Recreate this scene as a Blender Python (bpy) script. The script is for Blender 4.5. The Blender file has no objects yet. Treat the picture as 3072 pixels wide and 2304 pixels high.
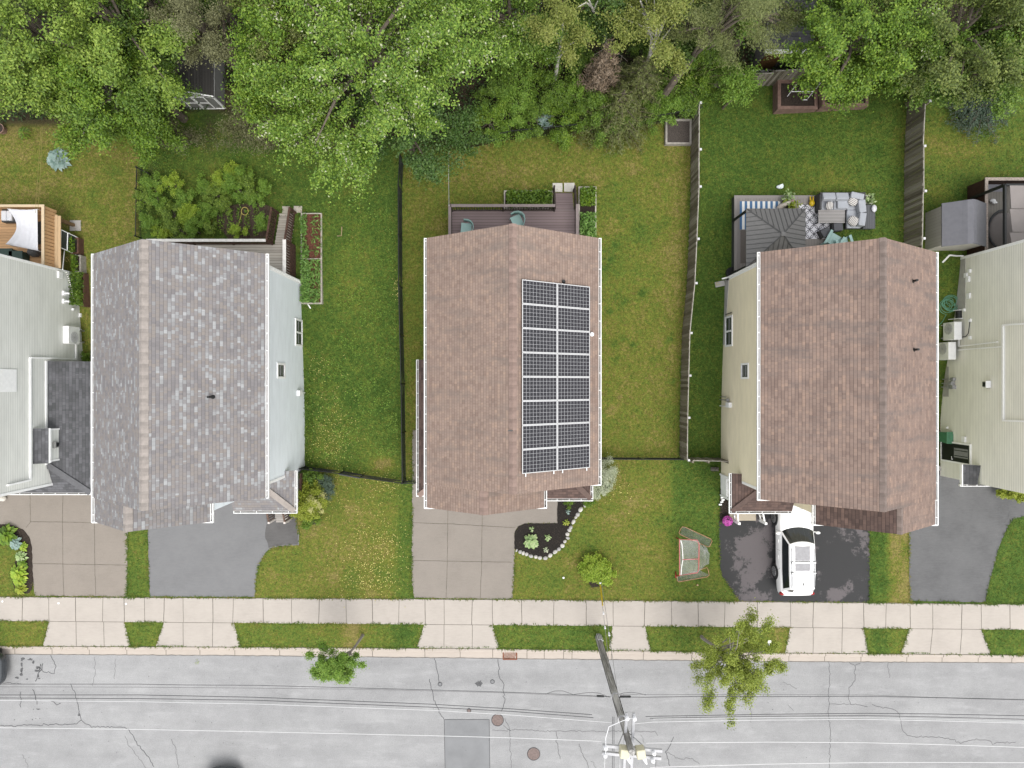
import bpy, math, random
import numpy as np
from mathutils import Vector, Matrix
random.seed(7)
RNG = np.random.default_rng(11)
scene = bpy.context.scene
COL = scene.collection
EXPO = 1.45
FPX, CAMH, CX, CY = 1952.0, 35.5, 1536.0, 1152.0
rad = math.radians

# ---------------------------------------------------------------- terrain and survey helpers
def sstep(a, b, t):
    t = min(1, max(0, (t - a) / (b - a))); return t * t * (3 - 2 * t)
def gz(x, y):                                   # the back yards rise gently away from the street
    amp = 0.8 + 0.9 * sstep(12, 21, x)
    return amp * sstep(-3, 7.5, y)
def A(px, py, h):                               # survey point at an absolute height
    d = CAMH - h
    return ((px - CX) * d / FPX, (CY - py) * d / FPX, h)
def P(px, py, dz=0.0):                          # survey point at a height above the ground
    h = dz
    for _ in range(6):
        x, y, _z = A(px, py, h); h = gz(x, y) + dz
    return A(px, py, h)
def tp(c, r, zx, zy): return (768 * c + zx / 2.88, 576 * r + zy / 2.88)
def T(c, r, zx, zy, dz=0.0): return P(*tp(c, r, zx, zy), dz)
def TA(c, r, zx, zy, h): return A(*tp(c, r, zx, zy), h)
def wallX(X, px, py):                           # point of a vertical wall at X
    d = X * FPX / (px - CX); return (X, (CY - py) * d / FPX, CAMH - d)

# ---------------------------------------------------------------- objects
def tag(o, label=None, cat=None, group=None, kind=None):
    if label: o['label'] = label
    if cat: o['category'] = cat
    if group: o['group'] = group
    if kind: o['kind'] = kind
    return o
def thing(name, label, cat, loc=(0, 0, 0), group=None):
    o = bpy.data.objects.new(name, None); COL.objects.link(o)
    o.location = loc; o.empty_display_size = 0.3
    return tag(o, label, cat, group)
def wloc(o):
    v = Vector(o.location)
    while o.parent: o = o.parent; v += o.location
    return v
def copy_tree(o, parent=None):
    c = o.copy(); COL.objects.link(c)
    if parent is not None: c.parent = parent
    for ch in list(o.children): copy_tree(ch, c)
    return c

class MB:
    def __init__(s): s.v = []; s.f = []; s.m = []; s.uv = []
    def add(s, vs, fs, m=0, uvs=None):
        b = len(s.v); s.v += [tuple(v) for v in vs]
        for i, f in enumerate(fs):
            s.f.append([b + k for k in f]); s.m.append(m)
            s.uv.append(uvs[i] if uvs else None)
        return s
    def box(s, x0, x1, y0, y1, z0, z1, m=0):
        if x0 > x1: x0, x1 = x1, x0
        if y0 > y1: y0, y1 = y1, y0
        vs = [(x, y, z) for z in (z0, z1) for y in (y0, y1) for x in (x0, x1)]
        return s.add(vs, [(0, 2, 3, 1), (4, 5, 7, 6), (0, 1, 5, 4), (2, 6, 7, 3), (0, 4, 6, 2), (1, 3, 7, 5)], m)
    def obox(s, c, size, rz=0, m=0, M=None):
        R = M if M is not None else Matrix.Rotation(rz, 3, 'Z')
        a, b, h = size[0] / 2, size[1] / 2, size[2] / 2
        vs = [Vector(c) + R @ Vector((x, y, z)) for z in (-h, h) for y in (-b, b) for x in (-a, a)]
        return s.add(vs, [(0, 2, 3, 1), (4, 5, 7, 6), (0, 1, 5, 4), (2, 6, 7, 3), (0, 4, 6, 2), (1, 3, 7, 5)], m)
    def beam(s, p, q, w, h, m=0, up=(0, 0, 1)):
        p, q = Vector(p), Vector(q); d = q - p; L = d.length
        if L < 1e-6: return s
        d /= L; u = Vector(up)
        if abs(d.dot(u)) > .98: u = Vector((1, 0, 0)) if abs(d.z) < .9 else Vector((0, 1, 0))
        r = d.cross(u).normalized(); u = r.cross(d)
        return s.obox((p + q) / 2, (w, L, h), M=Matrix((r, d, u)).transposed(), m=m)
    def tube(s, pts, r, n=6, m=0, closed=False, caps=True):
        pts = [Vector(p) for p in pts]; N = len(pts)
        rs = r if isinstance(r, (list, tuple)) else [r] * N
        vs = []; prev = None
        for i, p in enumerate(pts):
            a = pts[(i - 1) % N] if (closed or i > 0) else p
            b = pts[(i + 1) % N] if (closed or i < N - 1) else p
            d = (b - a).normalized() if (b - a).length > 1e-9 else Vector((0, 0, 1))
            if prev is None:
                u = d.orthogonal().normalized()
            else:
                u = prev - d * prev.dot(d)
                u = u.normalized() if u.length > 1e-6 else d.orthogonal().normalized()
            prev = u; w = d.cross(u)
            for k in range(n):
                t = 2 * math.pi * k / n
                vs.append(p + (u * math.cos(t) + w * math.sin(t)) * rs[i])
        fs = []
        for i in range(N if closed else N - 1):
            j = (i + 1) % N
            for k in range(n):
                l = (k + 1) % n
                fs.append((i * n + k, i * n + l, j * n + l, j * n + k))
        if caps and not closed:
            fs.append(tuple(range(n))[::-1]); fs.append(tuple((N - 1) * n + k for k in range(n)))
        return s.add(vs, fs, m)
    def cyl(s, c, r, h, n=16, m=0, r2=None):
        c = Vector(c); return s.tube([c, c + Vector((0, 0, h))], [r, r if r2 is None else r2], n, m)
    def poly(s, pts, m=0, uv=None): return s.add(pts, [tuple(range(len(pts)))], m, [uv] if uv else None)
    def prism(s, pts, z0, z1, m=0):
        n = len(pts)
        area = sum(pts[i][0] * pts[(i + 1) % n][1] - pts[(i + 1) % n][0] * pts[i][1] for i in range(n))
        if area < 0: pts = pts[::-1]
        vs = [(p[0], p[1], z0) for p in pts] + [(p[0], p[1], z1) for p in pts]
        fs = [tuple(range(n))[::-1], tuple(range(n, 2 * n))] + [(i, (i + 1) % n, n + (i + 1) % n, n + i) for i in range(n)]
        return s.add(vs, fs, m)
    def ell(s, c, r, m=0, n=12, k=8, M=None, zmin=-1.0):
        vs = []; fs = []
        if not isinstance(r, (tuple, list)): r = (r, r, r)
        for i in range(k + 1):
            ph = -math.pi / 2 + math.pi * i / k
            for j in range(n):
                t = 2 * math.pi * j / n
                v = Vector((r[0] * math.cos(ph) * math.cos(t), r[1] * math.cos(ph) * math.sin(t), r[2] * max(zmin, math.sin(ph))))
                if M is not None: v = M @ v
                vs.append(Vector(c) + v)
        for i in range(k):
            for j in range(n):
                l = (j + 1) % n
                fs.append((i * n + j, i * n + l, (i + 1) * n + l, (i + 1) * n + j))
        return s.add(vs, fs, m)
    def roofpoly(s, pts, e, th=0.11, m=0, mside=1):
        """a shingled slab: pts counter-clockwise from above, e = the eave direction; uv in metres"""
        pts = [Vector(p) for p in pts]; e = Vector(e).normalized()
        nrm = (pts[1] - pts[0]).cross(pts[2] - pts[0]).normalized()
        if nrm.z < 0: pts = pts[::-1]; nrm = -nrm
        up = nrm.cross(e)
        if up.z < 0: up = -up
        uv = [(p.dot(e), p.dot(up)) for p in pts]
        s.poly(pts, m, uv)
        n = len(pts); lo = [p - Vector((0, 0, th)) for p in pts]
        s.add(pts + lo, [(i, n + i, n + (i + 1) % n, (i + 1) % n) for i in range(n)], mside)
        s.poly(lo[::-1], mside)
        return s
    def build(s, name, mats, parent=None, loc=None, smooth=False, bevel=0, props=None):
        o0 = wloc(parent) if parent is not None else Vector(loc or (0, 0, 0))
        me = bpy.data.meshes.new(name)
        me.from_pydata([(v[0] - o0.x, v[1] - o0.y, v[2] - o0.z) for v in s.v], [], s.f)
        for m in (mats if isinstance(mats, (list, tuple)) else [mats]): me.materials.append(m)
        me.polygons.foreach_set('material_index', s.m)
        if any(u is not None for u in s.uv):
            L = me.uv_layers.new(name='UVMap'); k = 0; data = []
            for f, u in zip(s.f, s.uv):
                for i in range(len(f)): data += list(u[i]) if u else [0, 0]
            L.data.foreach_set('uv', data)
        if smooth: me.polygons.foreach_set('use_smooth', [True] * len(s.f))
        me.update()
        o = bpy.data.objects.new(name, me); COL.objects.link(o)
        if parent is not None: o.parent = parent
        else: o.location = o0
        if bevel:
            b = o.modifiers.new('bevel', 'BEVEL'); b.width = bevel; b.segments = 2; b.limit_method = 'ANGLE'
        return o

# ---------------------------------------------------------------- materials
def nm(name):
    m = bpy.data.materials.new(name); m.use_nodes = True
    nt = m.node_tree; b = nt.nodes['Principled BSDF']
    return m, nt, b
class NT:
    def __init__(s, nt): s.nt = nt
    def n(s, t, **kw):
        nd = s.nt.nodes.new(t)
        for k, v in kw.items():
            if k == 'op': nd.operation = v
            else: setattr(nd, k, v)
        return nd
    def link(s, a, b): s.nt.links.new(a, b)
    def math(s, op, a, b=None):
        nd = s.n('ShaderNodeMath', op=op)
        for i, x in enumerate((a, b)):
            if x is None: continue
            if isinstance(x, (int, float)): nd.inputs[i].default_value = x
            else: s.link(x, nd.inputs[i])
        return nd.outputs[0]
    def noise(s, vec, scale, detail=3, rough=.55):
        nd = s.n('ShaderNodeTexNoise'); nd.inputs['Scale'].default_value = scale
        nd.inputs['Detail'].default_value = detail; nd.inputs['Roughness'].default_value = rough
        if vec is not None: s.link(vec, nd.inputs['Vector'])
        return nd.outputs['Fac']
    def ramp(s, fac, stops, const=False):
        nd = s.n('ShaderNodeValToRGB'); cr = nd.color_ramp
        if const: cr.interpolation = 'CONSTANT'
        while len(cr.elements) < len(stops): cr.elements.new(.5)
        for e, (p, c) in zip(cr.elements, stops):
            e.position = p; e.color = (*c, 1) if not isinstance(c, (int, float)) else (c, c, c, 1)
        s.link(fac, nd.inputs[0]); return nd.outputs[0]
    def mix(s, fac, a, b, blend='MIX'):
        nd = s.n('ShaderNodeMix', data_type='RGBA', blend_type=blend)
        for key, x in ((0, fac), (6, a), (7, b)):
            if isinstance(x, (int, float)): nd.inputs[key].default_value = x
            elif isinstance(x, tuple): nd.inputs[key].default_value = (*x, 1)
            else: s.link(x, nd.inputs[key])
        return nd.outputs[2]
    def bump(s, h, strength, dist, b):
        nd = s.n('ShaderNodeBump'); nd.inputs['Strength'].default_value = strength; nd.inputs['Distance'].default_value = dist
        s.link(h, nd.inputs['Height']); s.link(nd.outputs[0], b.inputs['Normal'])
    def coord(s, which='Object'): return s.n('ShaderNodeTexCoord').outputs[which]
    def sep(s, v):
        nd = s.n('ShaderNodeSeparateXYZ'); s.link(v, nd.inputs[0]); return nd.outputs
    def scaled(s, v, sc):
        nd = s.n('ShaderNodeMapping'); nd.inputs['Scale'].default_value = sc; s.link(v, nd.inputs[0]); return nd.outputs[0]
def mul(c, k): return tuple(x * k for x in c)
def srgb(r, g, b, k=1.0):
    def f(v):
        v /= 255; return v / 12.92 if v <= .04045 else ((v + .055) / 1.055) ** 2.4
    return (f(r) * k, f(g) * k, f(b) * k)
_cache = {}
def mat(name, rgb, rough=.7, var=.12, scale=6, bump=0, bscale=60, metal=0, spec=.35, coat=0):
    if name in _cache: return _cache[name]
    m, nt, b = nm(name); t = NT(nt); v = t.coord()
    f = t.noise(v, scale, 5)
    t.link(t.ramp(f, [(.3, mul(rgb, 1 - var)), (.7, mul(rgb, 1 + var))]), b.inputs['Base Color'])
    b.inputs['Roughness'].default_value = rough; b.inputs['Metallic'].default_value = metal
    b.inputs['Specular IOR Level'].default_value = spec; b.inputs['Coat Weight'].default_value = coat
    if bump: t.bump(t.noise(v, bscale, 4), bump, .02, b)
    _cache[name] = m; return m
def planks(name, rgb, axis='Y', pitch=.14, gap=.07, var=.25, rough=.8, gapk=.25, streak=.25):
    if name in _cache: return _cache[name]
    m, nt, b = nm(name); t = NT(nt); v = t.coord(); x, y, z = t.sep(v)
    c = {'X': x, 'Y': y, 'Z': z}[axis]
    s_ = t.math('DIVIDE', c, pitch); idn = t.math('FLOOR', s_); fr = t.math('FRACT', s_)
    wn = t.n('ShaderNodeTexWhiteNoise', noise_dimensions='1D'); t.link(idn, wn.inputs['W'])
    sc = {'X': (40, 3, 3), 'Y': (3, 40, 3), 'Z': (3, 3, 40)}[axis]
    ns = t.noise(t.scaled(v, sc), 1.0, 4)
    k = t.math('ADD', t.math('MULTIPLY', wn.outputs['Value'], .6), t.math('MULTIPLY', ns, streak * 2))
    base = t.ramp(k, [(.0, mul(rgb, 1 - var)), (1., mul(rgb, 1 + var))])
    ln = t.math('LESS_THAN', fr, gap)
    t.link(t.mix(ln, base, mul(rgb, gapk)), b.inputs['Base Color'])
    b.inputs['Roughness'].default_value = rough; b.inputs['Specular IOR Level'].default_value = .25
    t.bump(t.math('GREATER_THAN', fr, gap), .4, .01, b)
    _cache[name] = m; return m
def siding(name, rgb, lap=.11):
    if name in _cache: return _cache[name]
    m, nt, b = nm(name); t = NT(nt); v = t.coord(); x, y, z = t.sep(v)
    s_ = t.math('DIVIDE', z, lap); fr = t.math('FRACT', s_)
    ns = t.noise(t.scaled(v, (.7, .7, 2.5)), 1.2, 5)
    base = t.ramp(ns, [(.3, mul(rgb, .93)), (.7, mul(rgb, 1.05))])
    ln = t.ramp(fr, [(.0, .5), (.14, .68), (.2, 1.0), (.96, 1.0), (1, .9)])
    t.link(t.mix(1.0, base, ln, 'MULTIPLY'), b.inputs['Base Color'])
    b.inputs['Roughness'].default_value = .55; b.inputs['Specular IOR Level'].default_value = .3
    t.bump(t.math('SUBTRACT', 1.0, fr), .5, .012, b)
    _cache[name] = m; return m
def shingle(name, stops, bw=.31, rh=.143, line=.5, patch=.2, tint=(.5, .5, .5), streak=None):
    if name in _cache: return _cache[name]
    m, nt, b = nm(name); t = NT(nt); v = t.coord('UV')
    def br(w, off, ms):
        nd = t.n('ShaderNodeTexBrick'); nd.offset = off; nd.offset_frequency = 2; nd.squash = 1
        nd.inputs['Color1'].default_value = (0, 0, 0, 1); nd.inputs['Color2'].default_value = (1, 1, 1, 1)
        nd.inputs['Mortar'].default_value = (.5, .5, .5, 1)
        nd.inputs['Scale'].default_value = 1; nd.inputs['Mortar Size'].default_value = ms
        nd.inputs['Brick Width'].default_value = w; nd.inputs['Row Height'].default_value = rh
        nd.inputs['Mortar Smooth'].default_value = .1
        t.link(v, nd.inputs['Vector']); return nd
    b1 = br(bw, .37, .0); b2 = br(bw * .618, .71, .004)
    k = t.math('ADD', t.math('MULTIPLY', b1.outputs['Color'], .62), t.math('MULTIPLY', b2.outputs['Color'], .38))
    colr = t.ramp(k, stops)
    u, w, _ = t.sep(v)
    fr = t.math('FRACT', t.math('DIVIDE', w, rh))
    ln = t.ramp(fr, [(.0, line), (.10, line), (.16, 1.0), (1.0, 1.0)])
    colr = t.mix(1.0, colr, ln, 'MULTIPLY')
    colr = t.mix(t.math('MULTIPLY', b2.outputs['Fac'], .55), colr, mul(stops[0][1], .5))
    big = t.noise(v, .55, 4, .6)
    colr = t.mix(1.0, colr, t.ramp(big, [(.3, 1 - patch), (.65, 1 + patch * .5)]), 'MULTIPLY')
    if streak is not None:                       # weathered dark bands
        sv = t.noise(t.scaled(v, (2.2, .33, 1)), 1.0, 4, .6)
        colr = t.mix(t.ramp(sv, [(.5, 0.), (.68, .55)]), colr, streak)
    gr = t.noise(v, 90, 2)
    colr = t.mix(1.0, colr, t.ramp(gr, [(.2, .82), (.8, 1.15)]), 'MULTIPLY')
    t.link(colr, b.inputs['Base Color']); b.inputs['Roughness'].default_value = .9
    b.inputs['Specular IOR Level'].default_value = .2
    t.bump(t.math('ADD', t.math('SUBTRACT', 1.0, fr), t.math('MULTIPLY', b1.outputs['Color'], .6)), .55, .01, b)
    _cache[name] = m; return m
def leafmat(name, c0, c1, c2, clump=1.2, trans=.16, c3=None, spec=.3):
    if name in _cache: return _cache[name]
    m, nt, b = nm(name); t = NT(nt); v = t.coord()
    g = t.n('ShaderNodeNewGeometry').outputs['Random Per Island']
    k = t.math('ADD', t.math('MULTIPLY', g, .5), t.math('MULTIPLY', t.noise(v, clump, 3), .55))
    stops = [(.12, c0), (.5, c1), (.88, c2)]
    if c3: stops = [(.12, c0), (.42, c1), (.68, c2), (.74, c2), (.80, c3)]
    colr = t.ramp(k, stops)
    t.link(colr, b.inputs['Base Color']); b.inputs['Roughness'].default_value = .5
    b.inputs['Specular IOR Level'].default_value = spec
    tr = t.n('ShaderNodeBsdfTranslucent'); t.link(colr, tr.inputs['Color'])
    mx = t.n('ShaderNodeMixShader'); mx.inputs[0].default_value = trans
    t.link(b.outputs[0], mx.inputs[1]); t.link(tr.outputs[0], mx.inputs[2])
    t.link(mx.outputs[0], nt.nodes['Material Output'].inputs['Surface'])
    _cache[name] = m; return m

WHITE = mat('white_trim', (.78, .78, .77), .45, .05)
WHITEM = mat('white_metal', (.72, .72, .72), .35, .06)
GUTIN = mat('gutter_inside', (.22, .21, .2), .8, .3)
BLACK = mat('black_metal', (.012, .013, .013), .5, .2)
DKGREY = mat('dark_grey_plastic', (.045, .048, .05), .55, .15)
GLASS = mat('window_glass', (.03, .035, .04), .08, .1, spec=.7)
BLIND = mat('window_blind', (.2, .2, .205), .5, .1)
CONC = mat('concrete_wall', (.36, .35, .33), .85, .12, 3, .3)
SOIL = mat('dark_soil', (.028, .02, .015), .95, .45, 14, .8, 40)
MULCH = mat('black_mulch', (.014, .011, .009), .95, .5, 22, 1.0, 55)
BARK = mat('bark', (.11, .09, .07), .9, .3, 5, .6, 30)
BARKG = mat('grey_bark', (.22, .2, .175), .9, .25, 6, .5, 30)
BIRCH = mat('birch_bark', (.42, .4, .36), .8, .3, 8, .3, 30)
WOODG = planks('weathered_board', (.16, .135, .115), 'Y', .14, .06)
WOODDK = mat('dark_stained_wood', (.06, .03, .02), .75, .45, 7)

# ================================================================ THE SETTING
def quick_mesh(name, V, F, mats, parent=None, loc=(0, 0, 0), attrs=None, smooth=False, mi=None):
    o0 = np.array(wloc(parent) if parent is not None else loc, dtype=np.float64)
    V = np.asarray(V, np.float64) - o0
    F = np.asarray(F, np.int32); k = F.shape[1]
    me = bpy.data.meshes.new(name)
    me.vertices.add(len(V)); me.vertices.foreach_set('co', V.astype(np.float32).ravel())
    me.loops.add(F.size); me.loops.foreach_set('vertex_index', F.ravel())
    me.polygons.add(len(F)); me.polygons.foreach_set('loop_start', np.arange(0, F.size, k, dtype=np.int32))
    for m in (mats if isinstance(mats, (list, tuple)) else [mats]): me.materials.append(m)
    if mi is not None: me.polygons.foreach_set('material_index', np.asarray(mi, np.int32))
    if smooth: me.polygons.foreach_set('use_smooth', np.ones(len(F), bool))
    me.update(calc_edges=True)
    for an, av in (attrs or {}).items():
        a = me.attributes.new(an, 'FLOAT', 'POINT'); a.data.foreach_set('value', np.asarray(av, np.float32))
    o = bpy.data.objects.new(name, me); COL.objects.link(o)
    if parent is not None: o.parent = parent
    else: o.location = o0
    return o
def inpoly(x, y, poly):
    x = np.asarray(x); y = np.asarray(y); r = np.zeros(x.shape, bool); n = len(poly)
    for i in range(n):
        x1, y1 = poly[i][:2]; x2, y2 = poly[(i + 1) % n][:2]
        if y1 == y2: continue
        c = ((y1 > y) != (y2 > y)) & (x < (x2 - x1) * (y - y1) / (y2 - y1) + x1)
        r ^= c
    return r
def rough(pts, step=.22, amp=.018, seed=0):
    rr = random.Random(seed); out = []
    n = len(pts)
    for i in range(n):
        a = Vector(pts[i]); b = Vector(pts[(i + 1) % n]); L = (b - a).length
        k = max(1, int(L / step)); nn = Vector((-(b - a).y, (b - a).x, 0)).normalized() if L > 0 else Vector()
        for j in range(k):
            p = a.lerp(b, j / k)
            if j: p = p + nn * rr.uniform(-amp, amp)
            out.append(p)
    return out
def ribbon(mb, pts, w, m=0, dz=0.0, taper=False):
    pts = [Vector(p) for p in pts]; L = []; N = len(pts)
    for i, p in enumerate(pts):
        a = pts[max(0, i - 1)]; b = pts[min(N - 1, i + 1)]
        d = (b - a); d.z = 0; d.normalize(); n = Vector((-d.y, d.x, 0))
        ww = w * (.35 + .65 * math.sin(math.pi * min(1, (i + .6) / N))) if taper else w
        L.append((p + n * ww / 2 + Vector((0, 0, dz)), p - n * ww / 2 + Vector((0, 0, dz))))
    vs = [q for pr in L for q in pr]
    mb.add(vs, [(2 * i, 2 * i + 1, 2 * i + 3, 2 * i + 2) for i in range(N - 1)], m)
def wiggle(pts, step=.12, amp=.05, seed=0):
    rr = random.Random(seed); out = []
    for i in range(len(pts) - 1):
        a, b = Vector(pts[i]), Vector(pts[i + 1]); k = max(1, int((b - a).length / step))
        for j in range(k): out.append(a.lerp(b, j / k) + Vector((rr.gauss(0, amp), rr.gauss(0, amp), 0)) * (1 if j or i else 0))
    out.append(Vector(pts[-1])); return out

gm = mat('far_ground', (.06, .075, .02), .95, .3, .3)
tag(MB().box(-350, 350, -350, 350, -1.2, -.45).build('ground', gm), 'wide green ground around the housing plots', 'ground', kind='structure')

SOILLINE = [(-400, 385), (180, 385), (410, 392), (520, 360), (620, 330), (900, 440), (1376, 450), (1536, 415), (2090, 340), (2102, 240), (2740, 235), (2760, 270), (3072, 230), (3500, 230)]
def lerpline(L, x): return np.interp(x, [p[0] for p in L], [p[1] for p in L])
def ss(a, b, t): t = np.clip((t - a) / (b - a), 0, 1); return t * t * (3 - 2 * t)
_br = random.Random(31); BLOBS = [(_br.uniform(0, 3072), _br.uniform(260, 1440), _br.uniform(10, 34), _br.choice((-.3, -.22, .25, .32))) for _ in range(170)]
def lushmap(px, py):
    back = np.full(px.shape, .2)
    back = np.where(px > 421, .78, back)
    back = np.where(px > np.interp(py, [500, 1152, 1440], [1203, 1208, 1213]), .3, back)
    back = np.where(px > np.interp(py, [344, 743, 1152, 1371], [2075, 2066, 2044, 2038]), .8, back)
    back = np.where(px > 2716, .66, back)
    # lush or dry blobs in the back yards
    for cx, cy, rx, ry, k in ((1490, 1000, 60, 400, .15), (1000, 1330, 90, 60, -.35), (1155, 1392, 40, 28, -.9), (1060, 830, 60, 120, -.25), (700, 560, 150, 60, -.1),
                              (2030, 700, 40, 500, -.12), (1860, 760, 60, 160, .18), (2480, 540, 120, 70, -.3), (2850, 440, 180, 60, -.4), (640, 470, 90, 40, -.1),
                              (1450, 520, 120, 60, -.15), (1800, 620, 50, 50, .2), (1700, 520, 140, 40, -.1), (1960, 1150, 70, 200, -.05), (1700, 1300, 160, 50, .12), (250, 600, 120, 60, .12),
                              (2060, 400, 70, 90, -.1), (2240, 400, 90, 60, .05), (1310, 900, 60, 300, .12)):
        back = back + k * np.exp(-((px - cx) / rx) ** 2 - ((py - cy) / ry) ** 2)
    for zx, zy in ((855, 600), (785, 665), (905, 470), (905, 895), (970, 950), (1135, 870), (840, 1030), (975, 1265), (890, 1310), (1040, 1325), (1360, 1265), (1220, 1450), (905, 1445), (1120, 880), (1380, 1650)):
        back = back + .6 * np.exp(-((px - 1536 - zx / 2.88) ** 2 + (py - 576 - zy / 2.88) ** 2) / 11 ** 2)      # dark clover tufts
    for cx, cy, r_, k in BLOBS: back = back + k * np.exp(-((px - cx) ** 2 + (py - cy) ** 2) / r_ ** 2)
    fr = np.full(px.shape, .35)
    fr = np.where((px > 372) & (px < 455), .62, fr)
    fr = np.where((px > 700) & (px < 1250), .28 + .45 * ss(1165, 1215, px), fr)
    fr = np.where((px > 1500) & (px < 2200), .3 + .5 * ss(1995, 2035, px) * (1 - .5 * ss(1560, 1700, py)), fr)
    fr = np.where((px > 2590) & (px < 2740), .9 - .75 * ss(2650, 2678, px), fr)
    fr = np.where(px >= 2740, .85, fr)
    for cx, cy, rx, ry, k in ((1000, 1640, 140, 80, -.12), (860, 1700, 70, 40, .2), (1900, 1540, 60, 120, -.12), (1640, 1690, 90, 50, .1), (2150, 1520, 40, 90, -.1), (1800, 1620, 90, 60, .12), (2716, 1770, 20, 25, -.35), (2680, 1640, 22, 60, -.15)):
        fr = fr + k * np.exp(-((px - cx) / rx) ** 2 - ((py - cy) / ry) ** 2)
    for cx, cy, r_, k in BLOBS: fr = fr + .7 * k * np.exp(-((px - cx) ** 2 + (py - 1440 - (cy - 260) * .3) ** 2) / r_ ** 2)
    bl = .5 + .0 * px
    for cx, w, k in ((80, 60, -.2), (430, 30, .1), (760, 60, .0), (960, 40, -.1), (1060, 40, -.55), (1210, 40, .4), (1620, 80, .15), (1760, 60, .25), (2050, 60, .1), (2200, 80, -.1), (2340, 30, -.3), (2640, 25, .4), (2700, 14, -.1), (3020, 60, .3)):
        bl = bl + k * np.exp(-((px - cx) / w) ** 2)
    front = np.where(py > 1820, bl, fr)
    fy = np.where(px < 1236, np.interp(px, [900, 1236], [1398, 1438]), np.where(px < 2200, 1371, 1390))
    return np.clip(np.where(py > fy, front, back), 0, 1)
STEP = .25
xs = np.arange(-36, 36.01, STEP)
def ycurb(x): return A(CX + x * FPX / CAMH, np.interp(CX + x * FPX / CAMH, [-500, 3600], [1934.6, 1970.6]), 0)[1]
rows = int(50 / STEP)
X = np.repeat(xs[None, :], rows, 0)
Y0 = np.array([ycurb(x) for x in xs])
Y = Y0[None, :] + np.arange(rows)[:, None] * STEP
ampg = .8 + .9 * ss(12, 21, X)
Z = ampg * ss(-3, 7.5, Y)
PXg = CX + X * FPX / (CAMH - Z); PYg = CY - Y * FPX / (CAMH - Z)
LU = lushmap(PXg, PYg)
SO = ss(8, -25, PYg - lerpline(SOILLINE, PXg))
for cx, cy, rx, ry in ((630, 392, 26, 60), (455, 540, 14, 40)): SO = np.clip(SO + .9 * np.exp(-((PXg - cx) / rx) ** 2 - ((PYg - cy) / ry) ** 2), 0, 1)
# edges of the lawns towards pavement dip under it
ii = np.arange(rows * len(xs)).reshape(rows, len(xs))
Fq = np.stack([ii[:-1, :-1], ii[:-1, 1:], ii[1:, 1:], ii[1:, :-1]], -1).reshape(-1, 4)

def grassmat(name, blade=False):
    m, nt, b = nm(name); t = NT(nt); v = t.coord()
    lu = t.n('ShaderNodeAttribute', attribute_name='lush').outputs['Fac']
    so = t.n('ShaderNodeAttribute', attribute_name='soil').outputs['Fac']
    n1 = t.noise(v, .8, 5, .65); n2 = t.noise(v, 3.2, 4, .7); n3 = t.noise(v, 9, 4, .75)
    k = t.math('ADD', lu, t.math('MULTIPLY', t.math('SUBTRACT', n1, .5), .8))
    k = t.math('ADD', k, t.math('MULTIPLY', t.math('SUBTRACT', n2, .5), .8))
    if blade:
        g = t.n('ShaderNodeNewGeometry').outputs['Random Per Island']
        k = t.math('ADD', k, t.math('MULTIPLY', t.math('SUBTRACT', g, .5), 1.3))
    else:
        k = t.math('ADD', k, t.math('MULTIPLY', t.math('SUBTRACT', n3, .5), 1.5))
    c = t.ramp(k, [(.0, srgb(162, 150, 88, .46)), (.2, srgb(139, 142, 60, .45)), (.45, srgb(123, 140, 57, .46)), (.75, srgb(101, 128, 52, .47)), (1., srgb(83, 114, 45, .48))])
    if not blade:
        sp = t.noise(v, 17, 5, .85)
        c = t.mix(1.0, c, t.ramp(sp, [(.32, .4), (.5, 1.0), (.68, 1.65)]), 'MULTIPLY'); c = t.mix(1.0, c, t.ramp(t.noise(v, 6.5, 3, .6), [(.35, .78), (.65, 1.18)]), 'MULTIPLY')
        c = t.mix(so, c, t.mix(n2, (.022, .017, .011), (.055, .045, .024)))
        t.bump(t.math('ADD', n3, t.math('MULTIPLY', sp, .6)), .7, .05, b)
    t.link(c, b.inputs['Base Color']); b.inputs['Roughness'].default_value = .85; b.inputs['Specular IOR Level'].default_value = .15
    return m
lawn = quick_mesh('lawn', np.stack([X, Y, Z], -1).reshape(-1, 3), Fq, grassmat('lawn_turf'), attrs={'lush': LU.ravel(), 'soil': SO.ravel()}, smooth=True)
tag(lawn, 'mown lawns between the houses, yellow green and darker green plots', 'lawn', kind='structure')

# ---- road, kerb, sidewalk
def roadmat():
    m, nt, b = nm('faded_asphalt'); t = NT(nt); v = t.coord()
    n1 = t.noise(t.scaled(v, (.12, .9, 1)), 1.0, 5, .6); n2 = t.noise(v, .6, 6, .72); n3 = t.noise(v, 22, 4, .8)
    k = t.math('ADD', t.math('MULTIPLY', n1, .5), t.math('MULTIPLY', n2, .5))
    c = t.ramp(k, [(.34, (.194, .194, .195)), (.5, (.234, .234, .235)), (.66, (.276, .276, .276))])
    c = t.mix(1.0, c, t.ramp(n3, [(.25, .74), (.75, 1.24)]), 'MULTIPLY')
    wt = t.noise(t.scaled(v, (.6, 2.0, 1)), 1.2, 6, .7)
    c = t.mix(t.ramp(wt, [(.54, 0.), (.75, .45)]), c, (.34, .34, .34))
    t.link(c, b.inputs['Base Color']); b.inputs['Roughness'].default_value = .9; b.inputs['Specular IOR Level'].default_value = .25
    t.bump(n3, .35, .01, b); return m
CRACK = mat('crack', (.055, .055, .057), .95, .3, 20)
PATCH = mat('newer_asphalt', (.168, .171, .175), .9, .1, 1.2, .4, 60)
OILY = mat('dark_stain', (.075, .075, .077), .9, .4, 6)
IRON = mat('rusty_iron', (.14, .105, .095), .7, .25, 9, .4, 60)
def ycl(px, a, b_): return a + (b_ - a) * px / 3072.0
RZ = -.13
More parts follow.
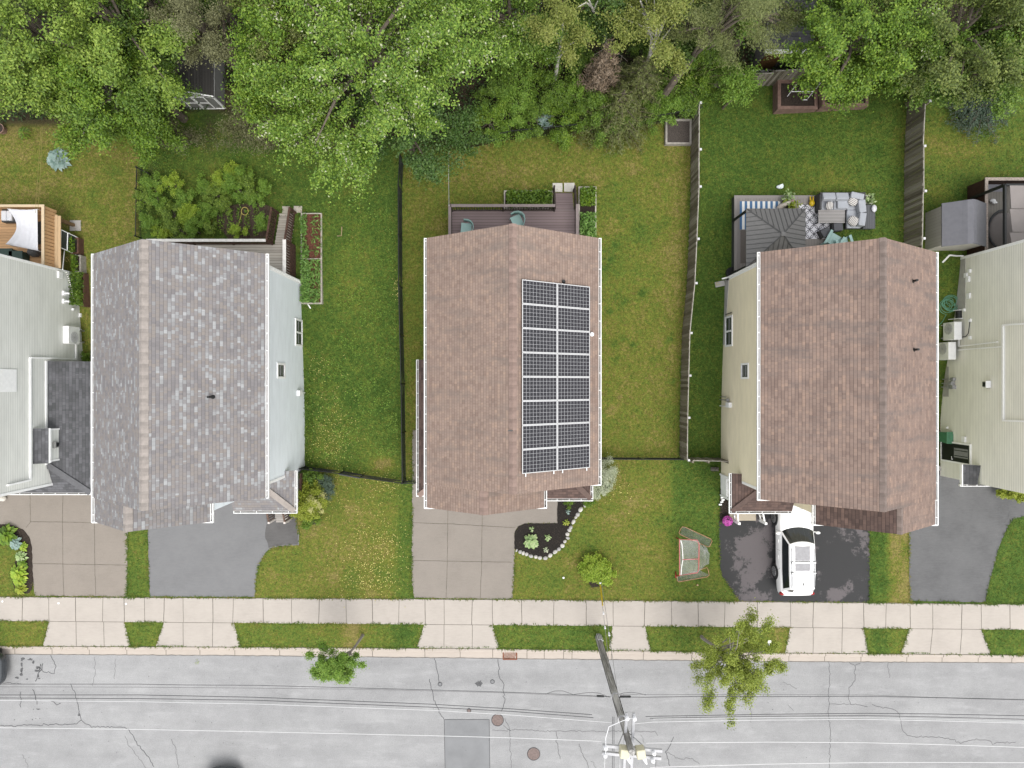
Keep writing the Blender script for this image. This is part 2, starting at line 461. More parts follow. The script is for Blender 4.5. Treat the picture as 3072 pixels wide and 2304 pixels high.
def RP(c, r, zx, zy, dz=.004): return TA(c, r, zx, zy, RZ + dz)
mb = MB()
xw0, xw1 = -40, 40
def lineY(x, p0, p1, h): 
    px = CX + x * FPX / (CAMH - h); return (CY - ycl(px, p0, p1)) * (CAMH - h) / FPX
nseg = 40
top = [(xw0 + (xw1 - xw0) * i / nseg, lineY(xw0 + (xw1 - xw0) * i / nseg, 1962, 1987, RZ) + .02, RZ) for i in range(nseg + 1)]
mb.add(top + [(p[0], -34, RZ) for p in top], [(i, nseg + 1 + i, nseg + 2 + i, i + 1) for i in range(nseg)], 0)
# saw-cut patch
mb.poly([RP(1, 3, 1630, 1240, .004), RP(1, 3, 2015, 1240, .004), RP(1, 3, 2022, 1800, .004), RP(1, 3, 1636, 1800, .004)][::-1], 2)
for L in ([(1630, 1240), (2015, 1240)], [(2015, 1240), (2022, 1800)], [(1626, 1240), (1636, 1800)]):
    ribbon(mb, [RP(1, 3, *p, .008) for p in L], .025, 1)
cracks = [
 (0, [(437, 685), (470, 740), (485, 790), (460, 835), (380, 830), (340, 790)], .03), (0, [(610, 930), (650, 1010), (665, 1090), (685, 1190), (702, 1245), (740, 1275), (790, 1300), (1090, 1308), (1130, 1345), (1190, 1460), (1260, 1530), (1330, 1650)], .03),
 (0, [(0, 1290), (140, 1292), (330, 1285), (560, 1282), (665, 1275), (702, 1245)], .03), (0, [(1000, 720), (990, 800), (990, 890)], .015), (0, [(815, 700), (822, 830), (800, 950)], .015),
 (0, [(1480, 1410), (1520, 1500), (1540, 1659)], .018), (0, [(0, 925), (180, 930)], .02), (0, [(175, 1000), (180, 1135)], .03), (0, [(280, 980), (310, 1050), (320, 1110)], .035), (0, [(440, 1080), (490, 1115), (525, 1098)], .035),
 (0, [(370, 755), (360, 800), (330, 850), (305, 910)], .04), (0, [(190, 1540), (225, 1600), (240, 1659)], .015), (0, [(1080, 1380), (1120, 1480), (1200, 1580), (1260, 1659)], .015),
 (1, [(1540, 695), (1560, 790), (1580, 920)], .03), (1, [(1500, 890), (1525, 1010), (1550, 1110), (1625, 1240)], .03), (1, [(2090, 720), (2098, 870), (2145, 940), (2140, 1020), (2150, 1090), (2120, 1170)], .03),
 (1, [(2150, 1230), (2190, 1320), (2205, 1659)], .018), (1, [(2040, 1330), (2205, 1335)], .015), (1, [(2135, 1290), (2205, 1340)], .015),
 (2, [(0, 1330), (380, 1340), (900, 1342), (1240, 1345), (1260, 1380)], .018), (2, [(380, 1340), (395, 1490), (415, 1580)], .022), (2, [(580, 1450), (600, 1520), (640, 1600), (660, 1659)], .022), (2, [(680, 1600), (730, 1659)], .015),
 (2, [(1395, 1390), (1370, 1460), (1330, 1520), (1345, 1570), (1365, 1640)], .03), (2, [(1330, 1530), (1450, 1580), (1560, 1580), (1620, 1625)], .018), (2, [(2055, 1060), (2065, 1180), (2065, 1270)], .012), (2, [(1110, 1370), (1140, 1440)], .015),
 (3, [(525, 745), (530, 850), (530, 960), (520, 1030), (530, 1100), (520, 1180), (540, 1330), (545, 1420), (530, 1500), (530, 1659)], .022), (3, [(700, 745), (755, 780), (800, 750)], .02), (3, [(755, 780), (750, 900), (705, 970), (700, 1050), (715, 1105), (860, 1130)], .022),
 (3, [(530, 1105), (600, 1110), (715, 1105)], .015), (3, [(900, 1110), (950, 1135), (1060, 1145), (1130, 1180), (1145, 1270), (1170, 1350), (1245, 1390), (1400, 1390), (1560, 1405), (1680, 1440), (1800, 1410), (1900, 1420), (1940, 1445), (2140, 1435)], .022),
 (3, [(1040, 745), (1040, 830), (1050, 880)], .015), (3, [(130, 915), (190, 935), (250, 975)], .015), (3, [(170, 1110), (220, 1165)], .015)]
for i, (c, L, w) in enumerate(cracks):
    ribbon(mb, wiggle([RP(c, 3, *p, .0045 + .0003 * (i % 9)) for p in L], .11, .028, i), w, 1)
# stains and broken patches
def blob(c, r, zx, zy, rx, ry, seed, m, dz, n=22, rg=.35):
    rr = random.Random(seed); cx, cy, _ = TA(c, r, zx, zy, RZ); k = 35.6 / FPX / 2.88; o = []
    for j in range(n):
        t = 2 * math.pi * j / n; s_ = 1 - rg * rr.random()
        o.append((cx + rx * k * s_ * math.cos(t), cy + ry * k * s_ * math.sin(t), RZ + dz))
    mb.poly(o, m)
blob(1, 3, 1925, 930, 42, 30, 3, 3, .005, 30, .5)
for i, (zx, zy, rx, ry) in enumerate(((190, 720, 14, 24), (186, 765, 12, 30), (188, 810, 14, 30), (184, 850, 16, 22), (150, 880, 22, 12), (205, 715, 14, 12), (265, 720, 30, 14), (290, 745, 12, 22), (325, 790, 24, 18), (320, 820, 30, 14), (345, 800, 10, 30), (350, 770, 9, 16), (330, 860, 12, 20),
        (235, 890, 14, 10), (340, 885, 16, 8), (330, 1150, 26, 8), (345, 1230, 6, 6), (125, 1242, 7, 6), (280, 1240, 8, 7), (310, 1230, 6, 6), (290, 1150, 6, 6), (685, 1200, 16, 18))):
    blob(0, 3, zx, zy, rx, ry, 40 + i, 3, .0046 + .0002 * i, 16, .6)
for i in range(150):
    blob(random.randrange(4), 3, random.uniform(0, 2212), random.uniform(740, 1640), random.uniform(2, 5), random.uniform(2, 5), 300 + i, 3, .009, 7, .5)
road = mb.build('road', [roadmat(), CRACK, PATCH, OILY])
tag(road, 'pale worn asphalt street with cracks and a square patch', 'road', kind='structure')

def concmat(name, c, joint=False, speck=.12, big=.12):
    m, nt, b = nm(name); t = NT(nt); v = t.coord()
    n1 = t.noise(v, .8, 5, .6); n2 = t.noise(v, 55, 3, .75); n4 = t.noise(t.scaled(v, (1, 4, 1)), 3, 5, .65)
    k = t.math('ADD', t.math('MULTIPLY', n1, .6), t.math('MULTIPLY', n4, .4))
    col = t.ramp(k, [(.32, mul(c, 1 - big)), (.5, c), (.68, mul(c, 1 + big * .7))])
    col = t.mix(1.0, col, t.ramp(n2, [(.25, 1 - speck), (.75, 1 + speck)]), 'MULTIPLY')
    st = t.noise(v, 2.3, 6, .75)
    col = t.mix(t.ramp(st, [(.62, 0.), (.8, .3)]), col, mul(c, .72))
    t.link(col, b.inputs['Base Color']); b.inputs['Roughness'].default_value = .9; b.inputs['Specular IOR Level'].default_value = .2
    t.bump(n2, .35, .008, b); return m
SIDEW = concmat('pale_concrete', srgb(216, 207, 197, .49), big=.11, speck=.08)
KERBM = concmat('kerb_concrete', srgb(220, 208, 196, .5), big=.09, speck=.08)
AGG = concmat('exposed_aggregate', srgb(180, 171, 161, .455), speck=.2, big=.1)
AGGA = concmat('exposed_aggregate_pinkish', srgb(181, 171, 160, .455), speck=.2, big=.1)
JOINT = mat('joint_dirt', (.085, .075, .06), .95, .5, 5)
# sidewalk slab
def swy(px, k): return np.interp(px, [0, 1536, 2304, 3072], [[1790, 1798.5, 1805, 1813], [1863, 1875.6, 1882, 1889.5]][k])
mb = MB(); tops = []; bots = []
for i in range(57):
    px = -500 + 4072 * i / 56.0
    tops.append(A(px, swy(px, 0), .02)); bots.append(A(px, swy(px, 1), .02))
n_ = len(tops)
mb.add(tops + bots + [(p[0], p[1], -.1) for p in tops + bots], [(i, n_ + i, n_ + i + 1, i + 1) for i in range(n_ - 1)] +
       [(2 * n_ + i, i, i + 1, 2 * n_ + i + 1) for i in range(n_ - 1)] + [(n_ + i, 3 * n_ + i, 3 * n_ + i + 1, n_ + i + 1) for i in range(n_ - 1)], 0)
sj = [68, 146, 226, 309, 372, 433, 493, 549, 638, 700, 789, 874, 958, 1038, 1117, 1197.5, 1275, 1332, 1417, 1477, 1564.5, 1662, 1758, 1839, 1934.6, 2014, 2094, 2175, 2272, 2371.7, 2440.5, 2527, 2591, 2659, 2730, 2798, 2886, 2943.6, 3029.7, -40, -120, 3110, 3200]
for i, px in enumerate(sj):
    ribbon(mb, wiggle([A(px, swy(px, 0), .024), A(px + (1 if i % 3 else -2), swy(px, 1), .024)], .3, .004, i), .022 if i % 2 else .03, 1)
ribbon(mb, wiggle([A(p, swy(p, 0) + 1, .0235) for p in range(-300, 3400, 100)], .25, .01, 5), .03, 1)
tag(mb.build('sidewalk', [SIDEW, JOINT]), 'pale concrete sidewalk of square slabs along the street', 'sidewalk', kind='structure')
# driveway aprons across the grass verge
def kby(px): return np.interp(px, [0, 768, 1536, 2304, 3072], [1937.5, 1940.5, 1946, 1957.5, 1964.5])
APR = [((146, 372), (129, 392), [(228, 229), (311, 312.5)]), ((492, 701), (467, 722), [(549, 550), (638, 637.5)]), ((1273, 1478), (1250, 1499), [(1332, 1332), (1417, 1416.6)]),
       ((1838, 1935), (1826, 1954), []), ((2371, 2591.5), (2356, 2606), [(2440, 2439), (2527, 2525)]), ((2728, 2944), (2703, 2975), [(2798, 2790), (2886, 2880)])]
APOLY = []
names_ = ['first driveway from the left', 'light grey driveway', 'concrete driveway below the solar house', 'narrow walk beside the utility pole', 'black driveway with the white car', 'grey driveway at the right edge']
for i, ((t0, t1), (b0, b1), js) in enumerate(APR):
    mb = MB(); q = [A(t0, swy(t0, 1) - .5, .016), A(b0, kby(b0), .016), A(b1, kby(b1), .016), A(t1, swy(t1, 1) - .5, .016)]
    q = [tuple(p) for p in q]; APOLY.append(q); mb.prism([p[:2] for p in q], -.1, .016)
    for a, b_ in js: ribbon(mb, wiggle([A(a, swy(a, 1), .02), A(b_, kby(b_), .02)], .3, .004, i), .024, 1)
    ribbon(mb, [A(t0, swy(t0, 1), .0245), A(t1, swy(t1, 1), .0245)], .02, 1)
    tag(mb.build('driveway_apron', [SIDEW, JOINT]), 'concrete apron of the ' + names_[i], 'apron', kind='structure')
# kerb: a raised back strip, a rounded face and a flat gutter pan
mb = MB(); prof = [(0, .0), (.02, .02), (.13, .02), (.17, -.0), (.2, -.105), (.52, -.115)]
sec = []
pxs = [-500 + 4072 * i / 70 for i in range(71)]
for px in pxs:
    x0, y0, _ = A(px, np.interp(px, [0, 768, 1536, 2304, 3072], [1938.5, 1941.5, 1947, 1958.5, 1965.5]), 0)
    x1, y1, _ = A(px, np.interp(px, [0, 768, 1536, 2304, 3072], [1962.5, 1966.5, 1975.5, 1984, 1988]), RZ)
    w = y0 - y1
    sec.append([(x0, y0 - d / .52 * w, z) for d, z in prof])
K = len(prof)
mb.add([p for s_ in sec for p in s_], [(i * K + j, i * K + j + 1, (i + 1) * K + j + 1, (i + 1) * K + j) for i in range(len(sec) - 1) for j in range(K - 1)], 0)
for i, px in enumerate([152, 264, 377, 495, 597, 702, 837, 960, 1116, 1274, 1380, 1478, 1581, 1633, 1691, 1716.5, 1835, 1931, 2076.6, 2230, 2369, 2476.6, 2586, 2724, 2830, 2938.7, 40, 3040]):
    x0, y0, _ = A(px, np.interp(px, [0, 768, 1536, 2304, 3072], [1938.5, 1941.5, 1947, 1958.5, 1965.5]), 0)
    x1, y1, _ = A(px, np.interp(px, [0, 768, 1536, 2304, 3072], [1962.5, 1966.5, 1975.5, 1984, 1988]), RZ)
    w = y0 - y1
    ribbon(mb, [(x0 + .0005 * d, y0 - d / .52 * w, z + .004) for d, z in prof], .026, 1)
ribbon(mb, [(s_[4][0], s_[4][1] + .012, s_[4][2] + .006) for s_ in sec], .02, 2)
ribbon(mb, wiggle([(s_[0][0], s_[0][1], s_[0][2] + .012) for s_ in sec], .2, .008, 9), .035, 1)
ribbon(mb, wiggle([(s_[5][0], s_[5][1] + .005, s_[5][2] + .005) for s_ in sec], .2, .008, 8), .04, 2)
tag(mb.build('kerb', [KERBM, JOINT, mat('kerb_dirt', (.13, .12, .105), .95, .4, 4)]), 'pale concrete kerb and gutter pan along the lawn verge', 'kerb', kind='structure')

# ---- driveways
def tilepoly(L, dz): return [T(*p, dz) for p in L]
DZ = .014
def driveway(L, mats_, label, joints=(), seed=0, jw=.022, extra=None):
    pts = rough([Vector(p) for p in L], .25, .012, seed); mb = MB()
    mb.add([(p[0], p[1], p[2]) for p in pts], [tuple(range(len(pts)))], 0)
    mb.add([(p[0], p[1], p[2]) for p in pts] + [(p[0], p[1], p[2] - .12) for p in pts], [(i, len(pts) + i, len(pts) + (i + 1) % len(pts), (i + 1) % len(pts)) for i in range(len(pts))], 0)
    for i, J in enumerate(joints): ribbon(mb, wiggle(J, .3, .005, i), jw, 1)
    if extra: extra(mb)
    o = mb.build('driveway', mats_); tag(o, label, 'driveway', kind='structure')
    return [tuple(p) for p in L]
PAVE = list(APOLY)
def tj(c, r, *L): return [T(c, r, a, b, DZ + .005) for a, b in L]
PAVE.append(driveway(tilepoly([(0, 2, -260, 860), (0, 2, 1000, 860), (0, 2, 1103, 1000), (0, 2, 1103, 1260), (0, 3, 1095, 178), (0, 3, 300, 172), (0, 3, 285, 60), (0, 2, 280, 1659), (0, 2, 272, 1400), (0, 2, 248, 1320), (0, 2, 195, 1255), (0, 2, 110, 1222), (0, 2, 0, 1213), (0, 2, -260, 1213)], DZ), [AGGA, JOINT],
    'pinkish exposed aggregate driveway at the left edge', [tj(0, 2, (260, 860), (262, 1195)), tj(0, 2, (262, 1190), (545, 1192), (810, 1200)), tj(0, 2, (545, 860), (540, 1192), (545, 1659)), tj(0, 3, (545, 0), (553, 175)), tj(0, 2, (815, 1200), (820, 1659)), tj(0, 3, (822, 0), (828, 178)), tj(0, 2, (285, 1552), (1098, 1565)), tj(0, 2, (262, 1195), (225, 1240))], 1))
NEWASP = concmat('smooth_grey_asphalt', srgb(160, 160, 161, .43), speck=.12, big=.12)
OLDASP = concmat('weathered_asphalt', srgb(130, 128, 127, .42), speck=.22, big=.22)
PAVE.append(driveway(tilepoly([(0, 2, 1275, 1150), (0, 2, 1285, 1659), (0, 3, 1295, 178), (0, 3, 2200, 182), (1, 2, 5, 1659), (1, 2, 30, 1560), (1, 2, 60, 1490), (1, 2, 100, 1440), (1, 2, 160, 1412), (1, 2, 260, 1400), (1, 2, 370, 1392), (1, 2, 372, 1300), (1, 2, 350, 1180), (1, 2, 350, 1020), (0, 2, 1275, 1000)], DZ), [NEWASP, OLDASP, JOINT],
    'smooth light grey asphalt driveway before the grey roofed house', (), 2, extra=lambda mb: mb.poly([Vector(p) + Vector((0, 0, .004)) for p in rough([Vector(q) for q in tilepoly([(1, 2, 90, 1040), (1, 2, 348, 1040), (1, 2, 348, 1180), (1, 2, 366, 1300), (1, 2, 364, 1385), (1, 2, 200, 1395), (1, 2, 110, 1415), (1, 2, 80, 1330), (1, 2, 95, 1200)], DZ)], .25, .05, 4)], 1)))
PAVE.append(driveway(tilepoly([(1, 2, 1350, 395), (1, 2, 1450, 395), (1, 2, 1800, 900), (2, 2, 100, 860), (2, 2, 395, 920), (2, 2, 395, 1203), (2, 2, 110, 1205), (2, 2, 55, 1228), (2, 2, 26, 1270), (2, 2, 18, 1659), (2, 3, 5, 200), (1, 3, 1368, 190), (1, 3, 1345, 60), (1, 2, 1345, 1500), (1, 2, 1350, 840)], DZ), [AGG, JOINT],
    'grey concrete driveway of large panels below the solar house', [tj(1, 2, (1660, 1000), (1650, 1659)), tj(1, 3, (1650, 0), (1642, 190)), tj(1, 2, (1955, 1100), (1948, 1659)), tj(1, 3, (1945, 0), (1937, 190)), tj(1, 2, (1343, 1198), (1700, 1210), (2212, 1240)), tj(2, 2, (0, 1240), (30, 1240)), tj(1, 2, (1343, 1525), (2212, 1540)), tj(1, 2, (1352, 840), (1450, 845))], 3))
def sealmat():
    m, nt, b = nm('sealed_black_asphalt'); t = NT(nt); v = t.coord()
    n1 = t.noise(v, .42, 2, .5); n2 = t.noise(v, 2.6, 8, .8); n3 = t.noise(v, 55, 3, .7)
    k = t.math('ADD', t.math('MULTIPLY', n1, .95), t.math('MULTIPLY', n2, .55))
    msk = t.ramp(k, [(.79, 0.), (.84, 1.)])
    c = t.mix(msk, (.017, .017, .018), srgb(117, 110, 112, .46))
    c = t.mix(1.0, c, t.ramp(n3, [(.25, .8), (.75, 1.25)]), 'MULTIPLY')
    t.link(c, b.inputs['Base Color']); b.inputs['Roughness'].default_value = .8; t.bump(n3, .4, .01, b); return m
PAVE.append(driveway(tilepoly([(2, 2, 1788, 1190), (2, 2, 1788, 1430), (2, 2, 1795, 1560), (2, 2, 1815, 1659), (2, 3, 1825, 15), (2, 3, 1862, 75), (2, 3, 1912, 150), (2, 3, 1968, 217), (3, 3, 878, 228), (3, 2, 880, 1659), (3, 2, 880, 1100), (2, 2, 2180, 1000), (2, 2, 1860, 1050), (2, 2, 1830, 1190)], DZ), [sealmat(), JOINT],
    'black sealed asphalt driveway with worn grey patches under the white car', (), 4))
GREYASP = concmat('grey_streaky_asphalt', srgb(134, 134, 135, .44), speck=.16, big=.2)
PAVE.append(driveway(tilepoly([(3, 2, 1218, 1150), (3, 2, 1220, 1659), (3, 3, 1228, 215), (3, 3, 1880, 228), (3, 3, 1925, 0), (3, 2, 1930, 1659), (3, 2, 2000, 1400), (3, 2, 2050, 1290), (3, 2, 2085, 1212), (3, 2, 2130, 1163), (3, 2, 2212, 1142), (3, 2, 2500, 1140), (3, 2, 2500, 800), (3, 2, 1480, 700), (3, 2, 1300, 900)], DZ), [GREYASP, mat('asphalt_mend', (.09, .09, .092), .9, .2)],
    'grey patched asphalt driveway at the right edge', (), 5, extra=lambda mb: ribbon(mb, [T(3, 2, 2040 + 45 * math.cos(a) * (1.1 if math.sin(a) > 0 else .9), 1120 - 74 * math.sin(a), DZ + .005) for a in [i * math.pi / 12 for i in range(25)]], .06, 1)))
# porch slab and side path, mulch beds
MUL = []
def bed(name, L, label, m=MULCH, h=.05, seed=0):
    pts = rough([Vector(p) for p in tilepoly(L, h)], .15, .03, seed); mb = MB()
    mb.add([tuple(p) for p in pts] + [(p[0], p[1], p[2] - .2) for p in pts], [tuple(range(len(pts)))] + [(i, len(pts) + i, len(pts) + (i + 1) % len(pts), (i + 1) % len(pts)) for i in range(len(pts))], 0)
    rr = random.Random(seed); xs_ = [p[0] for p in pts]; ys_ = [p[1] for p in pts]; z = pts[0][2]
    poly_ = [(p[0], p[1]) for p in pts]; k = 0
    while k < 900:                                # loose bark chips
        x, y = rr.uniform(min(xs_), max(xs_)), rr.uniform(min(ys_), max(ys_)); k += 1
        if inpoly(np.array([x]), np.array([y]), poly_)[0]:
            a = rr.uniform(0, 6.3); dx, dy = .03 * math.cos(a), .03 * math.sin(a)
            mb.add([(x - dx, y - dy, z + .004), (x + dy * .4, y - dx * .4, z + .012), (x + dx, y + dy, z + .02 + rr.random() * .02), (x - dy * .4, y + dx * .4, z + .012)], [(0, 1, 2, 3)], 1)
    o = mb.build(name, [m, mat('bark_chips', (.05, .038, .03), .9, .6, 30)]); tag(o, label, 'planting bed', kind='structure'); PAVE.append([tuple(p) for p in tilepoly(L, h)]); return o
bed('planting_bed', [(2, 2, 395, 985), (2, 2, 660, 985), (2, 2, 640, 1040), (2, 2, 590, 1085), (2, 2, 545, 1150), (2, 2, 505, 1240), (2, 2, 480, 1330), (2, 2, 435, 1400), (2, 2, 372, 1455), (2, 2, 287, 1505), (2, 2, 205, 1492), (2, 2, 125, 1470), (2, 2, 40, 1440), (2, 2, 20, 1420), (2, 2, 26, 1275), (2, 2, 55, 1230), (2, 2, 110, 1207), (2, 2, 395, 1205)], 'black mulch bed with a stone edge beside the concrete driveway', seed=3)
bed('planting_bed', [(2, 2, 1800, 915), (2, 2, 1890, 960), (2, 2, 1890, 1190), (2, 2, 1795, 1190)], 'narrow black mulch strip beside the cream house porch', seed=5)
bed('planting_bed', [(0, 2, 0, 1215), (0, 2, 110, 1224), (0, 2, 195, 1258), (0, 2, 248, 1322), (0, 2, 270, 1400), (0, 2, 280, 1659), (0, 3, 285, 60), (0, 3, 270, 120), (0, 3, 245, 150), (0, 3, 130, 140), (0, 2, 90, 1620), (0, 2, 190, 1430), (0, 2, 60, 1390), (0, 2, -60, 1380), (0, 2, -60, 1213)], 'curved dark mulch bed at the left edge driveway', m=SOIL, seed=6)
bed('planting_bed', [(0, 1, 1870, 120), (0, 1, 2212, 90), (0, 1, 2330, 120), (0, 1, 2330, 400), (0, 1, 1990, 420), (0, 1, 1880, 300)], 'bare brown vegetable bed behind the grey roofed house', m=mat('brown_soil', (.06, .042, .03), .95, .4, 9, .8, 30), seed=7)
bed('planting_bed', [(2, 3, 600, -60), (2, 3, 640, -120), (2, 3, 830, -130), (2, 3, 880, -40), (2, 3, 790, 90), (2, 3, 690, 100)], 'round soil patch under the lime shrub on the front lawn', m=SOIL, seed=8)
# far side of the soil floor under the wood: leaf litter is in the lawn sheet's own soil colour

# ---- grass blades and clover on the lawns, dandelions
HOUSEPX = [(285, 760, 915, 1560), (1235, 690, 1800, 1500), (2165, 740, 2812, 1500), (2830, 700, 3072, 1500), (0, 760, 275, 1480)]
def scatter(n, box, seed):
    r = np.random.default_rng(seed); px = r.uniform(box[0], box[2], n); py = r.uniform(box[1], box[3], n)
    h = np.zeros(n)
    for _ in range(5):
        x = (px - CX) * (CAMH - h) / FPX; y = (CY - py) * (CAMH - h) / FPX
        h = (.8 + .9 * ss(12, 21, x)) * ss(-3, 7.5, y)
    return px, py, x, y, h, r
px, py, x, y, h, r = scatter(230000, (-20, 240, 3092, 1945), 5)
lu = lushmap(px, py)
ok = (py > lerpline(SOILLINE, px) + 4) & ~((py > swy(px, 0)) & (py < swy(px, 1)))
for b_ in HOUSEPX: ok &= ~((px > b_[0]) & (px < b_[2]) & (py > b_[1]) & (py < b_[3]))
for q in PAVE: ok &= ~inpoly(x, y, q)
ok &= r.random(len(px)) < .35 + .65 * lu
x, y, h, lu = x[ok], y[ok], h[ok], lu[ok]; n = len(x)
# a ragged fringe where the turf meets pavement
fx, fy_ = [], []
edges = [(q[i], q[(i + 1) % len(q)]) for q in PAVE for i in range(len(q))] + [(tops[i], tops[i + 1]) for i in range(len(tops) - 1)] + [(bots[i], bots[i + 1]) for i in range(len(bots) - 1)] + [(sec[i][0], sec[i + 1][0]) for i in range(len(sec) - 1)]
for a_, b_ in edges:
    Le = math.hypot(b_[0] - a_[0], b_[1] - a_[1]); k_ = int(Le * 70); u_ = r.random(k_); fx.append(a_[0] + (b_[0] - a_[0]) * u_ + r.normal(size=k_) * .03); fy_.append(a_[1] + (b_[1] - a_[1]) * u_ + r.normal(size=k_) * .03)
fx = np.concatenate(fx); fy_ = np.concatenate(fy_); hz = (.8 + .9 * ss(12, 21, fx)) * ss(-3, 7.5, fy_)
qx, qy = CX + fx * FPX / CAMH, CY - fy_ * FPX / CAMH; lawnok = np.zeros(len(fx), bool)
for du, dv in ((9, 0), (-9, 0), (0, 9), (0, -9)):        # keep those with open turf on one side
    o_ = ~((qy + dv > swy(qx + du, 0)) & (qy + dv < swy(qx + du, 1))) & (qy + dv < kby(qx + du))
    for q in PAVE: o_ &= ~inpoly((qx + du - CX) * CAMH / FPX, (CY - qy - dv) * CAMH / FPX, q)
    lawnok |= o_
for b_ in HOUSEPX: lawnok &= ~((qx > b_[0] + 12) & (qx < b_[2] - 12) & (qy > b_[1]) & (qy < b_[3] - 70))
lawnok &= r.random(len(fx)) < .25 + .75 * np.clip(np.sin(fx * 3.1) * np.sin(fy_ * 2.3) + .5, 0, 1)
x = np.concatenate([x, fx[lawnok]]); y = np.concatenate([y, fy_[lawnok]]); h = np.concatenate([h, hz[lawnok] + .02]); lu = np.concatenate([lu, np.clip(lushmap(qx[lawnok], qy[lawnok]) + .15, 0, 1)]); n = len(x)
a = r.uniform(0, 2 * np.pi, n); L = r.uniform(.05, .14, n) * (.7 + .6 * lu); w = r.uniform(.01, .024, n)
up = r.uniform(.25, .9, n)
V = np.empty((n, 3, 3))
V[:, 0] = np.stack([x - w * np.sin(a), y + w * np.cos(a), h + .002], -1)
V[:, 1] = np.stack([x + w * np.sin(a), y - w * np.cos(a), h + .002], -1)
V[:, 2] = np.stack([x + L * np.cos(a), y + L * np.sin(a), h + L * up], -1)
gr = quick_mesh('grass', V.reshape(-1, 3), np.arange(n * 3).reshape(-1, 3), grassmat('grass_blades', True), attrs={'lush': np.repeat(lu, 3), 'soil': np.zeros(n * 3)})
tag(gr, 'short green and straw coloured grass blades on the lawns', 'grass', kind='stuff')
clusters = [(1, 2, 640, 330, 130, 240, 330), (1, 2, 620, 520, 120, 130, 170), (1, 2, 1090, 850, 130, 70, 150), (1, 2, 1010, 1500, 170, 150, 420), (1, 3, 980, 60, 140, 70, 220), (1, 2, 1120, 1330, 110, 90, 110), (1, 1, 530, 1490, 50, 50, 60), (1, 1, 1215, 840, 18, 70, 45), (1, 2, 680, 980, 130, 140, 70), (1, 2, 900, 1130, 180, 140, 90), (2, 2, 930, 920, 60, 100, 40)]
vs = []; fs = []
rr = np.random.default_rng(21)
for c, r_, zx, zy, sx, sy, k in clusters:
    for _ in range(k):
        qx, qy = tp(c, r_, zx + rr.normal() * sx, zy + rr.normal() * sy)
        if c == 1 and qx > 1228: continue
        p = P(qx, qy, .07)
        if any(inpoly(np.array([p[0]]), np.array([p[1]]), q)[0] for q in PAVE): continue
        s_ = rr.uniform(.009, .026); b = len(vs)
        vs += [(p[0] + s_ * math.cos(t), p[1] + s_ * math.sin(t), p[2] + .01 * math.sin(t + s_ * 99)) for t in np.arange(6) * np.pi / 3] + [(p[0], p[1], p[2] + .015), (p[0], p[1], p[2] - .06)]
        fs += [(b + i, b + (i + 1) % 6, b + 6) for i in range(6)] + [(b, b + 3, b + 7)]
tag(quick_mesh('dandelion_flowers', np.array(vs), np.array(fs), mat('dandelion_yellow', (.5, .44, .15), .7, .35, 3)), 'yellow dandelion flowers scattered over the lawns', 'flowers', kind='stuff')

# ================================================================ HOUSES
SH_BROWN = shingle('brown_shingles', [(.12, srgb(160, 138, 126, .53)), (.4, srgb(170, 148, 136, .53)), (.62, srgb(176, 154, 141, .53)), (.9, srgb(187, 161, 144, .53))], bw=.2, patch=.07, line=.6, streak=srgb(144, 133, 126, .5))
SH_BROWN2 = shingle('red_brown_shingles', [(.12, srgb(153, 132, 122, .53)), (.4, srgb(165, 143, 132, .53)), (.62, srgb(171, 148, 136, .53)), (.9, srgb(185, 158, 142, .53))], bw=.27, patch=.08, line=.52, streak=srgb(134, 125, 121, .5))
SH_GREY = shingle('mixed_grey_shingles', [(.1, srgb(150, 146, 147, .5)), (.3, srgb(158, 154, 155, .5)), (.46, srgb(168, 160, 154, .5)), (.6, srgb(162, 157, 157, .5)), (.72, srgb(174, 174, 175, .5)), (.84, srgb(186, 187, 188, .5)), (.95, srgb(199, 200, 201, .5))], bw=.27, patch=.04, line=.74)
SH_DARK = shingle('dark_grey_shingles', [(.12, srgb(104, 105, 107, .5)), (.45, srgb(116, 116, 119, .5)), (.9, srgb(134, 134, 138, .5))], patch=.12, line=.75)
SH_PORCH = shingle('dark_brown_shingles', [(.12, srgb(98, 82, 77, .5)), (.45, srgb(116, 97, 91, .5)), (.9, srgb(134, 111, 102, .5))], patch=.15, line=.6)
CAP_BROWN = mat('brown_ridge_shingle', srgb(172, 148, 137, .5), .9, .12, 5, .4, 60)
CAP_BROWN2 = mat('worn_ridge_shingle', srgb(154, 137, 129, .5), .9, .3, 3, .4, 60)
CAP_GREY = mat('beige_ridge_shingle', srgb(186, 176, 168, .52), .9, .14, 4, .4, 60)
S_BLUE = siding('pale_blue_siding', (.74, .79, .82), .1)
S_CREAM = siding('cream_siding', (.80, .73, .545), .105)
S_SAGE = siding('sage_grey_siding', (.655, .66, .62), .108)
S_SAGE2 = siding('sage_beige_siding', (.73, .72, .645), .108)
S_BROWNW = siding('tan_siding', srgb(190, 176, 160, .6), .11)

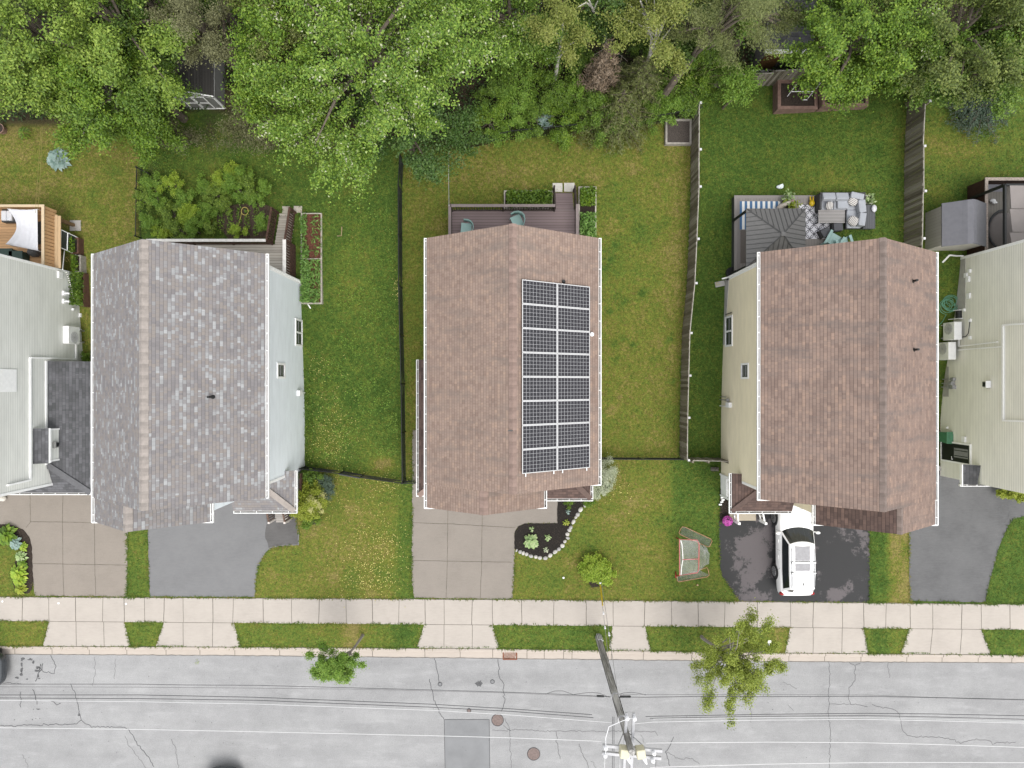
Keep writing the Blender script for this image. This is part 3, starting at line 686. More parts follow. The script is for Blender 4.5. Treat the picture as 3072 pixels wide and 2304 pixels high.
def shingle_caps(mb, a, b, w, m=0, step=.16):
    """individual overlapping ridge cap shingles from a to b"""
    a, b = Vector(a), Vector(b); d = (b - a); n = int(d.length / step)
    for i in range(n):
        p = a.lerp(b, i / n); q = a.lerp(b, (i + 1.15) / n)
        yield p, q
def gable(root, x0, x1, y0, y1, he, hr, mshin, mcap, name='roof', capw=.19, mtrim=WHITE, mleft=None):
    xm = (x0 + x1) / 2; mb = MB()
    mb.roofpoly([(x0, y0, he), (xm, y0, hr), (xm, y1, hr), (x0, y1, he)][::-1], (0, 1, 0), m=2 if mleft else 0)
    mb.roofpoly([(x1, y0, he), (x1, y1, he), (xm, y1, hr), (xm, y0, hr)], (0, 1, 0))
    roof = mb.build(name, [mshin, mtrim, mleft or mshin], root)
    cb = MB(); sl = (hr - he) / (xm - x0); y = y0; i = 0; rr = random.Random(int(abs(x0) * 100))
    while y < y1 - .05:                           # each cap shingle laps the next
        yb = min(y1, y + .155); z0, z1 = .028, .012
        dx = capw * rr.uniform(.97, 1.03)
        L = [(xm - dx, y, hr - sl * dx + z0), (xm, y, hr + z0 + .008), (xm + dx, y, hr - sl * dx + z0), (xm + dx, yb + .02, hr - sl * dx + z1), (xm, yb + .02, hr + z1 + .008), (xm - dx, yb + .02, hr - sl * dx + z1)]
        lo = [(p[0], p[1], p[2] - .04) for p in L]
        cb.add(L + lo, [(0, 1, 4, 5), (1, 2, 3, 4), (0, 6, 7, 1), (1, 7, 8, 2), (2, 8, 9, 3), (5, 11, 6, 0)], i % 3)
        y = yb; i += 1
    c1, c2, c3 = capvar(mcap)
    cb.build('ridge_cap', [c1, c2, c3], roof)
    return roof
_cv = {}
def capvar(m):
    if m.name in _cv: return _cv[m.name]
    out = []
    for k in (1, .88, 1.08):
        base = m.name + '_%d' % int(k * 100); rgb = {'brown_ridge_shingle': srgb(172, 148, 137, .5), 'worn_ridge_shingle': srgb(152, 136, 128, .5), 'beige_ridge_shingle': srgb(184, 175, 168, .52)}[m.name]
        out.append(mat(base, mul(rgb, k), .9, .14, 5, .4, 60))
    _cv[m.name] = out; return out
def gutter_y(root, x, sg, y0, y1, z, w=.125, every=.78, ends=True):
    """eave trough running along Y; sg=+1 when it hangs on the +X side of the roof"""
    mb = MB(); xo = x + sg * w
    mb.box(x - sg * .02, xo, y0, y1, z - .13, z - .115, 1)
    mb.box(xo, xo - sg * .03, y0, y1, z - .13, z + .005, 0)
    mb.box(x, x + sg * .012, y0, y1, z - .115, z - .02, 0)
    if ends:
        mb.box(x + sg * .012, xo - sg * .03, y0, y0 + .02, z - .115, z, 0); mb.box(x + sg * .012, xo - sg * .03, y1 - .02, y1, z - .115, z, 0)
    y = y0 + .35
    while y < y1 - .1: mb.box(x + sg * .012, xo - sg * .03, y - .013, y + .013, z - .03, z - .008, 0); y += every
    return mb.build('gutter', [WHITE, GUTIN], root)
def gutter_x(root, y, x0, x1, z, w=.125, every=.78):
    mb = MB(); yo = y - w
    mb.box(x0, x1, y + .02, yo, z - .13, z - .115, 1); mb.box(x0, x1, yo, yo + .03, z - .13, z + .005, 0); mb.box(x0, x1, y - .012, y, z - .115, z - .02, 0)
    mb.box(x0, x0 + .02, y - .012, yo + .03, z - .115, z, 0); mb.box(x1 - .02, x1, y - .012, yo + .03, z - .115, z, 0)
    x = x0 + .35
    while x < x1 - .1: mb.box(x - .013, x + .013, yo + .03, y - .012, z - .03, z - .008, 0); x += every
    return mb.build('gutter', [WHITE, GUTIN], root)
def walls(root, x0, x1, y0, y1, he, hr, ex0, ex1, m, zf=0):
    """gabled wall shell; ex0/ex1 the eave lines at height he"""
    xm = (ex0 + ex1) / 2; sl = (hr - he) / (xm - ex0)
    zt = lambda x: he + sl * (min(x - ex0, ex1 - x)) - .14
    prof = [(x0, -.3), (x1, -.3), (x1, zt(x1)), (xm, hr - .14), (x0, zt(x0))]
    vs = [(x, y0, z) for x, z in prof] + [(x, y1, z) for x, z in prof]
    mb = MB(); mb.add(vs, [(0, 1, 2, 3, 4), (9, 8, 7, 6, 5)] + [(i, 5 + i, 5 + (i + 1) % 5, (i + 1) % 5) for i in range(5)])
    return mb.build('wall', m, root)
def hiproof(root, pts_top, pts_eave, m, name='porch_roof', faces=None, mtrim=WHITE):
    pass
def window_x(root, X, sg, y0, y1, z0, z1, mull='h', n=1, blind=False, lab=None):
    fr = MB(); t = .1; p = sg * .045
    for b in ((y0, y1, z0, z0 + t), (y0, y1, z1 - t, z1), (y0, y0 + t, z0 + t, z1 - t), (y1 - t, y1, z0 + t, z1 - t)): fr.box(X + sg * .002, X + p, b[0], b[1], b[2], b[3])
    ym = (y0 + y1) / 2; zm = (z0 + z1) / 2
    if mull == 'v': fr.box(X + sg * .002, X + p * .9, ym - .045, ym + .045, z0 + t, z1 - t)
    o = fr.build('window', WHITE, root)
    pm = MB(); pm.box(X + sg * .001, X + sg * .012, y0 + t, y1 - t, z0 + t, z1 - t, 0); pm.build('pane', GLASS, o)
    bm = MB(); k = 5                               # meeting rail and the curtain strips seen behind the glass
    if mull == 'v':
        for a, b in ((y0 + t, ym - .045), (ym + .045, y1 - t)): bm.box(X + sg * .012, X + sg * .016, a + .05, b - .05, zm + .03, zm + .12); bm.box(X + sg * .012, X + sg * .016, a + .05, b - .05, z1 - t - .16, z1 - t - .05); bm.box(X + sg * .012, X + sg * .02, a, b, zm - .02, zm + .02)
    else:
        bm.box(X + sg * .012, X + sg * .016, y0 + t + .04, y1 - t - .04, zm + .06, zm + .2); bm.box(X + sg * .012, X + sg * .02, y0 + t, y1 - t, zm - .02, zm + .02); bm.box(X + sg * .012, X + sg * .016, y0 + t + .04, y1 - t - .04, z0 + t + .1, z0 + t + .2)
    bm.build('blind', BLIND, o)
    return o
def downspout(root, pts, w=.08, name='downspout'):
    mb = MB()
    for i in range(len(pts) - 1): mb.beam(pts[i], pts[i + 1], w, w * .75, up=(0, 1, 0))
    return mb.build(name, WHITE, root)
def vent_pipe(root, x, y, z, name='vent_pipe', h=.38):
    mb = MB(); mb.cyl((x, y, z - .1), .05, h, 10); mb.cyl((x, y, z - .06), .11, .12, 10, r2=.055)
    return mb.build(name, BLACK, root)
def roofz(x, x0, x1, he, hr):
    xm = (x0 + x1) / 2; return he + (hr - he) / (xm - x0) * min(x - x0, x1 - x)
def hip_slope(mb, pts, e): mb.roofpoly(pts, e, .1)

# ---------------------------------------------------------------- the house with the solar panels
x0, _, _ = A(1280, 0, 6.2); x1, _, _ = A(1796, 0, 6.2)
HE3, HR3 = 6.2, 8.8
Y3r, Y3f = A(0, 714, HE3)[1], A(0, 1454, HE3)[1]
h3 = thing('house', 'brown shingled house with sixteen solar panels on its right roof slope', 'house', ((x0 + x1) / 2, 1, 0))
walls(h3, x0 + .38, x1 - .38, Y3f + .35, Y3r - .35, HE3, HR3, x0, x1, S_BROWNW)
gable(h3, x0, x1, Y3f, Y3r, HE3, HR3, SH_BROWN, CAP_BROWN, capw=.16)
gutter_y(h3, x1, 1, Y3f, Y3r, HE3)
# front gable over the garage bay
gx0, gx1 = x0, A(1633, 0, HE3)[0]; gy = A(0, 1524, HE3)[1]
ghr = HE3 - .07 + (HR3 - HE3) / ((x1 - x0) / 2) * (gx1 - gx0) / 2
gable(h3, gx0, gx1, gy, Y3f + 1.2, HE3 - .07, ghr - .07, SH_BROWN, CAP_BROWN, 'front_gable_roof', capw=.19)
walls(h3, gx0 + .38, gx1 - .3, gy + .32, Y3f + .4, HE3 - .07, ghr - .07, gx0, gx1, S_BROWNW)
gutter_y(h3, x0, -1, gy - .02, Y3r, HE3 - .02); gutter_y(h3, gx1, 1, gy, Y3f + .05, HE3 - .08)
MB().box(gx0 - .12, gx0 + .5, gy - .05, gy + .02, HE3 - .2, HE3 - .06).build('eave_return', WHITE, h3); MB().box(gx1 - .45, gx1 + .12, gy - .05, gy + .02, HE3 - .2, HE3 - .09).build('eave_return', WHITE, h3)
MB().box(x1 - .55, x1 + .12, Y3f - .05, Y3f + .02, HE3 - .15, HE3 - .02).build('eave_return', WHITE, h3)
# left lean-to roof and the front porch roof
lx = A(1256, 0, 2.9)[0]; ly1 = A(0, 1079, 2.9)[1]; ly0 = A(0, 1487, 2.9)[1]; wx = x0 + .38
mb = MB(); mb.roofpoly([(lx, ly0, 2.9), (wx, ly0 + 1.0, 3.75), (wx, ly1, 3.75), (lx, ly1, 2.9)][::-1], (0, 1, 0)); mb.roofpoly([(lx, ly0, 2.9), (wx + .3, ly0, 2.9), (wx + .3, ly0 + 1.0, 3.75), (wx, ly0 + 1.0, 3.75)], (1, 0, 0))
rr_ = mb.build('side_roof', [SH_PORCH, WHITE], h3)
cb = MB(); cb.beam((lx, ly0, 2.93), (wx, ly0 + 1.0, 3.78), .26, .03); cb.build('hip_cap', CAP_BROWN, rr_)
gutter_y(h3, lx, -1, ly0 - .02, ly1, 2.9, every=.6); MB().box(lx - .12, wx, ly0 - .05, ly0 + .02, 2.72, 2.88).build('fascia', WHITE, h3)
MB().box(lx + .35, wx + .1, ly0 + .25, ly1 - .3, -.2, 2.85).build('garage_wall', S_BROWNW, h3)
MB().box(gx0 + .6, gx1 - .5, gy + .3, gy + .36, 0, 2.3).build('garage_door', WHITE, h3)
px1, pyf = A(1772, 1496, 3.0)[:2]; pwy = Y3f + .35
mb = MB(); ty = pwy + .02; tz = 3.0 + (ty - pyf) * .52
mb.roofpoly([(gx1 - .2, pyf, 3.0), (px1, pyf, 3.0), (px1 - (ty - pyf), ty, tz), (gx1 - .2, ty, tz)], (1, 0, 0))
mb.roofpoly([(px1, pyf, 3.0), (px1, ty, 3.0), (px1 - (ty - pyf), ty, tz)], (0, 1, 0))
pr = mb.build('porch_roof', [SH_PORCH, WHITE], h3)
MB().beam((px1, pyf, 3.03), (px1 - (ty - pyf), ty, tz + .03), .26, .03).build('hip_cap', mat('porch_cap', srgb(122, 102, 94, .5), .9, .15), pr)
gutter_x(h3, pyf, gx1 - .15, px1 + .12, 3.0, every=.6); gutter_y(h3, px1, 1, pyf, ty, 3.0, every=.6)
mb = MB(); mb.box(px1 - .35, px1 - .2, pyf + .15, pyf + .3, .0, 2.9); mb.build('porch_post', WHITE, h3)
MB().box(gx1 - .1, px1 - .2, pyf + .3, pwy, -.1, .17).build('porch_step', CONC, h3)
slope3 = (HR3 - HE3) / ((x1 - x0) / 2)
v = A(1691, 842, 7.6); vent_pipe(h3, v[0], v[1], roofz(v[0], x0, x1, HE3, HR3))
mb = MB(); v = A(1777, 1002, 6.7); zz = roofz(v[0], x0, x1, HE3, HR3); mb.cyl((v[0], v[1], zz - .05), .1, .16, 12, r2=.08); mb.ell((v[0], v[1], zz + .12), (.1, .1, .06)); mb.build('service_mast', WHITEM, h3, smooth=True)
MB().box(A(1531, 0, 8.8)[0] - .1, A(1531, 0, 8.8)[0] + .1, A(0, 1292, 8.8)[1] - .02, A(0, 1292, 8.8)[1] + .02, HR3 + .03, HR3 + .06).build('ridge_clip', DKGREY, h3)

# sixteen solar panels
def on_slope(px, py):                             # point of the right roof slope seen at a survey pixel
    h = 7.5
    for _ in range(25):
        X_, Y_, _h = A(px, py, h); h = .5 * h + .5 * (roofz(X_, x0, x1, HE3, HR3) + .14)
    return Vector((X_, Y_, h))
TL, BL = on_slope(1567, 836), on_slope(1565.5, 1421); TR, BR = on_slope(1770, 862), on_slope(1770, 1404)
xl, xr = (TL.x + BL.x) / 2, (TR.x + BR.x) / 2; yt, yb = TL.y, BL.y
yt, yb = (TL.y + TR.y) / 2, (BL.y + BR.y) / 2
def cellmat():
    m, nt, b = nm('solar_cells'); t = NT(nt); v = t.coord('UV'); u, w, _ = t.sep(v)
    def g(c, n, lw): f = t.math('FRACT', t.math('MULTIPLY', c, n)); return t.math('MAXIMUM', t.math('LESS_THAN', f, lw), t.math('GREATER_THAN', f, 1 - lw))
    grid = t.math('MAXIMUM', g(u, 10, .034), g(w, 6, .034)); bus = g(w, 18, .03)
    base = t.mix(t.noise(v, 3, 2), (.006, .006, .009), (.014, .013, .017))
    c = t.mix(t.math('MULTIPLY', bus, .28), base, (.22, .22, .23)); c = t.mix(grid, c, (.33, .33, .34))
    t.link(c, b.inputs['Base Color']); b.inputs['Roughness'].default_value = .22; b.inputs['Specular IOR Level'].default_value = .35
    return m
CELLS = cellmat(); ALU = mat('aluminium_frame', (.5, .5, .5), .4, .05, metal=.2)
ordn = ['rearmost', 'second', 'third', 'fourth', 'fifth', 'sixth', 'seventh', 'front']
pw, ph = (xr - xl) / 2, (yt - yb) / 8
proto_sp = None
for c_ in range(2):
    for r_ in range(8):
        cx_ = xl + pw * (c_ + .5); cy_ = yt - ph * (r_ + .5); cz = roofz(cx_, x0, x1, HE3, HR3) + .14
        lab = '%s black solar panel from the rear in the column %s' % (ordn[r_], ('beside the ridge', 'beside the gutter')[c_])
        if r_ in (0, 7): lab = '%s black solar panel in the column %s' % (ordn[r_], ('beside the ridge', 'beside the gutter')[c_])
        if proto_sp is None:
            s = thing('solar_panel', lab, 'solar panel', (cx_, cy_, cz), 'solar panels on the brown roof'); proto_sp = s
            hw, hh = pw / 2 - .005, ph / 2 - .005; f = .03
            def sp(x, y, z): return (cx_ + x, cy_ + y, cz - slope3 * x + z)
            mb = MB()
            def bar(xa, xb, ya, yb_):
                vs = [sp(x, y, z) for z in (-.03, .02) for y in (ya, yb_) for x in (xa, xb)]
                mb.add(vs, [(0, 2, 3, 1), (4, 5, 7, 6), (0, 1, 5, 4), (2, 6, 7, 3), (0, 4, 6, 2), (1, 3, 7, 5)])
            bar(-hw, hw, -hh, -hh + f); bar(-hw, hw, hh - f, hh); bar(-hw, -hw + f, -hh + f, hh - f); bar(hw - f, hw, -hh + f, hh - f)
            mb.build('frame', ALU, s)
            mb = MB(); a, b = hw - f, hh - f
            mb.poly([sp(-a, -b, .012), sp(a, -b, .012), sp(a, b, .012), sp(-a, b, .012)], 0, [(0, 0), (1, 0), (1, 1), (0, 1)]); mb.build('cells', CELLS, s)
            mb = MB(); mb.add([sp(x, y, z) for z in (-.12, -.03) for y in (-hh, hh) for x in (-hw, hw)], [(0, 2, 3, 1), (0, 1, 5, 4), (2, 6, 7, 3), (0, 4, 6, 2), (1, 3, 7, 5)]); mb.build('backing', BLACK, s)
        else:
            s = copy_tree(proto_sp); s.location = (cx_, cy_, cz); s['label'] = lab
mb = MB()
for fx in (.05, .45, .58, .95):
    X_ = xl + (xr - xl) * fx; mb.beam((X_, yt + .02, roofz(X_, x0, x1, HE3, HR3) + .07), (X_, yb - .13, roofz(X_, x0, x1, HE3, HR3) + .07), .05, .05)
mb.build('panel_rail', ALU, h3)

# ---------------------------------------------------------------- the grey roofed house with pale blue walls
HE2, HR2 = 6.5, 9.45
x0, x1 = A(281, 0, HE2)[0], A(797, 0, HE2)[0]; Yr, Yf = A(0, 761, HE2)[1], A(0, 1494, HE2)[1]
h2 = thing('house', 'pale blue sided house under a mottled light grey shingle roof', 'house', ((x0 + x1) / 2, .5, 0))
W2 = -11.3
walls(h2, x0 + .35, W2, -4.64, 5.42, HE2, HR2, x0, x1, S_BLUE)
gable(h2, x0, x1, Yf, Yr, HE2, HR2, SH_GREY, CAP_GREY)
gutter_y(h2, x1, 1, Yf - .02, Yr, HE2)
gx1 = A(628, 0, HE2)[0]; gy = A(0, 1567, HE2)[1]; sl = (HR2 - HE2) / ((x1 - x0) / 2)
ghr = HE2 - .07 + sl * (gx1 - x0) / 2
gable(h2, x0, gx1, gy, Yf + 1.4, HE2 - .07, ghr - .0, SH_GREY, CAP_GREY, 'front_gable_roof', capw=.2)
walls(h2, x0 + .35, gx1 - .3, gy + .32, Yf + .5, HE2 - .07, ghr, x0, gx1, S_BLUE)
gutter_y(h2, x0, -1, gy - .02, Yr, HE2 - .02); gutter_y(h2, gx1, 1, gy, Yf + .1, HE2 - .08)
MB().box(x0 - .12, x0 + .45, gy - .05, gy + .02, HE2 - .2, HE2 - .06).build('eave_return', WHITE, h2); MB().box(gx1 - .75, gx1 + .12, gy - .05, gy + .02, HE2 - .2, HE2 - .09).build('eave_return', WHITE, h2)
MB().box(x0 + .8, gx1 - .7, gy + .29, gy + .34, 0, 2.3).build('garage_door', WHITE, h2)
# corner trims and downspout on the right wall
MB().box(W2 - .1, W2 + .025, -4.66, -4.53, 3.0, HE2 + .1).box(W2 - .1, W2 + .02, 5.33, 5.44, 0, HE2 + .1).build('corner_trim', WHITE, h2)
downspout(h2, [(x1 + .04, Yr - .12, HE2 - .1), (W2 + .06, 5.46, HE2 - .55), (W2 + .06, 5.46, 1.0), (W2 + .1, 5.2, .75), (W2 + .35, 4.3, .62), (W2 + .5, 4.05, .6)])
for (a, b) in (((885, 954), (906, 1040.6)), ((830.5, 1088), (854, 1136))):
    p, q = wallX(W2, *a), wallX(W2, *b); z0, z1 = sorted((p[2], q[2])); y0_, y1_ = sorted((p[1], q[1]))
    window_x(h2, W2, 1, y0_, y1_, z0, z1, 'v' if y1_ - y0_ > 1.2 else 'h')
p = wallX(W2, 897, 1178); MB().box(W2, W2 + .16, p[1] - .16, p[1] + .12, p[2] - .1, p[2] + .35).box(W2, W2 + .08, p[1] - .05, p[1] + .02, .2, p[2] - .1).build('wall_meter', WHITEM, h2)
# porch roof wrapping the front right corner
ex, ey = A(884, 1533, 2.95)[:2]; xlft = A(700, 0, 2.95)[0]; yr_ = A(0, 1414, 3.2)[1]; rise = .5
ty = -4.6; tz = 2.95 + (ty - ey) * rise; hx = ex - (ty - ey)
mb = MB(); mb.roofpoly([(xlft, ey, 2.95), (ex, ey, 2.95), (hx, ty, tz), (xlft, ty, tz)], (1, 0, 0))
wz = 2.95 + (ex - W2) * rise
mb.roofpoly([(ex, ey, 2.95), (ex, yr_, 2.95), (W2 + .005, yr_, wz), (W2 + .005, ty, wz), (hx, ty, tz)], (0, 1, 0))
pr = mb.build('porch_roof', [SH_GREY, WHITE], h2)
MB().beam((ex, ey, 2.985), (hx, ty, tz + .035), .28, .03).build('hip_cap', CAP_GREY, pr)
gutter_x(h2, ey, xlft, ex + .12, 2.95, every=.8); gutter_y(h2, ex, 1, ey, yr_, 2.95, every=.8)
mb = MB(); mb.box(W2 - 2.4, W2 + .25, ey + .2, -4.64, -.1, .55); mb.build('porch_deck', planks('grey_porch_boards', (.2, .18, .165), 'Y', .13), h2)
mb = MB(); mb.box(W2 + .12, W2 + .24, ey + .22, ey + .34, .55, 2.9); mb.box(W2 - 2.3, W2 - 2.18, ey + .22, ey + .34, .55, 2.9); mb.build('porch_post', mat('brown_post', (.1, .06, .04), .8, .3), h2)
MB().box(W2 + .18, W2 + .24, ey + .3, -4.7, .55, 1.45).build('porch_skirt', WOODDK, h2)
# front steps with railings that stick out below the porch eave
sx0, sx1 = A(822, 0, .4)[0], A(861, 0, .4)[0]; sy1 = -6.72
mb = MB()
for i in range(3): mb.box(sx0, sx1, sy1 - .27 * (i + 1), sy1 - .27 * i, -.05, .42 - .16 * i)
st = mb.build('front_steps', planks('grey_step_boards', (.3, .28, .26), 'Y', .13), h2)
for sx in (sx0 - .07, sx1 + .07):
    mb = MB(); mb.beam((sx, sy1 + .25, 1.42), (sx, sy1 - .62, .95), .08, .05, 0); mb.box(sx - .05, sx + .05, sy1 - .7, sy1 - .6, -.05, 1.0, 1)
    for k in range(5): y_ = sy1 - .02 - k * .13; mb.box(sx - .02, sx + .02, y_ - .02, y_ + .02, .2, 1.35 - .06 * k - .02, 0)
    mb.build('stair_railing', [mat('brown_rail', (.13, .085, .065), .8, .3), mat('pale_post', (.5, .46, .43), .7, .15)], h2)
v = A(625, 1191, 8.2); vent_pipe(h2, v[0], v[1], roofz(v[0], x0, x1, HE2, HR2), h=.5)

# ---------------------------------------------------------------- the cream house
HE4, HR4 = 6.2, 9.05
x0, x1 = A(2281, 0, HE4)[0], A(2808, 0, HE4)[0]; Yr, Yf = A(0, 756, HE4)[1], A(0, 1499, HE4)[1]
h4 = thing('house', 'cream sided house under a red brown shingle roof beside the white car', 'house', ((x0 + x1) / 2, .3, 0))
W4 = 11.4
walls(h4, W4, x1 - .35, -4.9, 5.55, HE4, HR4, x0, x1, S_CREAM)
# exposed concrete foundation towards the rear
MB().add([(W4 - .02, 5.57, -.2), (W4 - .02, 2.1, -.2), (W4 - .02, 2.1, .62), (W4 - .02, 5.57, 1.35), (W4 + .2, 5.57, -.2), (W4 + .2, 2.1, -.2), (W4 + .2, 2.1, .62), (W4 + .2, 5.57, 1.35)], [(0, 1, 2, 3), (0, 3, 7, 4), (1, 5, 6, 2), (3, 2, 6, 7)]).build('foundation', CONC, h4)
gable(h4, x0, x1, Yf, Yr, HE4, HR4, SH_BROWN2, CAP_BROWN2, capw=.15)
gutter_y(h4, x0, -1, Yf - .02, Yr, HE4, every=.72)
gx0 = A(2449, 0, HE4)[0]; gy = A(0, 1575, HE4)[1]; sl = (HR4 - HE4) / ((x1 - x0) / 2); ghr = HE4 - .07 + sl * (x1 - gx0) / 2
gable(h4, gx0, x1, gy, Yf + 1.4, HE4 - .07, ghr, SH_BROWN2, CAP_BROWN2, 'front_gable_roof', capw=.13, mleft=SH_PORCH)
walls(h4, gx0 + .3, x1 - .35, gy + .32, Yf + .5, HE4 - .07, ghr, gx0, x1, S_CREAM)
gutter_y(h4, x1, 1, gy - .02, Yr, HE4 - .02); gutter_y(h4, gx0, -1, gy, Yf + .25, HE4 - .08, every=.6)
MB().box(gx0 - .12, gx0 + .8, gy - .05, gy + .02, HE4 - .2, HE4 - .09).build('eave_return', WHITE, h4); MB().box(x1 - .35, x1 + .12, gy - .05, gy + .02, HE4 - .2, HE4 - .06).build('eave_return', WHITE, h4); MB().box(x0 - .12, x0 + .75, Yf - .05, Yf + .02, HE4 - .15, HE4 - .02).build('eave_return', WHITE, h4)
MB().box(gx0 + .8, x1 - .8, gy + .29, gy + .34, 0, 2.3).build('garage_door', WHITE, h4)
MB().box(W4 - .025, W4 + .1, -4.93, -4.8, 3.3, HE4).build('corner_trim', WHITE, h4)
MB().box(W4 - .02, W4 + .1, 5.47, 5.58, 1.0, HE4).build('corner_trim', WHITE, h4)
downspout(h4, [(x0 - .04, Yr - .12, HE4 - .1), (W4 - .06, 5.6, HE4 - .5), (W4 - .06, 5.6, 1.25), (W4 - .3, 5.56, 1.1)])
for (a, b) in (((2176.6, 951), (2198.5, 1038)), ((2224.6, 1090), (2247, 1137))):
    p, q = wallX(W4, *a), wallX(W4, *b); z0, z1 = sorted((p[2], q[2])); y0_, y1_ = sorted((p[1], q[1]))
    window_x(h4, W4, -1, y0_, y1_, z0, z1, 'v' if y1_ - y0_ > 1.2 else 'h')
mb = MB(); y_ = A(0, 1212, .8)[1]; mb.box(W4 - .16, W4, y_ - .16, y_ + .1, 1.25, 1.75, 0); mb.cyl((W4 - .1, y_ + .22, 1.3), .09, .16, 10, 1); mb.tube([(W4 - .1, y_ + .22, .1), (W4 - .1, y_ + .22, 1.3), (W4 - .08, y_ + .05, 1.5)], .025, 6, 1); mb.tube([(W4 - .08, y_ - .1, 1.3), (W4 - .08, y_ - .12, .0)], .03, 6, 0); mb.tube([(W4 - .08, y_ + .38, 1.1), (W4 - .08, y_ + .38, .0)], .02, 6, 1)
mb.build('wall_meter', [WHITEM, mat('grey_metal', (.25, .25, .25), .5, .1, metal=.5)], h4)
MB().tube([wallX(W4 - .05, 2195, 938), wallX(W4 - .12, 2184, 941), wallX(W4 - .05, 2177, 944)], .025, 6).build('wall_pipe', BLACK, h4)
for q in ((2741, 843), (2745, 1049)):
    v = A(*q, 7.5); z_ = roofz(v[0], x0, x1, HE4, HR4); v = A(*q, z_ + .1); vent_pipe(h4, v[0], v[1], roofz(v[0], x0, x1, HE4, HR4), h=.42)
# porch roof wrapping the front left corner
ex, ey = A(2195, 1534, 3.0)[:2]; xr_ = A(2376, 0, 3.0)[0]; yr_ = A(0, 1420, 3.0)[1]; rise = .52
ty = -4.87; tz = 3.0 + (ty - ey) * rise; hx = ex + (ty - ey); wz = 3.0 + (W4 - ex) * rise
mb = MB(); mb.roofpoly([(ex, ey, 3.0), (xr_, ey, 3.0), (xr_, ty, tz), (hx, ty, tz)], (1, 0, 0))
mb.roofpoly([(ex, ey, 3.0), (hx, ty, tz), (W4 - .005, ty, wz), (W4 - .005, yr_, wz), (ex, yr_, 3.0)], (0, 1, 0))
pr = mb.build('porch_roof', [SH_PORCH, WHITE], h4)
MB().beam((ex, ey, 3.03), (hx, ty, tz + .03), .24, .025).build('hip_cap', mat('porch_cap2', srgb(114, 95, 88, .5), .9, .15), pr)
gutter_x(h4, ey, ex - .12, xr_, 3.0, every=.65); gutter_y(h4, ex, -1, ey - .12, yr_, 3.0, every=.6)
mb = MB(); sx0, sx1 = A(2191, 0, .3)[0], A(2270, 0, .3)[0]; sy = A(0, 1563, .3)[1]
mb.box(sx0, xr_, ey + .1, -4.9, -.1, .34); mb.box(sx0, sx1, sy, ey + .1, -.1, .2); mb.build('porch_step', concmat('cream_concrete', srgb(208, 196, 176, .55)), h4)
mb = MB()                                          # white boarded porch side with a railing above, flush with the house wall
ya_, yb2 = -6.05, -4.92
mb.box(W4 - .02, W4 + .05, ya_, yb2, -.05, .95); mb.box(W4 - .05, W4 + .08, ya_, yb2, .95, 1.02); mb.box(W4 - .02, W4 + .06, ya_, yb2, 1.5, 1.58)
for k in range(9): y_ = ya_ + .06 + (yb2 - ya_ - .1) * k / 8; mb.box(W4, W4 + .04, y_ - .02, y_ + .02, 1.02, 1.5)
for y_ in (ya_, yb2): mb.box(W4 - .07, W4 + .07, y_ - .05, y_ + .05, -.1, 2.95)
mb.build('porch_railing', WHITE, h4)
for sx, dx in ((A(2206, 0, .9)[0], .22), (A(2276, 0, .9)[0], .4)):
    mb = MB(); a = (sx, ey + .1, 1.2); b = (sx + dx, sy - .02, .72)
    mb.beam(a, b, .07, .06); mb.beam((a[0], a[1], .5), (b[0], b[1], .2), .06, .05); mb.box(b[0] - .06, b[0] + .06, b[1] - .06, b[1] + .06, -.05, .9)
    for k in range(5): f = (k + .5) / 5; q = Vector(a).lerp(Vector(b), f); mb.box(q.x - .03, q.x + .03, q.y - .02, q.y + .02, q.z - .62, q.z)
    mb.build('stair_railing', WHITE, h4)

# ---------------------------------------------------------------- the sage house at the left edge
WA = -23.2
hA = thing('house', 'sage grey sided house cut by the left picture edge, with a dark grey lean-to roof', 'house', (WA - 3, 0, 0))
YAr = A(0, 822, .7)[1]; YAf = -5.09
MB().box(WA - 7.5, WA, YAf, YAr, -.3, 6.4).build('wall', S_SAGE, hA)
gable(hA, WA - 7.9, WA + .4, YAf - .35, YAr + .35, 6.45, 9.2, SH_DARK, CAP_GREY) if False else None
mb = MB(); mb.roofpoly([(WA + .1, YAf - .3, 6.45), (WA + .1, YAr + .3, 6.45), (WA - 3.75, YAr + .3, 9.1), (WA - 3.75, YAf - .3, 9.1)], (0, 1, 0)); mb.roofpoly([(WA - 7.6, YAf - .3, 6.45), (WA - 3.75, YAf - .3, 9.1), (WA - 3.75, YAr + .3, 9.1), (WA - 7.6, YAr + .3, 6.45)], (0, 1, 0))
mb.build('roof', [SH_DARK, WHITE], hA)
MB().box(WA - .1, WA + .025, YAr - .1, YAr + .02, .9, 6.4).build('corner_trim', WHITE, hA)
MB().box(WA - .1, WA + .025, YAf - .02, YAf + .1, 2.3, 6.4).build('corner_trim', WHITE, hA)
MB().box(WA, WA + .03, YAf, YAr - .1, -.2, .55).build('foundation', CONC, hA) if False else None
# white pipe cover running up and along the wall
def wl(z, py): return (WA + .06, (CY - py) * (CAMH - z) / FPX, z)
def wp(px_, py, o=.05): p = wallX(WA, px_, py); return (WA + o, p[1], p[2])
downspout(hA, [wp(226, 1030), wp(226, 1077), wp(88, 1073), wp(88, 1440), wp(20, 1456)], .1, 'pipe_cover')
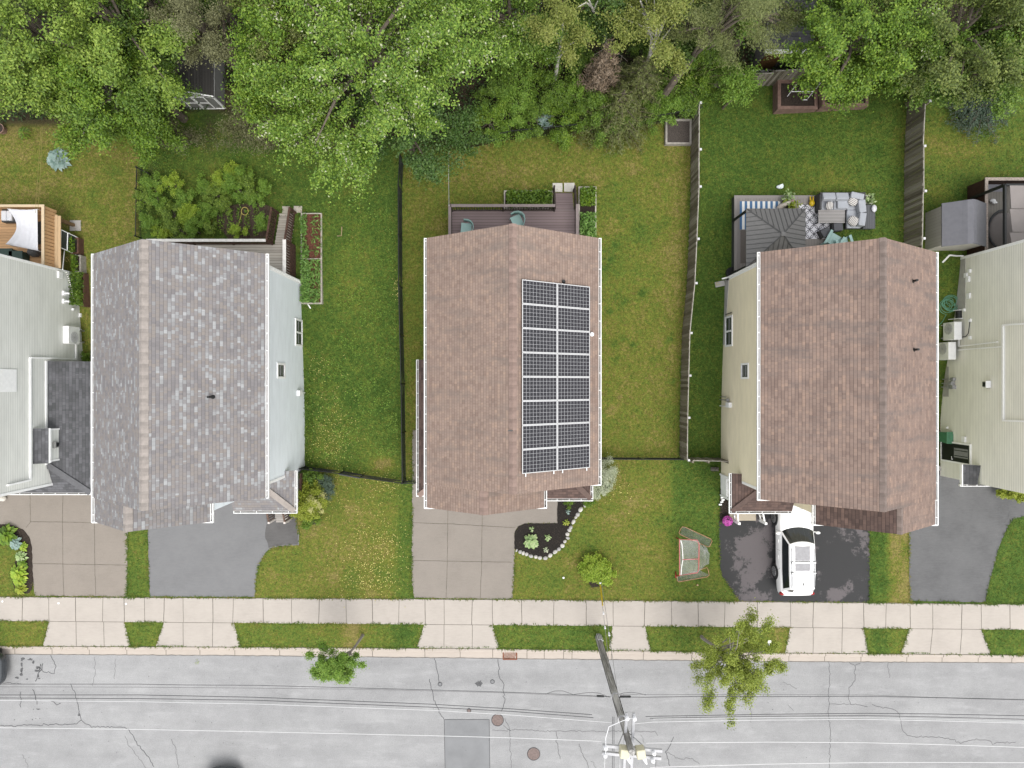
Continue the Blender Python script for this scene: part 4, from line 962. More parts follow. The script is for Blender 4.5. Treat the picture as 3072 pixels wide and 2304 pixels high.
# garage roof leaning on the wall, hipped round the front corner
gxe = A(272, 0, 2.4)[0]; gye = A(0, 1478, 2.35)[1]; gtop = A(0, 1084, 2.6)[1]; gz0, gz1 = 2.4, 3.05
p1 = wp(149, 1390)
hipc = (WA + .01, A(0, 1393, 2.9)[1], 2.95)
mb = MB()
mb.roofpoly([(gxe, gye, gz0), (gxe, gtop, gz0), (WA + .005, gtop, gz1), (WA + .005, hipc[1], gz1)], (0, 1, 0))
mb.roofpoly([(gxe, gye, gz0), (WA + .005, hipc[1], gz1), (WA + .005, YAf, 2.65), (WA + .005, YAf - .002, 2.65), (WA - 4, YAf - .002, 2.65), (WA - 4, gye, gz0)][::-1], (1, 0, 0))
gr_ = mb.build('garage_roof', [SH_DARK, WHITE], hA)
MB().beam((gxe, gye, gz0 + .03), (hipc[0], hipc[1], gz1 + .03), .3, .02).build('hip_cap', mat('dark_cap', srgb(122, 122, 125, .5), .9, .12), gr_)
MB().box(gxe + .25 - .6, WA, gye + .3, gtop - .15, -.2, 2.35).build('garage_wall', S_SAGE, hA)
MB().box(WA, WA + .05, hipc[1], gtop, gz1 + .02, gz1 + .12).build('wall_flashing', WHITE, hA)
gutter_y(hA, gxe, 1, gye - .02, gtop, gz0, w=.11, every=.62); gutter_x(hA, gye, WA - 4, gxe + .11, gz0, w=.11, every=.6)
# fireplace box with its own little roof
a = wp(142, 1290); yb0, yb1 = A(0, 1384, 3.4)[1], A(0, 1287, 3.4)[1]
bx = A(193, 0, 2.85)[0] - .0; bx = WA + .48
MB().box(WA, bx, yb0, yb1, 2.6, 3.75).build('fireplace_box', S_SAGE, hA)
mb = MB(); mb.roofpoly([(bx + .08, yb0 - .06, 3.72), (bx + .08, yb1 + .06, 3.72), (WA + .005, yb1 + .06, 4.0), (WA + .005, yb0 - .06, 4.0)], (0, 1, 0)); mb.build('fireplace_roof', [SH_DARK, WHITE], hA)
MB().box(bx, bx + .03, yb0 - .01, yb0 + .07, 2.8, 3.6).box(bx, bx + .03, yb1 - .07, yb1 + .01, 2.8, 3.6).box(bx, bx + .04, yb0, yb1, 2.72, 2.82).box(bx, bx + .1, yb0 - .05, yb1 + .05, 3.55, 3.64).build('corner_trim', WHITE, hA)
ym = (yb0 + yb1) / 2; MB().box(bx, bx + .12, ym - .14, ym + .14, 3.05, 3.32, 0).box(bx + .12, bx + .16, ym - .09, ym + .09, 3.1, 3.28, 1).box(bx + .02, bx + .17, ym - .16, ym + .16, 3.3, 3.34, 0).build('flue_vent', [mat('grey_metal2', (.3, .3, .29), .4, .2, metal=.6), BLACK], hA)
for (px_, py, s_) in ((177, 825, .17), (190, 880, .12), (190, 904, .12), (217, 928, .06), (239, 946, .1)):
    p = wp(px_, py, 0); mb = MB(); mb.box(WA, WA + .1, p[1] - s_, p[1] + s_, p[2] - s_ * .8, p[2] + s_ * .8)
    if s_ == .12: mb.tube([(WA + .08, p[1], p[2] + .02), (WA + .3, p[1], p[2] - .02)], .05, 8)
    mb.build('wall_vent', WHITEM, hA)
MB().tube([wp(216, 909), wp(230, 914), wp(246, 920)], .03, 6).build('wall_pipe', BLACK, hA)
p = wallX(WA, 2, 1130); MB().box(WA, WA + .04, p[1] - .7, p[1] + .35, p[2] - .9, p[2] + .1).build('window', WHITE, hA)

# ---------------------------------------------------------------- the sage house at the right edge
WE = 23.35
hE = thing('house', 'sage beige sided house cut by the right picture edge, with a black side door', 'house', (WE + 3, 0, 0))
YEr = A(0, 773, 1.7)[1]; YEf = -5.0
MB().box(WE, WE + 7.5, YEf, YEr, -.3, 6.6).build('wall', S_SAGE2, hE)
mb = MB(); mb.roofpoly([(WE - .05, YEf - .3, 6.65), (WE + 3.75, YEf - .3, 9.2), (WE + 3.75, YEr + .3, 9.2), (WE - .05, YEr + .3, 6.65)], (0, 1, 0)); mb.roofpoly([(WE + 7.6, YEf - .3, 6.65), (WE + 7.6, YEr + .3, 6.65), (WE + 3.75, YEr + .3, 9.2), (WE + 3.75, YEf - .3, 9.2)], (0, 1, 0))
mb.build('roof', [SH_DARK, WHITE], hE)
MB().box(WE - .03, WE + .1, YEr - .1, YEr + .03, 1.6, 6.5).build('corner_trim', WHITE, hE)
def we(px_, py, o=.05): p = wallX(WE, px_, py); return (WE - o, p[1], p[2])
downspout(hE, [we(2892, 768), we(2892, 768, .35), (WE - .95, we(2892, 768)[1] - .02, 2.2), (WE - 1.15, we(2892, 768)[1] - .35, 1.95)])
downspout(hE, [we(3080, 971), we(3012, 975), we(3012, 1262), we(3080, 1264)], .1, 'bay_trim')
downspout(hE, [we(2879, 1010), we(2879, 1039), we(2995, 1026)], .075, 'pipe_cover'); downspout(hE, [we(2876, 1050), we(3010, 1040)], .075, 'pipe_cover')
# stepped foundation
MB().box(WE - .02, WE + .1, A(0, 930, 1.5)[1], YEr - .02, -.2, 2.0).box(WE - .02, WE + .1, A(0, 1190, .6)[1], A(0, 1100, .6)[1], -.2, .72).build('foundation', CONC, hE)
for (px_, py, s_) in ((2911, 813, .09), (2900, 826, .12), (2906, 838, .14), (2908, 888, .14), (2894, 930, .07), (2912, 961, .08), (2912, 1013, .08), (2857, 1158, .08), (2843, 1283, .06), (2894, 1318, .15)):
    p = we(px_, py); mb = MB(); mb.box(WE - .09, WE, p[1] - s_, p[1] + s_, p[2] - s_ * .8, p[2] + s_ * .8); mb.build('wall_vent', WHITEM, hE)
MB().tube([we(2912, 965), we(2910, 985), we(2908, 1000), we(2900, 1010), we(2885, 1012)], .02, 6).build('wall_pipe', DKGREY, hE)
p = we(2966, 1153); MB().box(WE - .22, WE, p[1] - .14, p[1] + .14, p[2] - .12, p[2] + .14, 0).box(WE - .26, WE - .02, p[1] - .17, p[1] + .17, p[2] + .14, p[2] + .18, 1).box(WE - .24, WE - .22, p[1] - .1, p[1] + .1, p[2] - .1, p[2] + .1, 2).build('flue_vent', [mat('grey_metal2', (.3, .3, .29)), WHITEM, BLACK], hE)
mb = MB(); p = we(2850, 1150)
for dy, zz, s_ in ((0, 1.0, .12), (.22, 1.1, .09), (-.2, .8, .08)): mb.cyl((WE - .12, p[1] + dy, zz), s_, .22, 10); mb.tube([(WE - .12, p[1] + dy, 0), (WE - .12, p[1] + dy, zz)], .025, 6)
mb.box(WE - .2, WE, p[1] - .3, p[1] - .1, .9, 1.3); mb.build('gas_meter', mat('grey_metal3', (.33, .33, .34), .45, .25, metal=.4), hE)
# black side door with a glass pane
y0_, y1_ = A(0, 1382, .9)[1], A(0, 1329, .9)[1]; z0, z1 = .18, 2.35
mb = MB()
for b in ((y0_ - .08, y0_, z0, z1 + .08), (y1_, y1_ + .08, z0, z1 + .08), (y0_, y1_, z1, z1 + .08), (y0_, y1_, z0 - .06, z0)): mb.box(WE - .06, WE, *b)
dfr = mb.build('door', WHITE, hE)
MB().box(WE - .03, WE - .002, y0_, y1_, z0, z1).build('door_leaf', BLACK, dfr)
MB().box(WE - .04, WE - .03, y0_ + .22, y1_ - .22, z0 + 1.0, z1 - .12, 0).box(WE - .045, WE - .04, y0_ + .3, y0_ + .34, z0 + 1.02, z1 - .14, 1).box(WE - .045, WE - .04, y1_ - .36, y1_ - .32, z0 + 1.02, z1 - .14, 1).build('pane', [BLIND, GLASS], dfr)
MB().box(WE - .09, WE - .03, y0_ + .08, y0_ + .13, z0 + .85, z0 + .9).box(WE - .09, WE - .07, y0_ + .08, y0_ + .25, z0 + .86, z0 + .89).build('handle', WHITEM, dfr)
# small roof over the front corner
q = A(2887, 1455, 2.7); yq = A(0, 1453, 2.7)[1]; xq = q[0]
mb = MB(); mb.roofpoly([(xq, yq, 2.7), (WE + 4, yq, 2.7), (WE + 4, YEf - .005, 3.15), (xq + .45, YEf - .005, 3.15)], (1, 0, 0)); mb.roofpoly([(xq, yq, 2.7), (xq + .45, YEf - .005, 3.15), (WE - .005, A(0, 1395, 2.9)[1], 3.1), (xq, A(0, 1393, 2.7)[1], 2.7)], (0, 1, 0))
mb.build('porch_roof', [SH_DARK, WHITE], hE); gutter_x(hE, yq, xq - .1, WE + 4, 2.7, w=.11, every=.5)
MB().box(xq - .03, xq + .02, yq - .1, A(0, 1393, 2.7)[1], 2.55, 2.72).build('fascia', WHITE, hE)
MB().box(WE - .9, WE, A(0, 1412, .1)[1], A(0, 1398, .1)[1], 0, .1).build('door_sill', CONC, hE)

# ================================================================ FENCES
FENCEW = None
def fencemat():
    m, nt, b = nm('weathered_fence_wood'); t = NT(nt); v = t.coord('Object')
    g = t.n('ShaderNodeNewGeometry').outputs['Random Per Island']
    ns = t.noise(t.scaled(v, (14, 14, 1.2)), 1.5, 5, .65)
    k = t.math('ADD', t.math('MULTIPLY', g, .5), t.math('MULTIPLY', ns, .6))
    t.link(t.ramp(k, [(.2, (.07, .06, .042)), (.55, (.165, .148, .112)), (.9, (.27, .25, .21))]), b.inputs['Base Color'])
    b.inputs['Roughness'].default_value = .9; b.inputs['Specular IOR Level'].default_value = .15; return m
FENCEW = fencemat(); POSTCAP = mat('white_post_cap', (.5, .5, .5), .5, .1)
def board_fence(name, label, pts, h, side, step_drop=(), bw=.14, post_every=2.4, caps=True, rail=True, group=None):
    """boards nailed along pts, posts and rails on the given side (+1 = left of travel)"""
    root = thing(name, label, 'fence', pts[0], group); rr = random.Random(int(abs(pts[0][0]) * 37))
    bo = MB(); ra = MB(); posts = []
    for i in range(len(pts) - 1):
        a, b = Vector(pts[i]), Vector(pts[i + 1]); d = b - a; L = d.length; dn = d.normalized(); nrm = Vector((-dn.y, dn.x, 0)) * side
        n = int(L / bw); hh = h[i] if isinstance(h, (list, tuple)) else h
        for j in range(n):
            p = a.lerp(b, (j + .5) / n); ang = math.atan2(dn.y, dn.x); z = hh + rr.uniform(-.03, .03)
            off = nrm * (-.01 if j % 2 else .012)
            bo.obox((p.x + off.x, p.y + off.y, p.z + z / 2), (bw * .96, .018, z), ang)
        for zz in (.35, hh - .22):
            if rail: ra.beam(a + nrm * .05 + Vector((0, 0, zz)), b + nrm * .05 + Vector((0, 0, zz)), .05, .08)
        ra.beam(a + nrm * .03 + Vector((0, 0, hh - .03)), b + nrm * .03 + Vector((0, 0, hh - .03)), .035, .09, 1)
        posts.append((b if i < len(pts) - 2 or True else b, hh, nrm))
        if i == 0: posts.append((a, hh, nrm))
    bo.build('boards', FENCEW, root); ra.build('rails', [FENCEW, mat('pale_rail', (.33, .31, .27), .8, .25, 4)], root)
    for p, hh, nrm in posts:
        mb = MB(); q = p + nrm * .1; mb.box(q.x - .05, q.x + .05, q.y - .05, q.y + .05, p.z - .2, p.z + hh + .02, 0)
        if caps: mb.box(q.x - .055, q.x + .055, q.y - .055, q.y + .055, p.z + hh + .02, p.z + hh + .06, 1)
        mb.build('post', [FENCEW, POSTCAP], root)
    return root
board_fence('wooden_fence', 'weathered board fence with white post caps between the solar house and the cream house', [P(x, y) for x, y in ((2073, 344), (2072, 478), (2072, 585), (2066, 735), (2060, 862), (2046, 1005), (2043, 1128), (2040, 1249), (2039, 1371))], 1.45, 1)
board_fence('wooden_fence', 'tall leaning weathered board fence between the cream house yard and the grey shed', [P(x, y) for x, y in ((2735, 240), (2719, 347), (2713, 470), (2713, 600), (2711, 735), (2707, 790))], [1.75, 1.5, 1.55, 1.5, 1.5], 1)
board_fence('wooden_fence', 'dark board fence across the back behind the brick planters', [P(x, y) for x, y in ((2092, 262), (2190, 262), (2290, 258), (2420, 250), (2560, 244), (2733, 240))], [1.3, 1.4, 1.6, 1.7, 1.75], 1, caps=False)
board_fence('wooden_fence', 'short weathered cross fence touching the cream house wall', [T(2, 2, 1508, 634), T(2, 2, 1640, 636), T(2, 2, 1812, 640)], 1.25, -1, caps=False)
def chain_fence(label, pts, h=1.15, every=2.6, gate=None):
    root = thing('chain_link_fence', label, 'fence', pts[0]); mesh = MB(); ra = MB(); post = []
    rr = random.Random(int(abs(pts[0][1] * 91)))
    for i in range(len(pts) - 1):
        a, b = Vector(pts[i]), Vector(pts[i + 1]); L = (b - a).length; d = (b - a).normalized(); nrm = Vector((-d.y, d.x, 0))
        up = Vector((0, 0, h)); s = 0.0; st = .055
        ra.tube([a + up, b + up], .024, 6); ra.tube([a + Vector((0, 0, .06)), b + Vector((0, 0, .06))], .008, 4)
        n = int(L / st); r = .0045
        for j in range(n):                      # two families of slanting wires
            for sg in (1, -1):
                s0 = j * st; s1 = s0 + sg * h * .62
                t0, t1 = 0, 1
                if s1 > L: t1 = (L - s0) / (s1 - s0); s1 = L
                if s1 < 0: t1 = s0 / (s0 - s1); s1 = 0
                p, q = a + d * s0 + Vector((0, 0, .05)), a + d * s1 + Vector((0, 0, .05 + (h - .06) * t1))
                e = Vector((0, 0, 1)).cross(nrm) * r; w = nrm * r
                vs = [p + e, p - e + w, p - e - w, q + e, q - e + w, q - e - w]
                mesh.add(vs, [(0, 1, 4, 3), (1, 2, 5, 4), (2, 0, 3, 5)])
        k = max(1, round(L / every))
        for j in range(k + (i == len(pts) - 2)): post.append(a + d * (L * j / k))
    mesh.build('mesh', BLACK, root); ra.build('top_rail', BLACK, root)
    for p in post:
        mb = MB(); mb.tube([p - Vector((0, 0, .1)), p + Vector((0, 0, h + .06))], .035, 8); mb.ell((p.x, p.y, p.z + h + .07), .045, n=8, k=4); mb.build('post', BLACK, root)
    if gate:
        a, b = Vector(gate[0]), Vector(gate[1]); mb = MB()
        mb.tube([a + Vector((0, 0, .1)), a + Vector((0, 0, h)), b + Vector((0, 0, h)), b + Vector((0, 0, .1))], .03, 6, closed=True)
        for j in range(14): mb.tube([a.lerp(b, j / 13) + Vector((0, 0, .1)), a.lerp(b, j / 13) + Vector((0, 0, h))], .008, 4)
        mb.build('gate', DKGREY, root)
    return root
chain_fence('long black chain link fence between the weedy yard and the solar house', [T(1, 0, 1275, 1400), T(1, 1, 1262, 0), T(1, 1, 1265, 830), T(1, 1, 1285, 1659), T(1, 2, 1295, 820)], 1.2)
chain_fence('black chain link cross fence with a gate beside the pale blue house', [T(1, 2, 430, 712), T(1, 2, 760, 752), T(1, 2, 935, 784), T(1, 2, 1290, 835), T(1, 2, 1398, 832)], 1.0, gate=(T(1, 2, 765, 760), T(1, 2, 932, 790)))
chain_fence('black chain link rear fence below the brush behind the solar house', [T(1, 0, 1750, 1300), T(2, 0, 0, 1205), T(2, 0, 460, 1160), T(2, 0, 800, 1125), T(2, 0, 1185, 1085), T(2, 0, 1580, 1010)], 1.2)
chain_fence('short black chain link fence from the solar house to the board fence', [T(2, 2, 750, 633), T(2, 2, 1090, 635), T(2, 2, 1440, 637)], .9)
chain_fence('short black chain link fence on the left back lawn', [T(0, 0, 1330, 1525), T(0, 0, 1232, 1475), T(0, 0, 1228, 1659), T(0, 1, 1222, 400)], .55)

# ================================================================ DECKS AND YARD FURNITURE
def railing(root, a, b, h, mcap, mbal, capw=.14, every=.13, name='railing', balw=.035, low=.08, postm=None):
    a, b = Vector(a), Vector(b); L = (b - a).length; d = (b - a).normalized(); up = Vector((0, 0, 1)); mb = MB()
    mb.beam(a + up * h, b + up * h, capw, .04, 0)
    mb.beam(a + up * (h - .1), b + up * (h - .1), .04, .08, 1); mb.beam(a + up * low, b + up * low, .04, .07, 1)
    n = max(1, int(L / every))
    for j in range(n + 1):
        p = a.lerp(b, j / n); mb.obox(p + up * (low + h - .1) / 2, (balw, balw, h - .1 - low), math.atan2(d.y, d.x), 1)
    for j in range(max(2, int(L / 1.8) + 1)):
        p = a.lerp(b, j / max(1, int(L / 1.8))); mb.obox(p + up * (h - .02) / 2, (.09, .09, h - .02), 0, 1)
    return mb.build(name, [mcap, mbal], root)
DKB = planks('grey_brown_deck_boards', srgb(132, 117, 117, .8), 'Y', .145, .1, .12, gapk=.35)
CAPG = mat('taupe_rail_cap', srgb(146, 134, 132, .62), .8, .1, 4); BALD = mat('dark_baluster', (.045, .035, .03), .8, .3)
# -- deck of the solar house
zf = 1.75; zc = 2.72
x0, x1 = A(1348, 0, zc)[0], A(1733, 0, zc)[0]; yr = A(0, 631, zf)[1]
dk = thing('wooden_deck', 'grey brown deck with railings and a short stair behind the solar house', 'deck', ((x0 + x1) / 2, yr - 1.5, 0))
MB().box(x0, x1, 6.1, yr, zf - .04, zf).build('deck_floor', DKB, dk)
MB().box(x0, x1, yr, yr + .04, zf - .3, zf - .005).box(x0 - .04, x0, 6.1, yr, zf - .3, zf - .005).box(x1, x1 + .04, 6.1, yr, zf - .3, zf - .005).build('fascia', CAPG, dk)
xs0 = A(1666, 0, zc)[0]
railing(dk, (x0 + .05, yr - .02, zf), (xs0, yr - .02, zf), .97, CAPG, BALD); railing(dk, (x0 + .02, 6.2, zf), (x0 + .02, yr + .05, zf), .97, CAPG, BALD); railing(dk, (x1 - .02, 6.2, zf), (x1 - .02, yr + .05, zf), .97, CAPG, BALD)
mb = MB()
gz_ = P(1695, 580)[2]; nst = 5; sxa, sxb = xs0 + .06, x1 - .1
for i in range(nst):
    z = zf - (zf - gz_) * (i + .6) / (nst + .2); mb.box(sxa, sxb, yr + .23 * i + .02, yr + .23 * (i + 1) + .01, z - .05, z); mb.box(sxa, sxb, yr + .23 * i + .02, yr + .23 * i + .04, z - .18, z - .05)
mb.build('stairs', DKB, dk)
for sx in (sxa - .05, sxb + .07):
    mb = MB(); mb.beam((sx, yr + .02, zf + .85), (sx, yr + 1.25, gz_ + .95), .07, .05)
    for j in range(8): f = (j + .5) / 8; y_ = yr + 1.2 * f; mb.box(sx - .018, sx + .018, y_ - .018, y_ + .018, gz_ + .2, zf + .8 - (zf - .1 - gz_) * f)
    mb.box(sx - .045, sx + .045, yr + 1.2, yr + 1.29, gz_, gz_ + 1.0); mb.build('stair_railing', BALD, dk)
for sx in (x0 + .1, (x0 + x1) / 2, x1 - .1): MB().box(sx - .07, sx + .07, yr - .2, yr - .06, .2, zf - .04).build('post', BALD, dk)
for i, (a, b) in enumerate((((1658, 550), (1687, 576)), ((1692, 549), (1723, 575)))):
    p, q = P(*a), P(*b); o = MB().prism(rough([(p[0], p[1], 0), (q[0], p[1], 0), (q[0], q[1], 0), (p[0], q[1], 0)], .2, .012, i), p[2] - .05, p[2] + .04).build('paving_slab', concmat('white_slab', (.48, .46, .42), speck=.06), loc=((p[0] + q[0]) / 2, (p[1] + q[1]) / 2, p[2]))
    tag(o, ('left', 'right')[i] + ' one of two white slabs at the foot of the deck stair', 'paving slab', 'white slabs below the deck stair')
MINT = mat('mint_plastic', srgb(170, 205, 200, .6), .45, .05); MINTD = mat('beige_rim', srgb(200, 192, 180, .6), .5, .05)
def chair(label, c, rz, s=1.0, m=MINT):
    """moulded tub chair: seat, curved back with arms, four splayed legs"""
    root = thing('garden_chair', label, 'chair', c, 'mint plastic garden chairs')
    R = Matrix.Rotation(rz, 3, 'Z'); C = Vector(c)
    def Q(x, y, z): return C + R @ Vector((x * s, y * s, z * s))
    mb = MB(); n = 9
    mb.add([Q(-.26, -.25, .40), Q(.26, -.25, .42), Q(.26, .22, .36), Q(-.26, .22, .36), Q(-.26, -.25, .37), Q(.26, -.25, .39), Q(.26, .22, .33), Q(-.26, .22, .33)], [(0, 1, 2, 3), (7, 6, 5, 4), (0, 4, 5, 1), (2, 6, 7, 3), (1, 5, 6, 2), (3, 7, 4, 0)]); mb.build('seat', m, root, bevel=.01)
    vs = []; 
    for i in range(n):
        f = i / (n - 1); t = math.pi * (1.16 * f - .08); x = .33 * math.cos(t); y = -.05 + .34 * math.sin(t); hz = .62 + .24 * math.sin(math.pi * f) ** 2
        for (k, zz) in ((1, .36), (1.12, hz), (1.2, hz), (1.05, .36)): vs.append(Q(x * k, y * k, zz))
    fs = []
    for i in range(n - 1):
        for j in range(4): fs.append((i * 4 + j, i * 4 + (j + 1) % 4, (i + 1) * 4 + (j + 1) % 4, (i + 1) * 4 + j))
    fs += [(0, 1, 2, 3), ((n - 1) * 4 + 3, (n - 1) * 4 + 2, (n - 1) * 4 + 1, (n - 1) * 4)]
    MB().add(vs, fs).build('backrest', m, root, smooth=True)
    for lx, ly in ((-.22, -.2), (.22, -.2), (.22, .18), (-.22, .18)): MB().tube([Q(lx, ly, .37), Q(lx * 1.25, ly * 1.25, 0)], [.022 * s, .018 * s], 6).build('leg', m, root)
    return root
chair('mint tub chair on the deck near its left railing', A(1400, 688, zf + .35)[:2] + (zf,), rad(-95), 1.15)
chair('mint tub chair turned sideways at the middle of the deck', A(1552, 664, zf + .35)[:2] + (zf,), rad(-65), 1.15)

# -- raised beds with timber frames
FR = mat('pale_timber_frame', (.4, .37, .32), .85, .2, 6); FRG = mat('grey_timber_frame', (.27, .25, .22), .85, .25, 6)
def raised_bed(label, p, q, h=.28, t=.07, fm=FR, soil=SOIL, divs=(), name='raised_bed', rz=0):
    (xa, ya, z), (xb, yb, _) = p, q
    xa, xb = sorted((xa, xb)); ya, yb = sorted((ya, yb)); z = max(p[2], q[2])
    root = thing(name, label, 'raised bed', ((xa + xb) / 2, (ya + yb) / 2, z)); mb = MB()
    mb.box(xa, xb, ya, ya + t, z - .6, z + h); mb.box(xa, xb, yb - t, yb, z - .6, z + h); mb.box(xa, xa + t, ya + t, yb - t, z - .6, z + h - .003); mb.box(xb - t, xb, ya + t, yb - t, z - .6, z + h - .003)
    for d in divs: yy = ya + (yb - ya) * d; mb.box(xa + t, xb - t, yy - t / 2, yy + t / 2, z, z + h - .006)
    mb.build('frame', fm, root)
    g = MB(); nx, ny = max(4, int((xb - xa) / .12)), max(4, int((yb - ya) / .12)); rr = random.Random(int(abs(xa * 100)))
    for i in range(nx + 1):
        for j in range(ny + 1): g.v.append((xa + t + (xb - xa - 2 * t) * i / nx, ya + t + (yb - ya - 2 * t) * j / ny, z + h - .08 + rr.uniform(-.025, .025)))
    for i in range(nx):
        for j in range(ny): k = i * (ny + 1) + j; g.f.append([k, k + ny + 1, k + ny + 2, k + 1]); g.m.append(0); g.uv.append(None)
    g.build('soil', soil, root, smooth=True)
    return root
bedA = raised_bed('long timber bed of green plants against the solar house deck', P(1512, 576), P(1657, 630))
bedB = raised_bed('narrow divided timber bed right of the solar house deck', P(1734, 564), P(1787, 745), divs=(.42,))
bedC = raised_bed('grey timber bed of bare soil in the corner by the board fence', T(2, 0, 1316, 1045), T(2, 0, 1540, 1262), fm=FRG, t=.1, soil=mat('stony_soil', (.06, .05, .043), .95, .6, 30, 1, 60))
REDM = mat('red_mulch', (.1, .038, .024), .95, .5, 12, 1, 40)
bedD = raised_bed('long white framed bed of lilies and red mulch beside the pale blue house', T(1, 1, 396, 188), T(1, 1, 582, 970), h=.16, t=.045, soil=REDM, divs=(.495,))
BRK = mat('pinkish_block', srgb(150, 122, 110, .5), .9, .25, 5, .4, 30)
bedE = raised_bed('pinkish block planter with a white trellis at the back fence', T(3, 0, 40, 738), T(3, 0, 400, 970), h=.4, t=.17, fm=BRK)
bedF = raised_bed('pinkish block planter partly covered by the bright maple', T(3, 0, 412, 745), T(3, 0, 830, 945), h=.42, t=.15, fm=BRK)
p, q = T(3, 0, 150, 862, .4), T(3, 0, 340, 862, .4)
tr = thing('garden_trellis', 'white metal trellis leaning in the pinkish block planter', 'trellis', p)
mb = MB(); a, b = Vector(p), Vector(q); up = Vector((.15, .35, 1.15))
for f in (0, .5, 1): mb.tube([a + up * f, b + up * f], .022, 6)
for s_ in (0, 1): mb.tube([a.lerp(b, s_) - Vector((0, 0, .4)), a.lerp(b, s_) + up], .018, 6)
mb.build('bars', WHITEM, tr)

# -- deck and stair of the grey roofed house
OLDB = planks('weathered_white_boards', srgb(196, 188, 176, .62), 'Y', .14, .09, .3, gapk=.22, streak=.5)
RUST = mat('peeling_brown_paint', (.075, .04, .028), .85, .6, 9); RUSTW = mat('worn_white_cap', (.58, .56, .53), .8, .15, 6)
zf = 1.55; zc = 2.5
xr_ = A(853, 0, zc)[0]; yr = A(0, 721, zc)[1]
d2 = thing('wooden_deck', 'weathered deck with peeling brown railings and a stair behind the grey roofed house', 'deck', (xr_ - 3, yr - 1, 0))
MB().box(xr_ - 7, xr_ - .03, 5.5, yr, zf - .04, zf).build('deck_floor', OLDB, d2)
xst = A(797, 0, zc)[0]
railing(d2, (xr_ - 7, yr, zf), (xst, yr, zf), zc - zf, RUSTW, RUST); railing(d2, (xr_, 5.55, zf), (xr_, yr + .05, zf), zc - zf, RUSTW, RUST, capw=.17, balw=.07)
mb = MB(); gzz = P(860, 645)[2]
for j in range(22): y_ = 5.55 + (yr - 5.5) * j / 21.; mb.box(xr_ - .02, xr_ + .02, y_ - .035, y_ + .035, gzz, zf)
mb.build('deck_skirt', RUST, d2)
yb_ = P(0, 642)[1]; nst = 8; mb = MB(); sb0 = A(838, 0, 1.0)[0]; sb1 = A(886, 0, 1.0)[0]
for i in range(nst):
    f = i / nst; z = zf - (zf - gzz) * (i + .9) / (nst + .2); y0_ = yr + (yb_ - yr) * f; y1_ = yr + (yb_ - yr) * (i + 1.08) / nst
    mb.box(xst + .1, xr_ - .05, y0_, y1_, z - .05, z); mb.box(xst + .1, xr_ - .05, y0_ + .01, y0_ + .03, z - .18, z - .05)
mb.build('stairs', OLDB, d2)
for sx, w in ((xst + .03, .07), (xr_ + .02, .07)):
    mb = MB(); a, b = Vector((sx, yr + .02, zf + .95)), Vector((sx, yb_ + .05, gzz + 1.0)); mb.beam(a, b, .1, .05)
    mb.beam(a - Vector((0, 0, .8)), b - Vector((0, 0, .8)), .05, .09)
    for j in range(13): q = a.lerp(b, (j + .5) / 13); mb.box(q.x - .02, q.x + .02, q.y - .04, q.y + .04, q.z - .85, q.z)
    mb.box(sx - .05, sx + .05, yb_, yb_ + .1, gzz, gzz + 1.02); mb.build('stair_railing', RUST, d2)
for i, (a, b) in enumerate((((847, 619), (869, 640)), ((882, 618), (906, 639)))):
    p, q = P(*a), P(*b); o = MB().prism(rough([(p[0], p[1], 0), (q[0], p[1], 0), (q[0], q[1], 0), (p[0], q[1], 0)], .15, .03, 7 + i), p[2] - .05, p[2] + .03).build('paving_slab', concmat('stained_slab', (.34, .31, .26), speck=.1, big=.25), loc=p)
    tag(o, ('left', 'right')[i] + ' stained slab at the foot of the weathered deck stair', 'paving slab', 'stained slabs below the weathered stair')
HOSEY = mat('yellow_hose', (.42, .34, .1), .6, .1)
p0 = Vector(T(0, 1, 2050, 350, .08)); pts = [p0, Vector(T(0, 1, 2070, 250, .1)), Vector(T(0, 1, 2085, 190, .1))] + [Vector(T(0, 1, 2115 + 30 * math.cos(t), 165 + 34 * math.sin(t), .1 + .01 * t)) for t in [math.pi + .5 * k for k in range(26)]]
tag(MB().tube(pts, .018, 6).build('garden_hose', HOSEY, loc=p0), 'yellow hose coiled on the bare vegetable bed', 'hose')
p0 = T(1, 1, 740, 300, .05); tag(MB().tube([T(1, 1, 700, 380, .04), T(1, 1, 738, 378, .05), T(1, 1, 742, 300, .05)], .02, 5).build('garden_stake', mat('tan_wood', (.35, .26, .16), .8, .2), loc=p0), 'thin tan stakes lying in the weedy lawn', 'stake')

# -- deck of the left house
NEWB = planks('orange_cedar_boards', srgb(204, 164, 122, .66), 'Y', .145, .07, .35, gapk=.35, streak=.6); CEDC = mat('pale_new_timber', srgb(238, 215, 180, .56), .7, .08, 5)
zf, zc = 2.12, 2.98
xr_ = A(128, 0, zc)[0]; yr = A(0, 617, zc)[1]
d1 = thing('wooden_deck', 'new cedar deck with pale rail caps at the left edge', 'deck', (xr_ - 2, yr - 1, 0))
MB().box(xr_ - 6, xr_, YAr + .02, yr, zf - .05, zf).build('deck_floor', NEWB, d1)
mb = MB(); mb.box(xr_ - 6, xr_ - .07, yr - .06, yr + .06, zc - .04, zc); mb.box(xr_ - .07, xr_ + .07, YAr + .1, yr + .06, zc - .04, zc); mb.build('rail_cap', CEDC, d1)
mb = MB()
for j in range(17): zz = zf + .08; y_ = YAr + .15 + (yr - YAr - .2) * j / 16.; mb.box(xr_ - .02, xr_ + .02, y_ - .065, y_ + .065, zf - .1, zc - .04)
for j in range(36): x_ = xr_ - .1 - j * .16; mb.box(x_ - .065, x_ + .065, yr - .02, yr + .02, zf - .1, zc - .04)
mb.build('rail_boards', planks('orange_cedar_wall', srgb(210, 170, 126, .66), 'Z', 9, .0, .3, streak=.6), d1)
